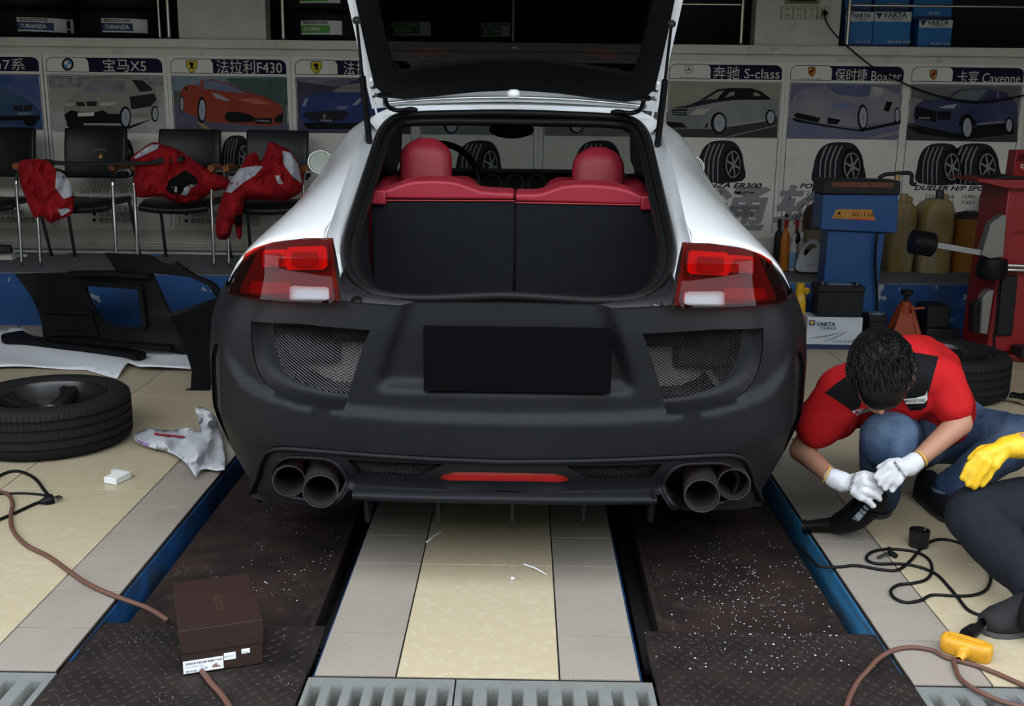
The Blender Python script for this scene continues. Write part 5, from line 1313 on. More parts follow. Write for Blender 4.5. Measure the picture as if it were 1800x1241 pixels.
# ------------------------------------------------------------------ removed bumper, foam sheet, strip
def slab(name, outline, holes, yfn, th, m, step=9., parent=None, smooth=45):
    f0 = lambda a, b: P(a, b, yfn(a, b)); f1 = lambda a, b: f0(a, b) + Vector((0, th, 0))
    b = sheet(outline, holes, step, f0); sheet(outline, holes, step * 2, f1, mb=b)
    for l in [outline] + holes:
        r_ = resample(l, step); b.grid([[f0(p[0], p[1]) for p in r_], [f1(p[0], p[1]) for p in r_]], closed=True)
    return b.build(name, m, parent, smooth=smooth)
M_old = mat('old_bumper', (.0038, .004, .0048), .55, spec=.1, n=.4, nscale=8, col2=(.010, .0105, .012), bump=.2, bscale=50)
rb = thing('removed_bumper', 'black plastic bumper cover stripped from a car, propped against the blue platform', 'bumper', (-2.1, 5.9, 0))
main = c2o([(25, 482), (46, 508), (64, 540), (73, 569), (76, 598)], 4) + [(156, 602), (305, 619), (340, 632)] + c2o([(340, 632), (362, 600), (380, 560), (389, 528), (384, 508), (372, 496)], 3)[1:] + [(340, 483), (318, 467), (308, 461), (300, 466), (284, 464), (262, 450), (183, 445), (203, 474), (198, 479), (120, 480)]
hA = c2([(151, 498), (200, 501), (244, 505), (248, 540), (253, 570), (225, 576), (196, 571), (170, 551)], 3)
hB = [(266, 480), (333, 487), (366, 502), (381, 524), (340, 538), (298, 551), (282, 515)]
ym = lambda a, b: 6.10 - .0011 * max(0, a - 60) - .10 * sstep(540, 610, b) + .05 * sin(a * .02)
slab('bumper_shell', main, [hA, hB], ym, .03, M_old, parent=rb)
slab('inner_rib', [(75, 545), (160, 547), (172, 590), (80, 590), (90, 583), (164, 582), (155, 553), (78, 551)], [], lambda a, b: ym(a, b) - .03, .03, M_old, parent=rb)
slab('duct', [(78, 592), (300, 610), (300, 616), (78, 598)], [], lambda a, b: ym(a, b) - .06, .06, M_old, parent=rb)
slab('rim_flange', [(146, 494), (248, 501), (258, 574), (250, 577), (241, 509), (151, 503)], [], lambda a, b: ym(a, b) - .035, .04, M_old, parent=rb)
slab('top_flange', [(120, 478), (198, 478), (262, 484), (262, 490), (198, 486), (120, 486)], [], lambda a, b: ym(a, b) - .06, .07, M_old, parent=rb)
crn = [(298, 558), (340, 544), (388, 531), (380, 590), (374, 640), (368, 689), (344, 696), (324, 690), (325, 686), (335, 683), (337, 652), (327, 618), (312, 583)]
slab('corner_end', crn, [], lambda a, b: 5.0 + .0042 * (696 - b), .02, M_old, parent=rb)
M_foam = mat('foam_sheet', (.62, .63, .67), .75, bump=.2, bscale=60)
fo = [(-40, 598), (0, 590), (34, 583), (50, 592), (62, 603), (110, 602), (245, 602), (300, 614), (322, 622), (338, 632), (339, 655), (245, 655), (226, 645), (206, 668), (150, 652), (60, 650), (-40, 652)]
def foam_pt(a, b):
    p = FL(a, b, 0); zz = .006 + .016 * (1 + sin(p.x * 9 + p.y * 14)) * .5 + .03 * sstep(600, 588, b) * sstep(80, 40, a) + .02 * sstep(200, 228, a) * sstep(640, 668, b)
    return Vector((p.x, p.y, zz))
o = sheet(fo, [], 7., foam_pt); o = o.build('foam_sheet', M_foam, None, smooth=70, solid=.004); ORG[o] = Vector((0, 0, 0))
tag(o, 'white foam packing sheet spread on the floor before the removed bumper', 'packing sheet')
st = c2([(3, 606), (14, 602), (42, 597), (60, 606), (110, 613), (190, 621), (222, 624), (258, 633), (240, 642), (218, 636), (190, 632), (100, 622), (40, 614), (10, 612)], 3)
f0 = lambda a, b: foam_pt(a, b) + Vector((0, 0, .012)); f1 = lambda a, b: foam_pt(a, b) + Vector((0, 0, .035))
b = sheet(st, [], 7., f1); r_ = resample(st, 7.); b.grid([[f0(*p) for p in r_], [f1(*p) for p in r_]], closed=True); sheet(st, [], 14., f0, mb=b)
tag(b.build('side_trim', M_old, None, smooth=40), 'slim black side trim lying on the white foam sheet', 'trim strip')

# ------------------------------------------------------------------ wheels lying on the floor
M_rim = mat('black_rim', (.006, .006, .007), .3, spec=.4); M_hubm = mat('hub_metal', (.10, .095, .09), .35, metal=.8)
def wheel(c, R, W, label, spokes=5, rot=.3):
    t = thing('mounted_tyre', label, 'wheel', (c[0], c[1], 0), 'wheels taken off the car')
    rin = R * .715; zc = W / 2 + .004
    pr = []
    h = W / 2; gro = [-.55, -.2, .2, .55]
    pr = [(rin, -h * .80), (rin + .012, -h * .94), (rin + (R - rin) * .55, -h), (R - .02, -h * .93), (R - .004, -h * .80)]
    for g in gro: pr += [(R, h * (g - .055)), (R - .008, h * (g - .045)), (R - .008, h * (g + .045)), (R, h * (g + .055))]
    pr += [(R - .004, h * .80), (R - .02, h * .93), (rin + (R - rin) * .55, h), (rin + .012, h * .94), (rin, h * .80), (rin - .004, 0), (rin, -h * .80)]
    ty = MB().lathe(pr, 96, (c[0], c[1], zc), (0, 0, 1)).build('tyre', M_tyre, t, smooth=45)
    lug = MB()
    for k in range(96):
        a = 2 * pi * k / 96
        for g, sk in ((-.38, .02), (0, -.02), (.38, .02), (.72, .01), (-.72, -.01)):
            rr = R + .0006; z0, z1 = zc + h * (g - .13), zc + h * (g + .13)
            A0, A1 = a - .004, a + .004
            lug.add([(c[0] + rr * cos(x), c[1] + rr * sin(x), z) for x, z in ((A0, z0), (A1, z0), (A1 + sk, z1), (A0 + sk, z1))], [(0, 1, 2, 3)])
    lo = lug.build('tread_sipes', M_pblk, ty, smooth=0, fix=False); lo['kind'] = 'stuff'
    rm = MB().lathe([(rin - .03, -h * .8), (rin - .004, -h * .82), (rin - .006, 0), (rin - .004, h * .80), (rin - .001, h * .86), (rin - .014, h * .86), (rin - .022, h * .72), (rin - .028, h * .2), (rin - .05, -h * .5)], 72, (c[0], c[1], zc), (0, 0, 1)).build('rim', M_rim, t, smooth=45)
    for k in range(spokes):
        a = rot + 2 * pi * k / spokes; d = Vector((cos(a), sin(a), 0)); n_ = Vector((-sin(a), cos(a), 0)); o_ = Vector((c[0], c[1], zc))
        z1, z2, z3 = h * .30, h * .42, h * .66
        q = MB(); R0 = []
        for r_, wd, zt_, th in ((.02, .040, z1, .05), (.07, .030, z1 + .004, .05), (rin * .6, .026, z2, .04), (rin - .03, .038, z3, .035), (rin - .015, .048, z3 + .01, .03)):
            b_ = o_ + d * r_
            R0.append([b_ + n_ * -wd + Vector((0, 0, zt_ - th)), b_ + n_ * -wd + Vector((0, 0, zt_ - .008)), b_ + n_ * -wd * .6 + Vector((0, 0, zt_)), b_ + Vector((0, 0, zt_ - .006)), b_ + n_ * wd * .6 + Vector((0, 0, zt_)), b_ + n_ * wd + Vector((0, 0, zt_ - .008)), b_ + n_ * wd + Vector((0, 0, zt_ - th))])
        q.grid(R0, closed=True).build('spoke', M_rim, rm, smooth=40)
        MB().lathe([(0, .012), (.009, .012), (.010, 0), (.012, 0)], 8, o_ + Vector((cos(a + .6) * .055, sin(a + .6) * .055, z1 - .012)), (0, 0, 1)).build('wheel_bolt', M_hubm, rm, smooth=40)
    MB().lathe([(.0, .0), (.026, .0), (.030, .006), (.034, .008), (.036, 0), (.07, -.006), (.075, -.04)], 40, (c[0], c[1], zc + h * .30), (0, 0, 1)).build('hub', M_hubm, rm, smooth=40)
    MB().lathe([(0, 0), (rin * .82, 0), (rin * .82, .004)], 48, (c[0], c[1], zc - h * .55), (0, 0, 1)).build('brake_side', M_soot, rm, smooth=40)
    return t
wheel((-1.925, 4.225), .322, .205, 'black alloy wheel with tyre lying flat on the cream tiles near the foam sheet')
wp = FL(1715, 722, 0)
wheel((wp.x - .05, wp.y + .34), .322, .215, 'black alloy wheel with tyre lying flat behind the crouching man', 5, .9)

# ------------------------------------------------------------------ small things on the floor at the shoe box side
M_news = mat('newsprint', (.42, .42, .44), .75, n=.6, nscale=30, col2=(.30, .31, .34), bump=.3, bscale=20)
nw = c2([(236, 766), (246, 758), (268, 754), (300, 757), (330, 752), (352, 759), (346, 730), (344, 716), (362, 718), (380, 735), (392, 780), (395, 826), (362, 824), (352, 828), (345, 839), (336, 826), (318, 806), (296, 795), (262, 786), (240, 776)], 2)
def nw_pt(a, b):
    p = FL(a, b, 0); d = float(bdist(nw, np.array([a]), np.array([b]))[0])
    zz = .012 + .05 * min(1, d / 25) * (.5 + .5 * sin(a * .09 + b * .05)) + .03 * abs(hnoise(a, b, .06)) + .10 * sstep(760, 718, b)
    d_ = ray(a, b); t = (zz - CAMH) / d_.z; return Vector((d_.x * t, d_.y * t, zz))
o = sheet(nw, [], 6., nw_pt).build('plastic_bag', M_news, None, smooth=60, solid=.002); ORG[o] = Vector((0, 0, 0))
tag(o, 'crumpled white printed bag lying on the tiles beside the black bumper', 'bag')
rs = [(271, 762), (325, 768), (325, 771), (272, 766)]
sheet(rs, [], 6., lambda a, b: nw_pt(a, b) + Vector((0, -.002, .004))).build('red_stripe', mat('bag_red', (.30, .02, .04), .6), o, smooth=30)
sheet([(238, 770), (246, 776), (262, 782), (258, 786), (242, 778)], [], 6., lambda a, b: nw_pt(a, b) + Vector((0, -.002, .004))).build('violet_corner', mat('bag_violet', (.25, .14, .36), .6), o, smooth=30)
pk = FL(202, 850)
pt = thing('cigarette_packet', 'small white cardboard packet lying on the cream tiles', 'packet', (pk.x, pk.y, 0)); Rk = Matrix.Rotation(radians(-18), 3, 'Z')
MB().obox((pk.x, pk.y + .03, .013), (.055, .085, .024), Rk).build('packet_body', mat('packet_white', (.60, .60, .58), .4), pt, smooth=30, bevel=.002)
MB().obox((pk.x - .012, pk.y + .075, .014), (.056, .02, .0255), Rk).build('packet_lid', mat('packet_grey', (.42, .44, .42), .4), pt, smooth=30, bevel=.002)
# mains lead with plug, and the long brown cord
def ground_tube(pts, r, name, m, zz=None, sub=7, parent=None):
    q = []
    for p in pts:
        z = r + (p[2] if len(p) > 2 else 0); q.append(FL(p[0], p[1], z))
    return MB().tube(catmull(q, sub), r, 8).build(name, m, parent, smooth=179)
ld = thing('mains_lead', 'black mains lead with a moulded plug on the tiles, cut off by the picture edge', 'cable', FL(88, 880))
ground_tube([(-30, 862), (0, 836), (30, 828), (60, 840), (78, 862), (86, 872)], .006, 'lead', M_rub, parent=ld)
ground_tube([(-30, 928), (0, 913), (30, 900), (60, 886), (72, 882)], .0055, 'lead', M_rub, parent=ld)
ground_tube([(-30, 868), (0, 868), (40, 867), (76, 870), (86, 875)], .0045, 'lead', M_rub, parent=ld)
p0, p1 = FL(70, 883, .014), FL(92, 877, .014)
MB().tube([p0, p0.lerp(p1, .25), p0.lerp(p1, .5), p0.lerp(p1, .9), p1], [.007, .010, .016, .020, .018], 10).build('plug', M_rub, ld, smooth=50)
d_ = (p1 - p0).normalized(); n_ = Vector((-d_.y, d_.x, 0))
for k in (-1, 0, 1): MB().obox(p1 + d_ * .022 + n_ * .010 * k, (.02, .004, .006), Matrix.Rotation(atan2(d_.y, d_.x), 3, 'Z')).build('plug_pin', M_hubm, ld, smooth=30)
M_cord = mat('brown_cord', (.10, .045, .03), .55, n=.5, nscale=30, col2=(.06, .03, .025))
bc_ = thing('extension_cord', 'brown rubber cord snaking over the tiles to the shoe box', 'cable', FL(30, 920))
ground_tube([(-20, 862), (12, 868), (22, 885), (19, 905), (22, 930), (45, 957), (85, 978), (120, 1003), (150, 1024), (190, 1043), (230, 1058), (262, 1070), (295, 1090)], .007, 'cord', M_cord, parent=bc_)
ground_tube([(355, 1180, .004), (372, 1202, .004), (390, 1222, .004), (410, 1252, .004)], .007, 'cord', M_cord, parent=bc_)

# shoe box
M_box = mat('shoe_box', (.020, .0092, .0072), .5, spec=.25, n=.2, nscale=8, col2=(.026, .0125, .010), bump=.6, bscale=420)
bz = .004
fl_, fr_ = FL(320, 1189, bz), FL(465, 1166, bz)
ex = (fr_ - fl_); wv = ex.length; ex.normalize(); ey = Vector((-ex.y, ex.x, 0))
bt = thing('shoe_box', 'dark brown lidded shoe box with paper labels on the runway plate', 'box', (fl_ + fr_) / 2)
bh, bd = .118, .285
def bxp(u, v, z): return fl_ + ex * u + ey * v + Vector((0, 0, z))
def obox2(u0, u1, v0, v1, z0, z1): 
    return MB().add([bxp(u, v, z) for z in (z0, z1) for v in (v0, v1) for u in (u0, u1)], [(0, 2, 3, 1), (4, 5, 7, 6), (0, 1, 5, 4), (2, 6, 7, 3), (0, 4, 6, 2), (1, 3, 7, 5)])
obox2(.003, wv - .003, .003, bd - .003, 0, bh - .01).build('box_tray', M_box, bt, smooth=30, bevel=.0012)
lid = obox2(0, wv, 0, bd, bh - .062, bh).build('box_lid', M_box, bt, smooth=30, bevel=.0015)
gold = mat('gold_print', (.10, .065, .03), .4, metal=.4)
text_mb('GUCCI', .026, place=lambda x, y: bxp(wv * .48 + y, bd * .62 - x, bh + .0006), xs=1.15).build('lid_lettering', gold, lid, smooth=0, fix=False)
text_mb('made in italy', .006, place=lambda x, y: bxp(wv * .16 + y, bd * .56 - x, bh + .0006)).build('lid_small_print', gold, lid, smooth=0, fix=False)
M_stk = mat('sticker_paper', (.62, .62, .66), .5); M_ink = mat('ink', (.03, .03, .035), .6)
for (u0, u1, z0, z1, lines) in ((.004, .098, .004, .036, 1), (.100, .128, .024, .042, 0), (.142, .162, .034, .046, 0)):
    s_ = obox2(u0, u1, .0018, .003, z0, z1).build('paper_label', M_stk, bt, smooth=0)
    def pl2(u, z): return lambda x, y: bxp(u + x, .0014, z + y)
    if lines:
        text_mb('233334 KRU68 9021', .008, place=pl2(u0 + .005, z1 - .010), weight=.0002).build('label_print', M_ink, s_, smooth=0, fix=False)
        text_mb('lt. gore leather sneaker', .0045, place=pl2(u0 + .005, z1 - .017)).build('label_print', M_ink, s_, smooth=0, fix=False)
        text_mb('G 28', .008, place=pl2(u0 + .040, z0 + .006)).build('label_print', M_ink, s_, smooth=0, fix=False)
        bcq = MB()
        for k in range(14):
            for (uu, zz, hh) in ((u0 + .006, z0 + .003, .004), (u1 - .028, z1 - .009, .004)):
                q = random.uniform(.0004, .0013); bcq.poly([bxp(uu + k * .0018, .0014, zz), bxp(uu + k * .0018 + q, .0014, zz), bxp(uu + k * .0018 + q, .0014, zz + hh), bxp(uu + k * .0018, .0014, zz + hh)])
        bo = bcq.build('bar_code', M_ink, s_, smooth=0, fix=False); bo['kind'] = 'stuff'
        sh = [(.066, .009), (.070, .013), (.076, .017), (.080, .016), (.079, .012), (.088, .008), (.088, .006), (.068, .006)]
        MB().poly([bxp(u0 + a, .0014, z0 + b_) for a, b_ in sh]).build('shoe_drawing', mat('ink_brown', (.2, .12, .1), .6), s_, smooth=0, fix=False)
    else:
        text_mb('14150' if u0 > .13 else 'BCTG121', .0055, place=pl2(u0 + .002, z1 - .011)).build('label_print', M_ink, s_, smooth=0, fix=False)
# bits lying under the car
for i, (a, b_, lb) in enumerate(((((750, 953), (777, 934), .003), 0, 'thin white plastic stick on the cream tile near the small tiles'), (((921, 992), (961, 1010), .003), 0, 'thin white plastic stick on the cream tile by the pale pellet'))):
    p, q = FL(a[0][0], a[0][1], .004), FL(a[1][0], a[1][1], .004)
    tag(MB().tube([p, p.lerp(q, .5) + Vector((0, 0, .004)), q], [.0035, .003, .0015], 6).build('plastic_stick', M_stk, None, smooth=60), lb, 'stick', 'plastic sticks on the floor')
p = FL(901, 1016, .004); tag(MB().lathe([(0, 0), (.006, .001), (.007, .004), (.003, .007), (0, .007)], 12, (p.x, p.y, 0)).build('pellet', M_stk, None, smooth=50), 'tiny white pellet on the cream tile between the runways', 'pellet')

# plastic shavings strewn over the runways
def flakes(x0, x1, y0, y1, z, n, cx, cy, label):
    rn = random.Random(int(n * 7)); b = MB()
    for k in range(n):
        x = min(x1, max(x0, rn.gauss(cx, (x1 - x0) * .24))); y = min(y1, max(y0, rn.gauss(cy, (y1 - y0) * .24)))
        s_ = rn.uniform(.0008, .0026); a = rn.uniform(0, pi); c_, q_ = cos(a) * s_, sin(a) * s_; el = rn.uniform(.5, 1.6)
        b.add([(x + c_ * el, y + q_ * el, z + .0006), (x - q_, y + c_, z + .0014), (x - c_ * el, y - q_ * el, z + .0006), (x + q_, y - c_, z + .0018)], [(0, 1, 2, 3)])
    o = b.build('plastic_shavings', M_stk, None, smooth=0, fix=False); return tag(o, label, 'debris', None, 'stuff')
flakes(.42, .90, 2.70, 3.7, -.0515, 420, .68, 3.0, 'white plastic shavings strewn over the runway next to the crouching man')
flakes(.34, .95, 2.0, 2.64, -.006, 170, .62, 2.45, 'white plastic shavings on the ribbed plate of the runway next to the crouching man')
flakes(-1.05, -.60, 2.68, 3.8, -.0515, 110, -.72, 3.2, 'few white plastic shavings on the runway behind the shoe box')
flakes(-.28, .09, 2.5, 3.6, .0002, 60, -.05, 3.2, 'few white plastic specks on the cream tiles between the runways')
# ------------------------------------------------------------------ things on and before the platform beside the red machine
M_mblue = mat('machine_blue', (.010, .055, .17), .42, n=.3, nscale=6, col2=(.006, .035, .11), extra=second_noise((.03, .02, .015), 14, .5, .62, .75))
M_bat = mat('battery_black', (.007, .007, .008), .5, spec=.2, n=.4, nscale=10, col2=(.016, .015, .014))
bm_ = thing('oil_drainer', 'blue upright workshop machine with an orange type plate, behind the batteries', 'machine', (P(1505, 500, 6.44).x, 6.45, 0))
def wedge(pts, Y, dep, name, m, parent, bevel=.004): return MB().prism([P(x, y, Y) for x, y in pts], (0, dep, 0)).build(name, m, parent, smooth=30, bevel=bevel)
YM = 6.36
wedge([(1446, 342), (1580, 343), (1577, 410), (1443, 404)], YM - .03, .20, 'head_box', M_mblue, bm_, .006)
a, b = P(1456, 404, YM), P(1556, 404, YM)
cl = [P(1456, 404, YM), P(1556, 408, YM), Vector((b.x - .02, YM, .03)), Vector((a.x - .01, YM, .03))]
MB().prism(cl, (0, .15, 0)).build('column', M_mblue, bm_, smooth=30, bevel=.006)
MB().box(a.x - .05, b.x + .03, YM - .02, YM + .17, 0, .03).build('base_plate', M_mblue, bm_, smooth=30, bevel=.004)
wedge([(1448, 316), (1584, 318), (1582, 343), (1444, 341)], YM - .04, .22, 'tray', M_bat, bm_, .006)
wedge([(1462, 320), (1572, 321), (1570, 330), (1461, 329)], YM - .046, .006, 'rusty_strip', mat('rust', (.07, .028, .014), .7, n=.7, nscale=22, col2=(.16, .04, .015)), bm_, .001)
lp = wedge([(1463, 384), (1470, 368), (1532, 368), (1540, 388)], YM - .0335, .0035, 'type_plate', mat('plate_orange', (.34, .16, .02), .5, n=.3, nscale=12, col2=(.26, .1, .02)), bm_, .001)
text_px('XL-116', 1496, 380, 7, YM - .0345, width=40).build('type_lettering', M_pblk, lp, smooth=0, fix=False)
MB().poly([P(x, y, YM - .0345) for x, y in ((1490, 383), (1515, 384.5), (1538, 385), (1538, 387), (1510, 387))]).build('red_swoosh', M_labr, lp, smooth=0, fix=False)
MB().poly([P(x, y, YM - .0345) for x, y in ((1475, 371), (1479, 377), (1471, 377))]).build('triangle_mark', M_pblk, lp, smooth=0, fix=False)
text_px('XIANLI', 1467, 381.5, 2.6, YM - .0345, width=15).build('small_lettering', M_pblk, lp, smooth=0, fix=False)
MB().tube(catmull([P(1544, 409, YM - .02), P(1540, 425, YM - .03), P(1538, 470, YM - .03), P(1541, 510, YM - .03), P(1541, 548, YM - .03)], 6), .008, 8).build('hose', M_rub, bm_, smooth=179)
hd = [P(1545, 313, 6.42), P(1556, 307, 6.42), P(1575, 305, 6.42), P(1598, 304, 6.42), P(1603, 310, 6.42), P(1602, 322, 6.42), P(1610, 324, 6.42)]
MB().tube(catmull(hd, 4), .012, 8).build('pump_handle', M_trim, bm_, smooth=179)
MB().lathe([(0, 0), (.016, 0), (.014, .03), (.006, .035), (.006, .055), (0, .055)], 12, P(1577, 316, 6.42), (0, 0, 1)).build('valve', mat('brass', (.3, .2, .07), .4, metal=.7), bm_, smooth=40)
# cartons and batteries before it
vc0, vc1 = FL(1418, 612), FL(1515, 612)
YV = 6.16
x0, x1 = P(1418, 585, YV).x, P(1515, 585, YV).x; zt_ = P(1465, 558, YV).z
vt = MB().box(x0, x1, YV, YV + .17, 0, zt_).build('battery_carton', mat('carton_silver', (.40, .42, .45), .35, n=.4, nscale=5, col2=(.30, .32, .35), stretch=(1, 1, 3)), None, smooth=30, bevel=.003); ORG[vt] = Vector((0, 0, 0))
tag(vt, 'silver-white battery carton standing on the floor below the blue machine', 'carton')
MB().box(x0 + .001, x1 - .001, YV - .0015, YV, .002, .03).build('navy_band', M_vn, vt, smooth=0)
text_px('VARTA', 1435, 573, 7, YV - .002, width=34, weight=.0012).build('maker_lettering', M_vn, vt, smooth=0, fix=False)
text_px('汽车蓄电池', 1440, 579, 4, YV - .002, width=30).build('small_lettering', M_vn, vt, smooth=0, fix=False)
text_px('6-QW-82(660)-L', 1462, 602, 4.5, YV - .002, width=44, shear=.1).build('type_lettering', M_vn, vt, smooth=0, fix=False)
MB().poly([P(x, y, YV - .002) for x, y in ((1422, 563), (1433, 563), (1433, 571), (1427.5, 573), (1422, 571))]).build('navy_shield', M_vn, vt, smooth=0, fix=False)
MB().poly([P(x, y, YV - .003) for x, y in ((1423.5, 565), (1431.5, 565), (1427.5, 572))]).build('yellow_triangle', mat('triangle_yellow', (.5, .36, .02), .5), vt, smooth=0, fix=False)
for k, (pa, pb_) in enumerate((((1425, 594), (1480, 584)), ((1448, 600), (1490, 582)))): MB().tube([P(*pa, YV - .001), P((pa[0] + pb_[0]) / 2, (pa[1] + pb_[1]) / 2 + 1.5, YV - .001), P(*pb_, YV - .001)], [.002, .006, .001], 6, sx=1).build('grey_streak', mat('streak_grey', (.2, .21, .23), .5), vt, smooth=60)
def battery(xl_, xr_, Y, dep, z0, z1, label):
    t = thing('car_battery', label, 'battery', ((xl_ + xr_) / 2, Y + dep / 2, z0), 'black car batteries')
    h = z1 - z0
    MB().box(xl_ + .006, xr_ - .006, Y + .006, Y + dep - .006, z0, z0 + h * .74).build('case', M_bat, t, smooth=30, bevel=.006)
    MB().box(xl_, xr_, Y, Y + dep, z0 + h * .74, z0 + h * .92).build('cover', M_bat, t, smooth=30, bevel=.006)
    for fx in (.14, .86): MB().lathe([(0, 0), (.011, 0), (.009, .02), (0, .02)], 14, (xl_ + (xr_ - xl_) * fx, Y + dep * .3, z0 + h * .92)).build('terminal', M_hubm, t, smooth=40)
    MB().box(xl_ + (xr_ - xl_) * .25, xr_ - (xr_ - xl_) * .25, Y + dep * .2, Y + dep * .7, z0 + h * .92, z0 + h * .96).build('top_label', mat('battery_label', (.12, .16, .22), .5, n=.6, nscale=30, col2=(.04, .05, .06)), t, smooth=30, bevel=.002)
    return t
battery(P(1436, 530, 6.17).x, P(1520, 530, 6.17).x, 6.165, .165, zt_ + .001, P(1475, 497, 6.2).z, 'black car battery standing on the silver-white carton')
battery(P(1520, 590, 6.2).x + .006, P(1554, 590, 6.2).x, 6.16, .15, 0, P(1535, 548, 6.2).z, 'black car battery on the floor beside the silver-white carton')
# yellow bottle behind the carton
def bottle(cx, cy, z0, prof, m, label, cat='bottle', capm=None, caph=None, group=None, band=None, sx=1.):
    t = thing('bottle', label, cat, (cx, cy, z0), group)
    o = MB().lathe(prof, 20, (0, 0, 0)).v
    b = MB().lathe(prof, 20, (cx, cy, z0)); b.build('bottle_body', m, t, smooth=45)
    if capm: MB().lathe([(0, caph[1]), (caph[2], caph[1]), (caph[2], caph[0]), (0, caph[0])], 14, (cx, cy, z0)).build('cap', capm, t, smooth=40)
    if band: MB().lathe([(band[2], band[0]), (band[2], band[1])], 20, (cx, cy, z0)).build('paper_band', band[3], t, smooth=60)
    return t
def jerrycan(x0, x1, Y, dep, z0, z1, m, label, neck=.3, capm=None, name='jerrycan', handle=True):
    t = thing(name, label, 'canister', ((x0 + x1) / 2, Y + dep / 2, z0), None); h = z1 - z0; w_ = x1 - x0
    rws = []
    for zz, k in ((0, .94), (.02, 1), (.72, 1), (.82, .96), (.90, .78), (.955, .5)):
        cx = x0 + w_ * (.5 + (neck - .5) * sstep(.8, 1., zz) * .8)
        rws.append([Vector((cx + (w_ / 2 * k) * (abs(cos(a)) ** .45) * (1 if cos(a) > 0 else -1), Y + dep / 2 + dep / 2 * k * (abs(sin(a)) ** .45) * (1 if sin(a) > 0 else -1), z0 + h * zz)) for a in [2 * pi * j / 28 + .01 for j in range(28)]])
    b = MB().grid(rws, closed=True); b.poly(rws[0][::-1]); b.poly(rws[-1]); b.build('can_body', m, t, smooth=50)
    nx = x0 + w_ * neck
    MB().lathe([(0, .055), (.026, .055), (.028, 0), (.028, -.02)], 18, (nx, Y + dep / 2, z0 + h * .945)).build('cap', capm or m, t, smooth=40)
    if handle: MB().tube(catmull([(nx + .035, Y + dep / 2, z0 + h * .92), (nx + .05, Y + dep / 2, z0 + h * .985), (x0 + w_ * .75, Y + dep / 2, z0 + h * .985), (x0 + w_ * .9, Y + dep / 2, z0 + h * .84)], 5), .013, 8).build('handle', m, t, smooth=179)
    return t
M_ycan = mat('yellow_can', (.42, .24, .008), .4)
jerrycan(P(1396, 560, 6.30).x - .004, P(1396, 560, 6.30).x + .058, 6.26, .09, 0, P(1418, 509, 6.30).z, M_ycan, 'yellow plastic oil bottle on the floor between car and batteries', .45, name='oil_bottle')
M_murk = mat('stained_can', (.20, .13, .03), .45, n=.9, nscale=7, col2=(.26, .22, .16), stretch=(3, 3, .5), extra=second_noise((.28, .16, .01), 9, .8, .5, .62, (3, 3, .4)))
jerrycan(P(1553, 460, 7.1).x, P(1602, 460, 7.1).x, 7.02, .24, PZ, P(1590, 349, 7.1).z, M_murk, 'stained yellow plastic canister on the platform beside the blue machine', .6, M_murk)
jerrycan(P(1609, 460, 7.06).x, P(1668, 460, 7.06).x, 6.98, .26, PZ, P(1640, 344, 7.06).z, mat('stained_can_pale', (.27, .23, .16), .45, n=.9, nscale=6, col2=(.27, .16, .015), stretch=(3, 3, .4)), 'paler stained canister on the platform behind the black roller', .62, M_steel)
bx0, bx1 = P(1669, 430, 7.1).x, P(1736, 430, 7.1).x; br_ = (bx1 - bx0) / 2
bk = thing('bucket', 'orange-brown plastic bucket on the platform with dark lumps on top', 'bucket', ((bx0 + bx1) / 2, 7.14, PZ))
hz = P(1700, 384, 7.1).z - PZ
MB().lathe([(0, 0), (br_ * .88, 0), (br_ * .98, hz * .9), (br_ * 1.02, hz * .9), (br_ * 1.02, hz), (br_ * .95, hz), (br_ * .85, .02)], 32, ((bx0 + bx1) / 2, 7.14, PZ)).build('bucket_body', mat('bucket_orange', (.22, .085, .006), .4, n=.5, nscale=5, col2=(.12, .045, .005)), bk, smooth=40)
q = MB()
MB().ell(((bx0 + bx1) / 2 + .0, 7.14, PZ + hz - .005), (br_ * .9, br_ * .9, .05), nu=18).build('sludge', mat('sludge', (.025, .015, .012), .6, bump=.6, bscale=15), bk, smooth=179)
# small bottles on a brown box
bxo = wedge([(1372, 432), (1424, 434), (1424, 482), (1372, 480)], 7.0, .2, 'cardboard_box', mat('cardboard', (.10, .055, .028), .8, n=.5, nscale=6), None, .003); ORG[bxo] = Vector((0, 0, 0))
for v in bxo.data.vertices:
    if v.co.z < .5: v.co.z = PZ
zt2 = max(v.co.z for v in bxo.data.vertices)
tag(bxo, 'brown cardboard box on the platform carrying small bottles, beside the car', 'box')
def small_bottle(px, ytop, wpx, m, capm, label, Yb, bandm=None):
    c = P(px, 430, Yb); h = P(px, ytop, Yb).z - zt2; r = wpx / 2 * Yb / FPX
    return bottle(c.x, Yb, zt2, [(0, 0), (r * .95, 0), (r, .01), (r, h * .62), (r * .8, h * .72), (r * .36, h * .78), (r * .36, h * .86), (0, h * .86)], m, label, 'bottle', capm, (h * .84, h, r * .45), 'small bottles on the cardboard box', (h * .08, h * .5, r * 1.015, bandm) if bandm else None)
M_cap = mat('red_cap', (.30, .015, .012), .4)
small_bottle(1380, 386, 16, mat('orange_bottle', (.42, .13, .01), .4), M_cap, 'orange bottle with a red cap on the cardboard box', 7.05, None)
small_bottle(1368, 385, 16, M_bat, M_bat, 'dark bottle beside the orange bottle', 7.12); small_bottle(1399, 386, 14, mat('dark_bottle', (.03, .012, .01), .3), M_cap, 'dark brown bottle with a red cap behind the small white bottle', 7.13, M_lab)
small_bottle(1395, 410, 13, mat('white_bottle', (.42, .43, .44), .4), M_lab, 'small white bottle with a pale blue band on the cardboard box', 7.03, mat('band_blue', (.15, .28, .42), .5)); small_bottle(1409, 408, 13, mat('grey_bottle', (.25, .25, .26), .4), M_lab, 'small grey bottle at the end of the cardboard box', 7.04)
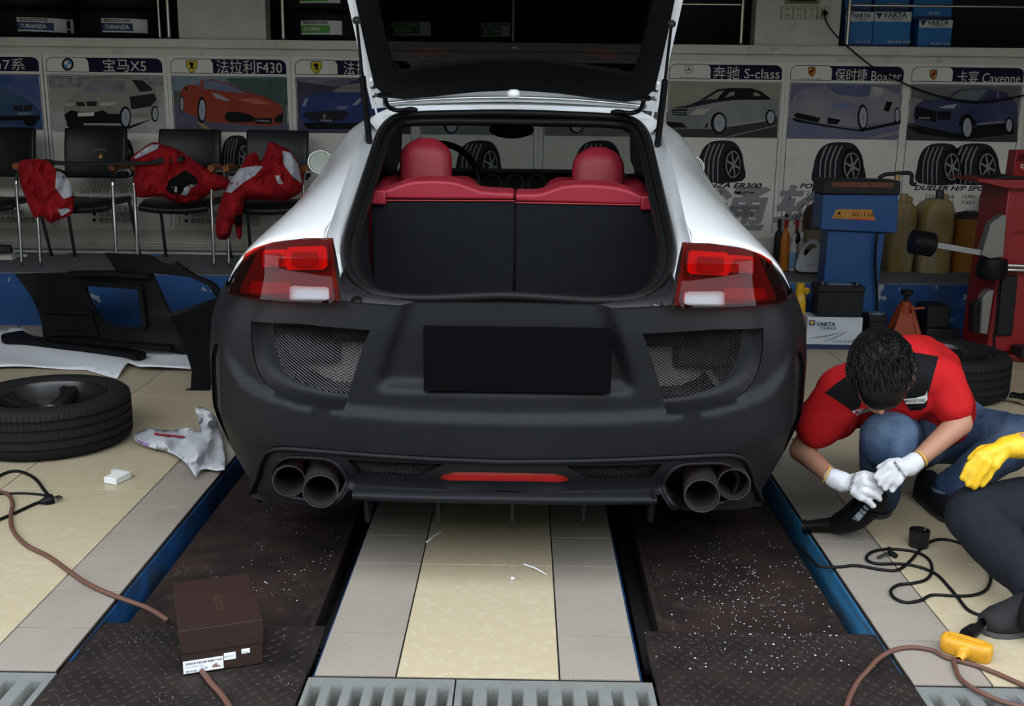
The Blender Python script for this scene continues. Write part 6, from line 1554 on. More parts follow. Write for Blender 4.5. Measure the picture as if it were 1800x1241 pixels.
br = P(1436, 400, 7.15)
t = thing('brown_canister', 'tall dark brown canister on the platform behind the white oil jug', 'canister', (br.x, 7.2, PZ)); hh = P(1436, 358, 7.15).z - PZ
MB().lathe([(0, 0), (.075, 0), (.08, .01), (.08, hh * .86), (.06, hh * .95), (.02, hh), (0, hh)], 28, (br.x, 7.2, PZ)).build('canister_body', mat('brown_plastic', (.035, .016, .010), .5), t, smooth=45)
MB().lathe([(.0815, hh * .3), (.0815, hh * .6)], 28, (br.x, 7.2, PZ)).build('paper_band', mat('band_cream', (.18, .14, .1), .6), t, smooth=60)
# white oil jug with sloping handle
jg = thing('oil_jug', 'white plastic oil jug with a curved handle on the platform edge', 'canister', FL(1425, 478, PZ))
jo = c2([(1399, 473), (1404, 450), (1413, 432), (1424, 421), (1436, 421), (1441, 428), (1446, 418), (1453, 419), (1452, 436), (1446, 450), (1444, 474), (1422, 478)], 4)
jh = c2([(1412, 444), (1420, 431), (1432, 428), (1436, 434), (1426, 438), (1417, 448)], 3)
YJ = FL(1425, 478, PZ).y - .0
f0 = lambda a, b: P(a, b, min(YJ, 6.98))
b = MB(); sheet(jo, [jh], 3., lambda a, q: P(a, q, 6.88), mb=b); sheet(jo, [jh], 3., lambda a, q: P(a, q, 6.97), mb=b)
for l in (jo, jh):
    r_ = resample(l, 3.); b.grid([[P(p[0], p[1], 6.88) for p in r_], [P(p[0], p[1], 6.865) * .5 + P(p[0], p[1], 6.985) * .5 for p in r_], [P(p[0], p[1], 6.97) for p in r_]], closed=True)
zmin = min(v.z for v in b.v)
for v in b.v: v.z += PZ - zmin
ju = b.build('jug_body', mat('jug_white', (.44, .45, .47), .4), jg, smooth=35, bevel=.006)
text_px('Toyota oil', 1417, 466, 4, 6.876, width=26).build('jug_lettering', mat('jug_print', (.2, .05, .04), .5), jg, smooth=0, fix=False)
MB().lathe([(0, 0), (.022, 0), (.022, .04), (0, .04)], 14, P(1447, 440, 6.92), (.5, 0, .9)).build('jug_cap', M_trim, jg, smooth=40)
# dark boxes behind the bracket
tb = MB().box(P(1738, 420, 7.2).x, P(1772, 420, 7.2).x, 7.12, 7.4, PZ, P(1750, 369, 7.12).z).build('tool_case', M_bat, None, smooth=30, bevel=.01); tag(tb, 'tall black tool case on the platform behind the metal bracket', 'case')
zz = P(1750, 369, 7.12).z
tb = MB().box(P(1738, 420, 7.16).x, P(1770, 420, 7.16).x, 7.13, 7.38, zz + .001, zz + .09).build('metal_tin', mat('tin_grey', (.09, .09, .085), .4, metal=.4, n=.4, nscale=9), None, smooth=30, bevel=.012); tag(tb, 'dull grey metal tin on top of the black tool case', 'tin')

# ------------------------------------------------------------------ red tyre changer
M_mred = mat('machine_red', (.20, .010, .012), .4, n=.25, nscale=5, col2=(.13, .006, .008), extra=second_noise((.03, .02, .02), 12, .5, .64, .78))
M_grey = mat('bracket_grey', (.16, .155, .14), .4, metal=.5)
YT = 5.98
tc_ = thing('tyre_changer', 'red tyre changing machine at the picture edge with arms and black rollers', 'machine', (P(1790, 600, YT).x, YT + .2, 0))
xr_ = P(1880, 500, YT).x
def wz(px, py): return P(px, py, YT)
MB().prism([wz(1774, 326), Vector((xr_, YT, wz(1774, 326).z)), Vector((xr_, YT, .04)), Vector((P(1739, 598, YT).x - .01, YT, .04))], (0, .36, 0)).build('column', M_mred, tc_, smooth=30, bevel=.008)
MB().prism([wz(1787, 264), Vector((xr_, YT + .1, wz(1787, 264).z)), Vector((xr_, YT + .1, wz(1777, 326).z)), wz(1778, 326)], (0, .1, 0)).build('control_panel', M_mred, tc_, smooth=30, bevel=.004)
MB().prism([P(1718, 315, YT - .05), Vector((xr_, YT - .05, P(1718, 315, YT).z + .0)), Vector((xr_, YT - .05, P(1750, 333, YT).z)), P(1770, 331, YT - .05), P(1720, 319, YT - .05)], (0, .4, 0)).build('tool_tray', M_mred, tc_, smooth=30, bevel=.004)
MB().prism([P(1748, 312, YT), P(1770, 308, YT), P(1810, 311, YT), P(1820, 315, YT), P(1745, 315, YT)], (0, .2, 0)).build('work_gloves', M_bat, tc_, smooth=40, bevel=.008)
MB().prism([FL(1712, 610), FL(1766, 634), FL(1840, 640), FL(1860, 600), FL(1730, 600)], (0, 0, .035)).build('base_plate', M_mred, tc_, smooth=30, bevel=.005)
bar0, bar1 = P(1640, 430, YT - .06), P(1742, 447, YT - .06)
MB().obox((bar0 + bar1) / 2, ((bar1 - bar0).length, .03, .034), Matrix.Rotation(-atan2(bar1.z - bar0.z, bar1.x - bar0.x), 3, 'Y')).build('arm_bar', mat('arm_steel', (.22, .21, .22), .3, metal=.7), tc_, smooth=30, bevel=.004)
rc0, rc1 = P(1601, 424, YT - .06), P(1643, 431, YT - .06); dd = rc1 - rc0
pr = [(0, 0), (.045, .005)]
for k in range(7): pr += [(.065, dd.length * (k + .25) / 7.5), (.068, dd.length * (k + .55) / 7.5), (.062, dd.length * (k + .95) / 7.5)]
pr += [(.045, dd.length), (0, dd.length)]
MB().lathe(pr, 26, rc0, dd).build('ribbed_roller', M_rub, tc_, smooth=40)
MB().prism([P(x, y, YT - .09) for x, y in ((1725, 448), (1742, 393), (1763, 377), (1770, 380), (1764, 452), (1740, 455))], (0, .07, 0)).build('bracket', M_grey, tc_, smooth=30, bevel=.004)
MB().lathe([(0, 0), (.07, .004), (.078, .02), (.08, .06), (.074, .11), (0, .115)], 26, P(1742, 490, YT - .06), (0, 0, 1)).build('roller', M_rub, tc_, smooth=40)
for yy in (466, 474): MB().tube([P(1768, yy, YT - .05), P(1870, yy + 3, YT - .05)], .011, 8).build('guide_rod', M_chrome, tc_, smooth=60)
MB().prism([P(x, y, YT - .09) for x, y in ((1723, 586), (1727, 524), (1737, 512), (1748, 510), (1746, 520), (1736, 588))], (0, .07, 0)).build('bracket', M_grey, tc_, smooth=30, bevel=.004)
MB().prism([P(x, y, YT - .07) for x, y in ((1709, 585), (1711, 535), (1722, 528), (1720, 586))], (0, .07, 0)).build('rubber_pad', M_rub, tc_, smooth=30, bevel=.006)
MB().prism([P(x, y, YT - .03) for x, y in ((1752, 590), (1762, 488), (1790, 484), (1780, 590))], (0, .04, 0)).build('black_cover', M_bat, tc_, smooth=30, bevel=.006)
MB().tube(catmull([P(1755, 500, YT - .05), P(1752, 560, YT - .06), P(1747, 600, YT - .06), P(1752, 625, YT - .06)], 5), .007, 8).build('air_hose', M_rub, tc_, smooth=179)
MB().box(P(1785, 635, YT - .1).x, P(1840, 635, YT - .1).x, YT - .16, YT - .02, .036, .09).build('foot_pedal', M_bat, tc_, smooth=30, bevel=.01)
text_px('LIGE', 1779, 411, 6, YT - .001, width=22, shear=.2).build('lettering', M_pblk, tc_, smooth=0, fix=False)
text_px('湖', 1786, 282, 11, YT - .001).build('panel_lettering', M_pblk, tc_, smooth=0, fix=False); text_px('可', 1792, 297, 8, YT - .001).build('panel_lettering', M_ptxt, tc_, smooth=0, fix=False)
# jack stand, boxes, rag, air gun
js = P(1590, 560, 6.36)
jk = thing('jack_stand', 'orange-red steel jack stand on the floor behind the crouching man', 'jack stand', (js.x, 6.36, 0)); M_or = mat('jack_orange', (.24, .035, .008), .5, n=.4, nscale=10, col2=(.12, .02, .008))
zt3 = P(1598, 535, 6.36).z
for sx_, sy_ in ((-1, -1), (1, -1), (-1, 1), (1, 1)):
    MB().prism([(js.x + sx_ * .105, 6.36 + sy_ * .08, 0), (js.x + sx_ * .075, 6.36 + sy_ * .08, 0), (js.x + sx_ * .02, 6.36 + sy_ * .02, zt3), (js.x + sx_ * .035, 6.36 + sy_ * .03, zt3)], (0, -sy_ * .02, 0)).build('leg', M_or, jk, smooth=30)
MB().lathe([(0, 0), (.036, 0), (.030, .12), (0, .12)], 16, (js.x, 6.36, zt3 - .10)).build('collar', M_or, jk, smooth=40)
MB().prism([(js.x - .10, 6.30, .0), (js.x + .10, 6.30, 0), (js.x + .03, 6.33, zt3 - .05), (js.x - .03, 6.33, zt3 - .05)], (0, .004, 0)).build('side_plate', M_or, jk, smooth=30)
MB().lathe([(.016, 0), (.016, .05), (.034, .06), (.036, .085), (0, .08)], 14, (js.x, 6.36, zt3)).build('saddle', M_bat, jk, smooth=40)
MB().tube([(js.x + .02, 6.32, zt3 - .02), (js.x + .09, 6.30, zt3 - .01)], .008, 8).build('ratchet_lever', M_or, jk, smooth=60)
tag(MB().box(P(1622, 560, 6.4).x, P(1662, 560, 6.4).x, 6.33, 6.52, .10, P(1630, 537, 6.36).z).box(P(1622, 560, 6.4).x, P(1680, 560, 6.4).x, 6.31, 6.52, 0, .10).build('black_crate', M_bat, None, smooth=30, bevel=.008), 'stepped black crate on the floor between jack stand and red machine', 'crate')
rg = c2([(1664, 609), (1674, 604), (1688, 608), (1700, 605), (1712, 612), (1704, 618), (1686, 617), (1672, 618)], 3)
rgp = lambda a, b_: FL(a, b_, .008 + .02 * abs(hnoise(a, b_, .15)))
tag(sheet(rg, [], 4., rgp).build('cleaning_rag', M_wcloth, None, smooth=60, solid=.006), 'crumpled white rag on the floor in front of the red machine', 'rag')
ag = thing('air_gun', 'chrome impact gun beside the wheel behind the crouching man', 'air tool', FL(1785, 700))
g0, g1 = FL(1776, 696, .036), FL(1820, 704, .036)
MB().lathe([(0, 0), (.018, 0), (.022, .01), (.022, .05), (.030, .06), (.034, .10), (.034, .13), (0, .13)], 22, g0, g1 - g0).build('barrel', M_chrome, ag, smooth=40)
MB().tube([g1, g1 + Vector((.06, .01, -.03))], .03, 12).build('grip', M_rub, ag, smooth=60)

# ------------------------------------------------------------------ floor in front of the men
M_ytool = mat('yellow_socket', (.50, .25, .015), .4, n=.5, nscale=18, col2=(.30, .13, .01), extra=second_noise((.06, .04, .02), 20, .6, .6, .75))
yb = thing('socket_block', 'scuffed yellow rubber socket block on the tiles by the black shoe', 'socket', FL(1700, 1150))
q0, q1 = FL(1662, 1128, .02), FL(1736, 1150, .02); dq = (q1 - q0); Lq = dq.length; dq.normalize(); nq = Vector((-dq.y, dq.x, 0))
rws = []
for z, k in ((.002, .9), (.012, 1.), (.030, 1.), (.040, .92), (.044, .7)):
    row = []
    for j in range(32):
        a = 2 * pi * j / 32; cx = (abs(cos(a)) ** .5) * (1 if cos(a) > 0 else -1); cy = (abs(sin(a)) ** .7) * (1 if sin(a) > 0 else -1)
        row.append(q0.lerp(q1, .5) * 1 + dq * cx * (Lq * .5 + .012) * (.6 + .4 * k) + nq * cy * .029 * k - Vector((0, 0, .02 - z)))
    rws.append(row)
b = MB().grid(rws, closed=True); b.poly(rws[-1]); b.poly(rws[0][::-1]); b.build('block_body', M_ytool, yb, smooth=50)
md = q0.lerp(q1, .5)
MB().obox(md + Vector((0, 0, .026)), (Lq * .8, .010, .006), Matrix.Rotation(atan2(dq.y, dq.x), 3, 'Z')).build('ridge', M_ytool, yb, smooth=30, bevel=.002)
MB().lathe([(0.02, 0), (.018, .012), (.013, .016), (.013, .024), (.010, .028), (.010, .035), (.007, .04)], 16, md - nq * .022 - Vector((0, 0, .0)), -nq - Vector((0, 0, .15))).build('cable_gland', M_ytool, yb, smooth=40)
pl0, pl1 = FL(1700, 1117, .03), FL(1738, 1086, .02)
MB().tube([pl0, pl0.lerp(pl1, .3), pl0.lerp(pl1, .45), pl0.lerp(pl1, .8), pl1], [.02, .018, .011, .011, .007], 12).build('plug', M_rub, yb, smooth=50)
yc_ = thing('brown_power_cord', 'brown rubber cord looping around the yellow socket block', 'cable', FL(1600, 1138))
ground_tube([(1676, 1160), (1680, 1175), (1690, 1195), (1720, 1215), (1770, 1236), (1840, 1250)], .0062, 'cord', M_cord, parent=yc_)
ground_tube([(1486, 1250), (1494, 1225), (1508, 1198), (1524, 1180), (1542, 1160), (1568, 1144), (1600, 1138), (1638, 1143), (1664, 1156, .0), (1709, 1168), (1748, 1182), (1800, 1205), (1850, 1225)], .0062, 'cord', M_cord, parent=yc_)
kc = thing('black_cable', 'thin black power cord lying in loops on the tiles', 'cable', FL(1600, 1000))
cpt = [(1426, 983), (1442, 996), (1480, 996), (1506, 994), (1555, 1002), (1580, 1001), (1600, 986), (1619, 964), (1638, 951), (1661, 948), (1690, 956), (1716, 973), (1735, 996), (1742, 1018), (1732, 1038), (1706, 1047), (1671, 1047), (1638, 1046), (1619, 1055), (1593, 1059), (1572, 1051), (1566, 1038), (1580, 1028), (1606, 1025), (1629, 1018), (1638, 1002), (1632, 983), (1609, 970), (1568, 965), (1539, 968), (1524, 977), (1526, 986), (1545, 991), (1580, 991), (1613, 996), (1645, 1009), (1667, 1031), (1684, 1051), (1703, 1073), (1736, 1086)]
ground_tube([(1400, 955, -.01)] + cpt, .0048, 'cord', M_rub, sub=5, parent=kc)
ck = thing('chuck_key', 'small black chuck key tied to the looped cord', 'tool', FL(1560, 975)); a, b = FL(1543, 980, .008), FL(1568, 968, .012)
MB().tube([a, b], .004, 8).build('bar', M_steel, ck, smooth=50); MB().tube([FL(1562, 963, .02), FL(1566, 972, .012), FL(1576, 978, .008)], [.006, .009, .008], 10).build('key_head', M_rub, ck, smooth=50)
cp_ = FL(1614, 960); cu = thing('black_cup', 'black plastic cap used as a cup holding a drill bit', 'cup', (cp_.x, cp_.y + .0, 0))
MB().lathe([(0, .004), (.027, .004), (.030, .056), (.032, .056), (.030, 0), (0, 0)], 32, (cp_.x, cp_.y, 0)).build('cup', mat('cap_black', (.008, .008, .008), .35), cu, smooth=40)
da, db = P(1619, 945, cp_.y), P(1629, 924, cp_.y)
MB().tube([da, da.lerp(db, .3), da.lerp(db, .6), db], [.0032, .004, .0032, .002], 7).build('drill_bit', M_chrome, cu, smooth=50)
tl_ = thing('heat_gun', 'black power tool with a worn label, its nozzle resting in the lift slot', 'power tool', FL(1470, 935))
n0, n1, n2, n3 = P(1410, 926, 3.36), P(1470, 921, 3.33), P(1508, 905, 3.27), P(1545, 868, 3.20)
MB().tube([n0, n0.lerp(n1, .12), n0.lerp(n1, .13), n0.lerp(n1, .9), n1], [.024, .024, .019, .024, .03], 18).build('nozzle', M_rub, tl_, smooth=40)
MB().tube(catmull([n1, n1.lerp(n2, .5) + Vector((0, 0, -.004)), n2, n2.lerp(n3, .5), n3], 4), [.03, .033, .036, .038, .040, .042, .043, .044, .044, .044, .044, .043, .042, .040, .038, .034, .03], 18).build('tool_body', M_rub, tl_, smooth=50); TOOL = bpy.data.objects[[o.name for o in tl_.children if o.name.startswith('tool_body')][0]]
lb0 = n2.lerp(n3, .15) + Vector((.004, -.043, .006))
dl_ = (n3 - n2).normalized()
for k_ in (.30, .45, .60, .75): MB().tube([n2.lerp(n3, k_) - dl_ * .002, n2.lerp(n3, k_) + dl_ * .002], .0455, 24).build('cooling_rib', M_rub, tl_, smooth=40)
MB().tube([n1.lerp(n2, .2) + Vector((0, 0, .03)), n1.lerp(n2, .8) + Vector((0, 0, .045))], [.010, .016], 10).build('trigger', M_trim, tl_, smooth=50)
# ------------------------------------------------------------------ people
def blob(prims, voxel, name, mats, parent=None, smooth_it=6, disp=None):
    """one continuous surface grown from tapered limbs and ellipsoids"""
    mb = MB()
    for p in prims:
        if p[0] == 'c': mb.cone(p[1], p[2], p[3], p[4], 18)
        else: mb.ell(p[1], p[2], p[3] if len(p) > 3 else None, 20, 12)
    me = bpy.data.meshes.new('tmp'); me.from_pydata([tuple(v) for v in mb.v], [], mb.f)
    bm = bmesh.new(); bm.from_mesh(me); bmesh.ops.recalc_face_normals(bm, faces=bm.faces); bm.to_mesh(me); bm.free()
    o = bpy.data.objects.new('tmp', me); COL.objects.link(o)
    r = o.modifiers.new('r', 'REMESH'); r.mode = 'VOXEL'; r.voxel_size = voxel
    s = o.modifiers.new('s', 'SMOOTH'); s.factor = .5; s.iterations = smooth_it
    dg = bpy.context.evaluated_depsgraph_get(); dg.update()
    res = bpy.data.meshes.new_from_object(o.evaluated_get(dg))
    bpy.data.objects.remove(o); bpy.data.meshes.remove(me)
    root = ORG.get(parent, Vector((0, 0, 0))) if parent is not None else Vector((0, 0, 0))
    n = len(res.vertices); co = np.empty(n * 3); res.vertices.foreach_get('co', co); co = co.reshape(-1, 3)
    if disp:
        no = np.empty(n * 3); res.vertices.foreach_get('normal', no); no = no.reshape(-1, 3)
        for i in range(n): co[i] += no[i] * disp(co[i])
    co -= np.array(root); res.vertices.foreach_set('co', co.ravel()); res.update()
    res.name = name
    ob = bpy.data.objects.new(name, res); COL.objects.link(ob)
    if parent is not None: ob.parent = parent
    ORG[ob] = root
    res.materials.clear()
    for m in (mats if isinstance(mats, (list, tuple)) else [mats]): res.materials.append(m)
    res.polygons.foreach_set('use_smooth', [True] * len(res.polygons))
    return ob
def pix(v):
    q = CAMROT.transposed() @ (Vector(v) - Vector((0, 0, CAMH))); return 900 - FPX * q.x / q.z, 620.5 + FPX * q.y / q.z
def paint(ob, polys):
    """cloth panels: faces inside an outline take another cloth"""
    me = ob.data; root = ORG[ob]; cen = [Vector(p.center) + root for p in me.polygons]
    px = [pix(c) for c in cen]; X = np.array([p[0] for p in px]); Z = np.array([p[1] for p in px])
    face = np.array([p.normal.dot((Vector((0, 0, CAMH)) - c)) > -.1 for p, c in zip(me.polygons, cen)])
    for idx, poly in polys:
        for i in np.nonzero(inside(poly, X, Z) & face)[0]: me.polygons[int(i)].material_index = idx
from mathutils.bvhtree import BVHTree
def drape(ob, poly, step, off, name, m, parent, hold=None):
    """thin patch laid on the surface of ob"""
    bv = BVHTree.FromPolygons([Vector(v.co) + ORG[ob] for v in ob.data.vertices], [tuple(p.vertices) for p in ob.data.polygons])
    last = [None]
    def fn(a, b):
        d = ray(a, b).normalized(); h = bv.ray_cast(Vector((0, 0, CAMH)), d)
        if h[0] is None: return last[0] or P(a, b, 3.2)
        last[0] = h[0] - d * off; return last[0]
    return sheet(poly, [], step, fn, flange=(0, .003, 0)).build(name, m, parent, smooth=60)
def drape_text(ob, txt, px, py, hpx, width, ang, off, name, m, parent, bend=0.):
    bv = BVHTree.FromPolygons([Vector(v.co) + ORG[ob] for v in ob.data.vertices], [tuple(p.vertices) for p in ob.data.polygons])
    tmp = text_mb(txt, 1., place=lambda x, y: Vector((x, y, 0)), weight=.01)
    w0 = max(v.x for v in tmp.v); c, s = cos(ang), sin(ang); last = P(px, py, 3.2); vs = []
    for v in tmp.v:
        u, h = v.x / w0 * width, v.y / .73 * hpx
        a, b = px + c * u + s * h, py + s * u - c * h
        d = ray(a, b).normalized(); r = bv.ray_cast(Vector((0, 0, CAMH)), d)
        if r[0] is not None: last = r[0] - d * off
        vs.append(last.copy())
    return MB().add(vs, tmp.f).build(name, m, parent, smooth=0, fix=False)
M_skin = mat('skin', (.34, .17, .11), .5, n=.3, nscale=14, col2=(.28, .13, .085))
M_hair = mat('black_hair', (.002, .002, .0021), .42, spec=.2, bump=.8, bscale=170, stretch=(1, 1, .15))
M_shirt = mat('red_shirt', (.36, .008, .010), .8, spec=.12, bump=.25, bscale=300)
M_shblk = mat('black_shirt', (.006, .006, .007), .8, spec=.1, bump=.25, bscale=300)
M_jean = mat('blue_denim', (.022, .040, .082), .8, spec=.12, n=.9, nscale=7, col2=(.085, .125, .19), bump=.4, bscale=250, lo=.4, hi=.7)
M_glove = mat('white_glove', (.52, .52, .55), .85, bump=.5, bscale=330, n=.4, nscale=22, col2=(.33, .32, .32), lo=.5, hi=.75)
M_shoe = mat('dark_shoe', (.007, .008, .011), .7, spec=.15, bump=.3, bscale=200); M_sole = mat('sole', (.035, .034, .033), .6)
def wrinkle(amp, f):
    from mathutils.noise import noise as nz
    def d(c):
        v = Vector((c[0] * f, c[1] * f, c[2] * f)); return amp * (nz(v) + .5 * abs(nz(v * 2.1 + Vector((3, 1, 2)))) - .15)
    return d
# --- the man in the red shirt
HEAD = P(1545, 640, 3.10)
NECK = P(1572, 655, 3.26); CHEST = P(1582, 668, 3.38); BELLY = P(1610, 664, 3.58); PELV = P(1650, 745, 3.80)
SHL, SHR = P(1478, 690, 3.34), P(1648, 668, 3.32)
ELL, ELR = P(1408, 792, 3.42), P(1686, 744, 3.26)
WRL, WRR = P(1466, 842, 3.22), P(1606, 815, 3.17)
HIPA, HIPB = P(1610, 770, 3.76), P(1700, 765, 3.80)
KNA, KNB = P(1560, 772, 3.26), P(1792, 772, 3.56)
ANA, ANB = P(1545, 880, 3.56), P(1660, 868, 3.56)
man = blob([('e', HEAD, (.074, .088, .098)), ('e', HEAD + Vector((.0, -.01, -.07)), (.058, .062, .066)), ('c', HEAD + Vector((.01, .04, 0)), .052, NECK, .058), ('c', NECK, .07, CHEST, .11), ('c', CHEST, .115, BELLY, .11), ('c', BELLY, .11, PELV, .12),
            ('c', NECK, .05, SHL, .052), ('c', NECK, .05, SHR, .052), ('c', SHL, .05, ELL, .040), ('c', ELL, .038, WRL, .026), ('c', SHR, .05, ELR, .042), ('c', ELR, .040, WRR, .026),
            ('c', WRL, .022, P(1500, 858, 3.19), .017), ('c', WRR, .022, P(1580, 830, 3.16), .017),
            ('c', PELV, .11, HIPA, .085), ('c', PELV, .11, HIPB, .085), ('c', HIPA, .08, KNA, .058), ('c', HIPB, .08, KNB, .056), ('c', KNA, .052, ANA, .036), ('c', KNB, .052, ANB, .036), ('e', HEAD + Vector((.076, .01, -.02)), (.010, .018, .026)), ('e', HEAD + Vector((-.076, .01, -.02)), (.010, .018, .026)),
            ('e', HEAD + Vector((0, -.055, -.125)), (.012, .014, .018)), ('e', HEAD + Vector((0, -.02, -.138)), (.022, .010, .008)),
            ], .0085, 'person', M_skin, None, 4)
tag(man, 'crouching man in red and black shirt, jeans and white gloves bent over a power tool', 'person')
for sx_ in (-1, 1): MB().ell(HEAD + Vector((sx_ * .03, -.066, -.105)), (.011, .006, .007), nu=10, nv=6).build('eye', M_pblk, man, smooth=179)
# shirt
dn = Vector((0, 0, 0))
shirt = blob([('c', NECK + Vector((.01, .03, -.01)), .088, CHEST, .135), ('c', CHEST, .145, BELLY, .150), ('c', BELLY, .150, PELV.lerp(BELLY, .25), .145),
              ('c', NECK + Vector((0, .03, -.01)), .078, SHL, .082), ('c', NECK + Vector((0, .03, -.01)), .078, SHR, .078), ('c', SHL, .082, SHL.lerp(ELL, .55), .078), ('c', SHR, .078, SHR.lerp(ELR, .62), .066),
              ('c', CHEST, .12, P(1540, 718, 3.42), .085), ('c', SHL, .075, P(1470, 735, 3.42), .075), ('c', SHR, .075, CHEST, .12)], .0085, 'shirt', [M_shirt, M_shblk, M_wcloth], man, 5, wrinkle(.010, 9))
zp4 = lambda q: [(1370 + x * .32234, 560 + y * .32234) for x, y in q]
for pg in ([(672, 184), (770, 190), (868, 208), (835, 330), (812, 410), (802, 480), (770, 500), (715, 500), (690, 470), (692, 380), (680, 280)], [(250, 405), (310, 355), (380, 308), (440, 300), (450, 440), (440, 480), (400, 505), (320, 450)]):
    drape(shirt, zp4(pg), 5., .0025, 'black_panel', M_shblk, shirt)
M_tagw = mat('name_tag', (.5, .5, .5), .6)
drape(shirt, zp4([(678, 440), (740, 436), (796, 420), (806, 395), (808, 440), (790, 462), (690, 466)]), 4., .007, 'name_tape', M_tagw, shirt)
drape_text(shirt, 'BRIDGESTONE', 1590, 708, 5, 36, -.06, .010, 'tape_lettering', M_pblk, shirt)
drape(shirt, zp4([(395, 505), (470, 488), (520, 498), (420, 530)]), 5., .004, 'white_band', M_wcloth, shirt)
# jeans
jeans = blob([('c', PELV.lerp(BELLY, .1), .140, PELV, .150), ('c', PELV, .145, HIPA, .12), ('c', PELV, .145, HIPB, .12), ('c', HIPA, .118, KNA, .088), ('c', HIPB, .115, KNB, .086), ('c', KNA, .086, KNA.lerp(ANA, .9), .066), ('c', KNB, .082, KNB.lerp(ANB, .93), .060), ('e', KNA + Vector((0, -.02, .0)), (.088, .072, .086))], .009, 'jeans', [M_jean, mat('denim_cuff', (.17, .22, .29), .8, bump=.4, bscale=250)], man, 5, wrinkle(.010, 11))
paint(jeans, [(1, zp4([(760, 900), (800, 890), (950, 985), (940, 1010), (850, 1000)]))])
# hair
def hair_disp(c):
    from mathutils.noise import noise as nz
    return .002 * nz(Vector((c[0] * 55, c[1] * 55, c[2] * 16))) + .0015 * nz(Vector((c[0] * 140, c[1] * 140, c[2] * 30)))
hair = blob([('e', HEAD + Vector((0, .0, .012)), (.089, .098, .100)), ('e', HEAD + Vector((0, -.035, -.03)), (.080, .066, .078)), ('e', HEAD + Vector((0, -.050, -.065)), (.068, .046, .062)), ('e', HEAD + Vector((.0, .05, -.01)), (.072, .062, .07))], .005, 'hair', M_hair, man, 3, hair_disp)
hs = MB(); rnd = random.Random(5)
for k in range(900):
    a = rnd.uniform(0, 2 * pi); e = rnd.uniform(-.55, 1.45); d = Vector((cos(a) * cos(e), sin(a) * cos(e), sin(e)))
    root_ = HEAD + Vector((d.x * .086, d.y * .095 - .008, d.z * .098 + .008))
    tip_ = root_ + Vector((d.x * .008 + rnd.uniform(-.006, .006), d.y * .008 - .016 - rnd.uniform(0, .012), -.030 + max(0, d.z) * .022)) 
    hs.tube([root_, root_.lerp(tip_, .55) + d * .006, tip_], [.0019, .0016, .0004], 4, caps=False)
h2 = hs.build('hair_strands', M_hair, hair, smooth=179, fix=False); h2['kind'] = 'stuff'
# gloves
def glove(palm0, palm1, fingers, thumb, r, label, mt, parent, cuff=None, voxel=.0045):
    pr = [('c', palm0, r * 1.25, palm1, r * 1.5)]
    pr.append(('c', palm0.lerp(palm1, .5), r * 1.5, fingers[0][0], r * 1.02)); pr.append(('c', palm0.lerp(palm1, .5), r * 1.4, fingers[-1][0], r * .98))
    pr.append(('c', fingers[0][0], r, fingers[-1][0], r * .95))
    for f in fingers + [thumb]:
        for i, (a, b) in enumerate(zip(f, f[1:])): pr.append(('c', a, r * (.74 - .05 * i), b, r * (.70 - .06 * i)))
    if cuff: pr.append(('c', cuff[0], cuff[2], cuff[1], cuff[3]))
    return blob(pr, voxel, label, mt, parent, 3, wrinkle(.002, 40))
pa = lambda pts, Y0, dY: [P(x, y, Y0 + dY * k) for k, (x, y) in enumerate(pts)]
ga_ = glove(P(1478, 846, 3.21), P(1505, 856, 3.18), [pa([(1519, 838), (1534, 840), (1544, 848)], 3.16, .005), pa([(1521, 850), (1538, 854), (1549, 864)], 3.145, .005), pa([(1519, 863), (1535, 868), (1546, 877)], 3.14, .005), pa([(1514, 874), (1527, 881), (1535, 889)], 3.145, .005)],
           pa([(1500, 838), (1518, 832), (1534, 836)], 3.20, -.005), .0155, 'glove', M_glove, man, (P(1465, 840, 3.22), P(1480, 847, 3.21), .031, .033))
gb_ = glove(P(1600, 816, 3.17), P(1580, 829, 3.15), [pa([(1564, 818), (1550, 828), (1540, 838)], 3.13, .0), pa([(1563, 830), (1553, 841), (1547, 851)], 3.125, .0), pa([(1567, 841), (1560, 850), (1556, 858)], 3.125, .0), pa([(1576, 848), (1572, 856), (1568, 861)], 3.13, .0)],
           pa([(1580, 810), (1562, 812), (1546, 822)], 3.16, -.005), .0155, 'glove', M_glove, man, (P(1608, 812, 3.175), P(1596, 819, 3.17), .031, .033))
drape_text(ga_, 'BRIDGESTONE', 1493, 868, 5.5, 40, -1.25, .003, 'glove_lettering', M_pblk, ga_)
drape_text(gb_, 'BRIDGESTONE', 1570, 813, 5, 36, .95, .003, 'glove_lettering', M_pblk, gb_)
for c0, c1 in ((P(1465, 840, 3.22), P(1480, 847, 3.21)), (P(1608, 812, 3.175), P(1596, 819, 3.17))):
    d = (c0 - c1).normalized(); MB().tube([c0 + d * .020, c0 + d * .025], [.0275, .0265], 20, caps=False).build('cuff_edge', mat('cuff_yellow', (.5, .3, .05), .8), man, smooth=60, solid=.003)
drape(TOOL, [(1498, 912), (1524, 884), (1533, 889), (1509, 917)], 4., .004, 'worn_label', mat('worn_label', (.30, .36, .40), .4, n=.9, nscale=40, col2=(.02, .03, .05)), TOOL)
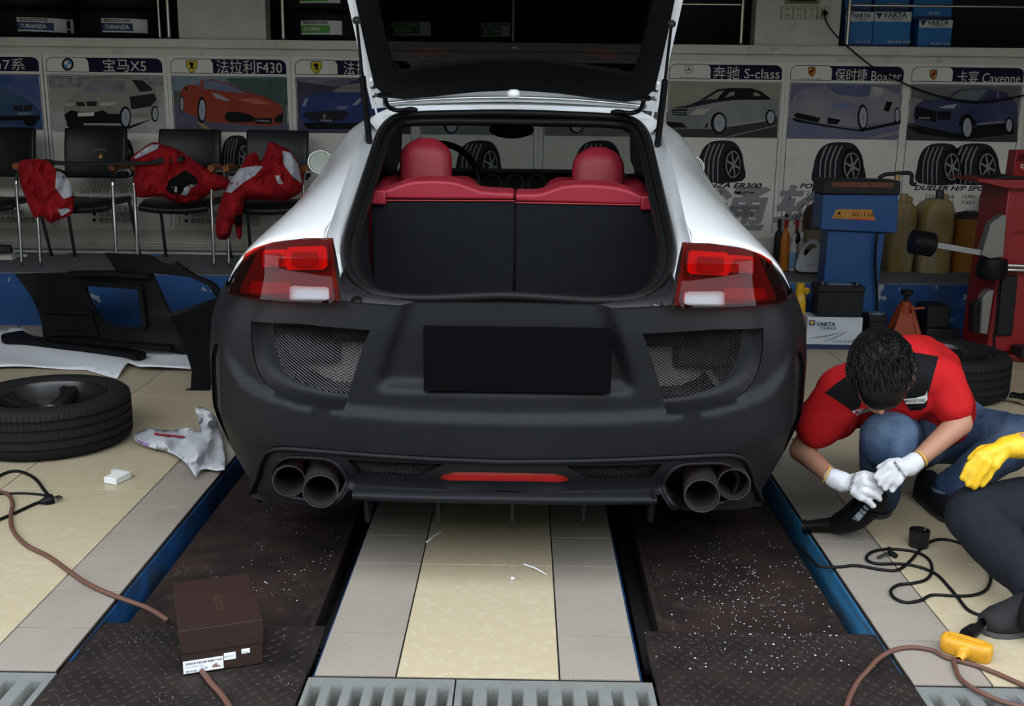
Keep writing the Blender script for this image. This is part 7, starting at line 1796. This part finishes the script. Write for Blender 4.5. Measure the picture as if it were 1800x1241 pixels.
# shoes
def shoe(ankle, toe, name, m, parent, w_=.045, h_=.055, solem=None):
    d = (toe - ankle); d.z = 0; L = d.length; d.normalize(); n = Vector((-d.y, d.x, 0)); z0 = 0.
    heel = Vector((ankle.x, ankle.y, 0)) - d * .05
    rw = []
    for t, wd, hh in ((0, .55, .055), (.06, .8, .085), (.2, .9, .10), (.38, .92, .085), (.6, 1.05, .062), (.8, 1.0, .05), (.93, .75, .04), (1., .3, .028)):
        c = heel + d * (L + .08) * t
        rw.append([c + n * (w_ * wd * cos(a)) + Vector((0, 0, .018 + hh * max(0, sin(a)) ** .8)) for a in [pi * k / 12 for k in range(13)]])
    up = MB().grid(rw); up.build(name, m, parent, smooth=60, solid=.003)
    ol = [r[0] for r in rw] + [r[-1] for r in rw[::-1]]
    MB().prism([Vector((p.x, p.y, .0)) + (p - heel).normalized() * 0 for p in ol], (0, 0, .024)).build('shoe_sole', solem or M_sole, parent, smooth=40, bevel=.004)
sh_to = FL(1690, 925, 0)
shoe(FL(1628, 880, 0), FL(1682, 922, 0), 'shoe', M_shoe, man)
shoe(FL(1552, 878, 0), FL(1540, 908, 0), 'shoe', M_shoe, man)
# --- the second man, mostly outside the picture
M_trou = mat('dark_trousers', (.007, .0085, .013), .8, spec=.12, n=.5, nscale=8, col2=(.012, .014, .019), bump=.3, bscale=300)
K2, H2, A2 = P(1712, 905, 3.02), P(1960, 880, 3.16), P(1822, 1046, 2.74)
S2 = H2 + Vector((.12, .10, .42)); HD2 = S2 + Vector((-.08, -.10, .24)); E2 = P(1905, 790, 3.12); W2 = P(1800, 776, 3.06); S2a = S2 + Vector((-.10, -.12, -.02))
K2b = H2 + Vector((.05, -.34, .05)); A2b = K2b + Vector((.08, .20, -.14)); 
p2 = blob([('e', HD2, (.076, .09, .11)), ('c', HD2, .05, S2, .06), ('c', S2, .12, H2, .12), ('c', H2, .10, K2, .062), ('c', K2, .055, A2, .034), ('c', A2, .030, FL(1815, 1090, .06), .02), ('c', S2, .06, S2a, .055), ('c', S2a, .052, E2, .042), ('c', E2, .04, W2, .028), ('c', W2, .028, P(1755, 795, 3.05), .028), ('c', H2, .1, K2b, .06), ('c', K2b, .05, A2b, .038), ('e', HD2 + Vector((-.06, -.07, -.02)), (.015, .015, .02)), ('c', S2, .06, S2 + Vector((.16, -.06, -.06)), .05), ('c', S2 + Vector((.16, -.06, -.06)), .045, S2 + Vector((.14, -.2, -.25)), .035)], .009, 'person', M_skin, None, 4)
tag(p2, 'second crouching man at the picture edge in dark trousers and yellow rubber gloves', 'person')
blob([('c', H2, .145, H2 + Vector((.02, .02, .08)), .14), ('c', H2, .135, H2.lerp(K2, .5), .105), ('c', H2.lerp(K2, .5), .105, K2, .088), ('c', K2, .088, K2.lerp(A2, .45), .074), ('c', K2.lerp(A2, .45), .074, A2, .052), ('c', H2, .13, K2b, .085), ('c', K2b, .08, A2b, .05)], .009, 'trousers', M_trou, p2, 5, wrinkle(.010, 12))
blob([('c', S2 + Vector((0, .01, -.02)), .135, H2 + Vector((0, 0, .1)), .15), ('c', S2, .085, S2a, .075), ('c', S2a, .07, S2a.lerp(E2, .6), .062), ('c', S2, .08, S2 + Vector((.17, -.08, -.1)), .06)], .010, 'shirt', M_shirt, p2, 5, wrinkle(.008, 10))
blob([('e', HD2 + Vector((.01, .02, .03)), (.088, .10, .10))], .006, 'hair', M_hair, p2, 3, hair_disp)
M_yg = mat('yellow_rubber_glove', (.62, .38, .015), .42, n=.4, nscale=12, col2=(.50, .27, .01), extra=second_noise((.12, .09, .03), 18, .6, .6, .74))
gy = glove(P(1785, 778, 3.06), P(1748, 796, 3.04), [pa([(1722, 800), (1704, 818), (1692, 840)], 3.01, .0), pa([(1727, 808), (1712, 830), (1703, 852)], 3.0, .0), pa([(1737, 814), (1723, 836), (1713, 856)], 3.0, .0), pa([(1748, 818), (1736, 838), (1726, 852)], 3.01, .0)], pa([(1750, 785), (1722, 790), (1706, 806)], 3.05, -.005), .0165, 'glove', M_yg, p2, (P(1768, 786, 3.05), P(1850, 778, 3.09), .033, .05), .005)
blob([('c', A2, .046, FL(1818, 1092, .06), .040)], .006, 'sock', M_kcloth, p2, 3)
shoe(FL(1826, 1098, 0), FL(1742, 1112, 0), 'shoe', mat('black_trainer', (.008, .008, .009), .75, bump=.6, bscale=260), p2, .05, .06, mat('trainer_sole', (.06, .06, .062), .6))
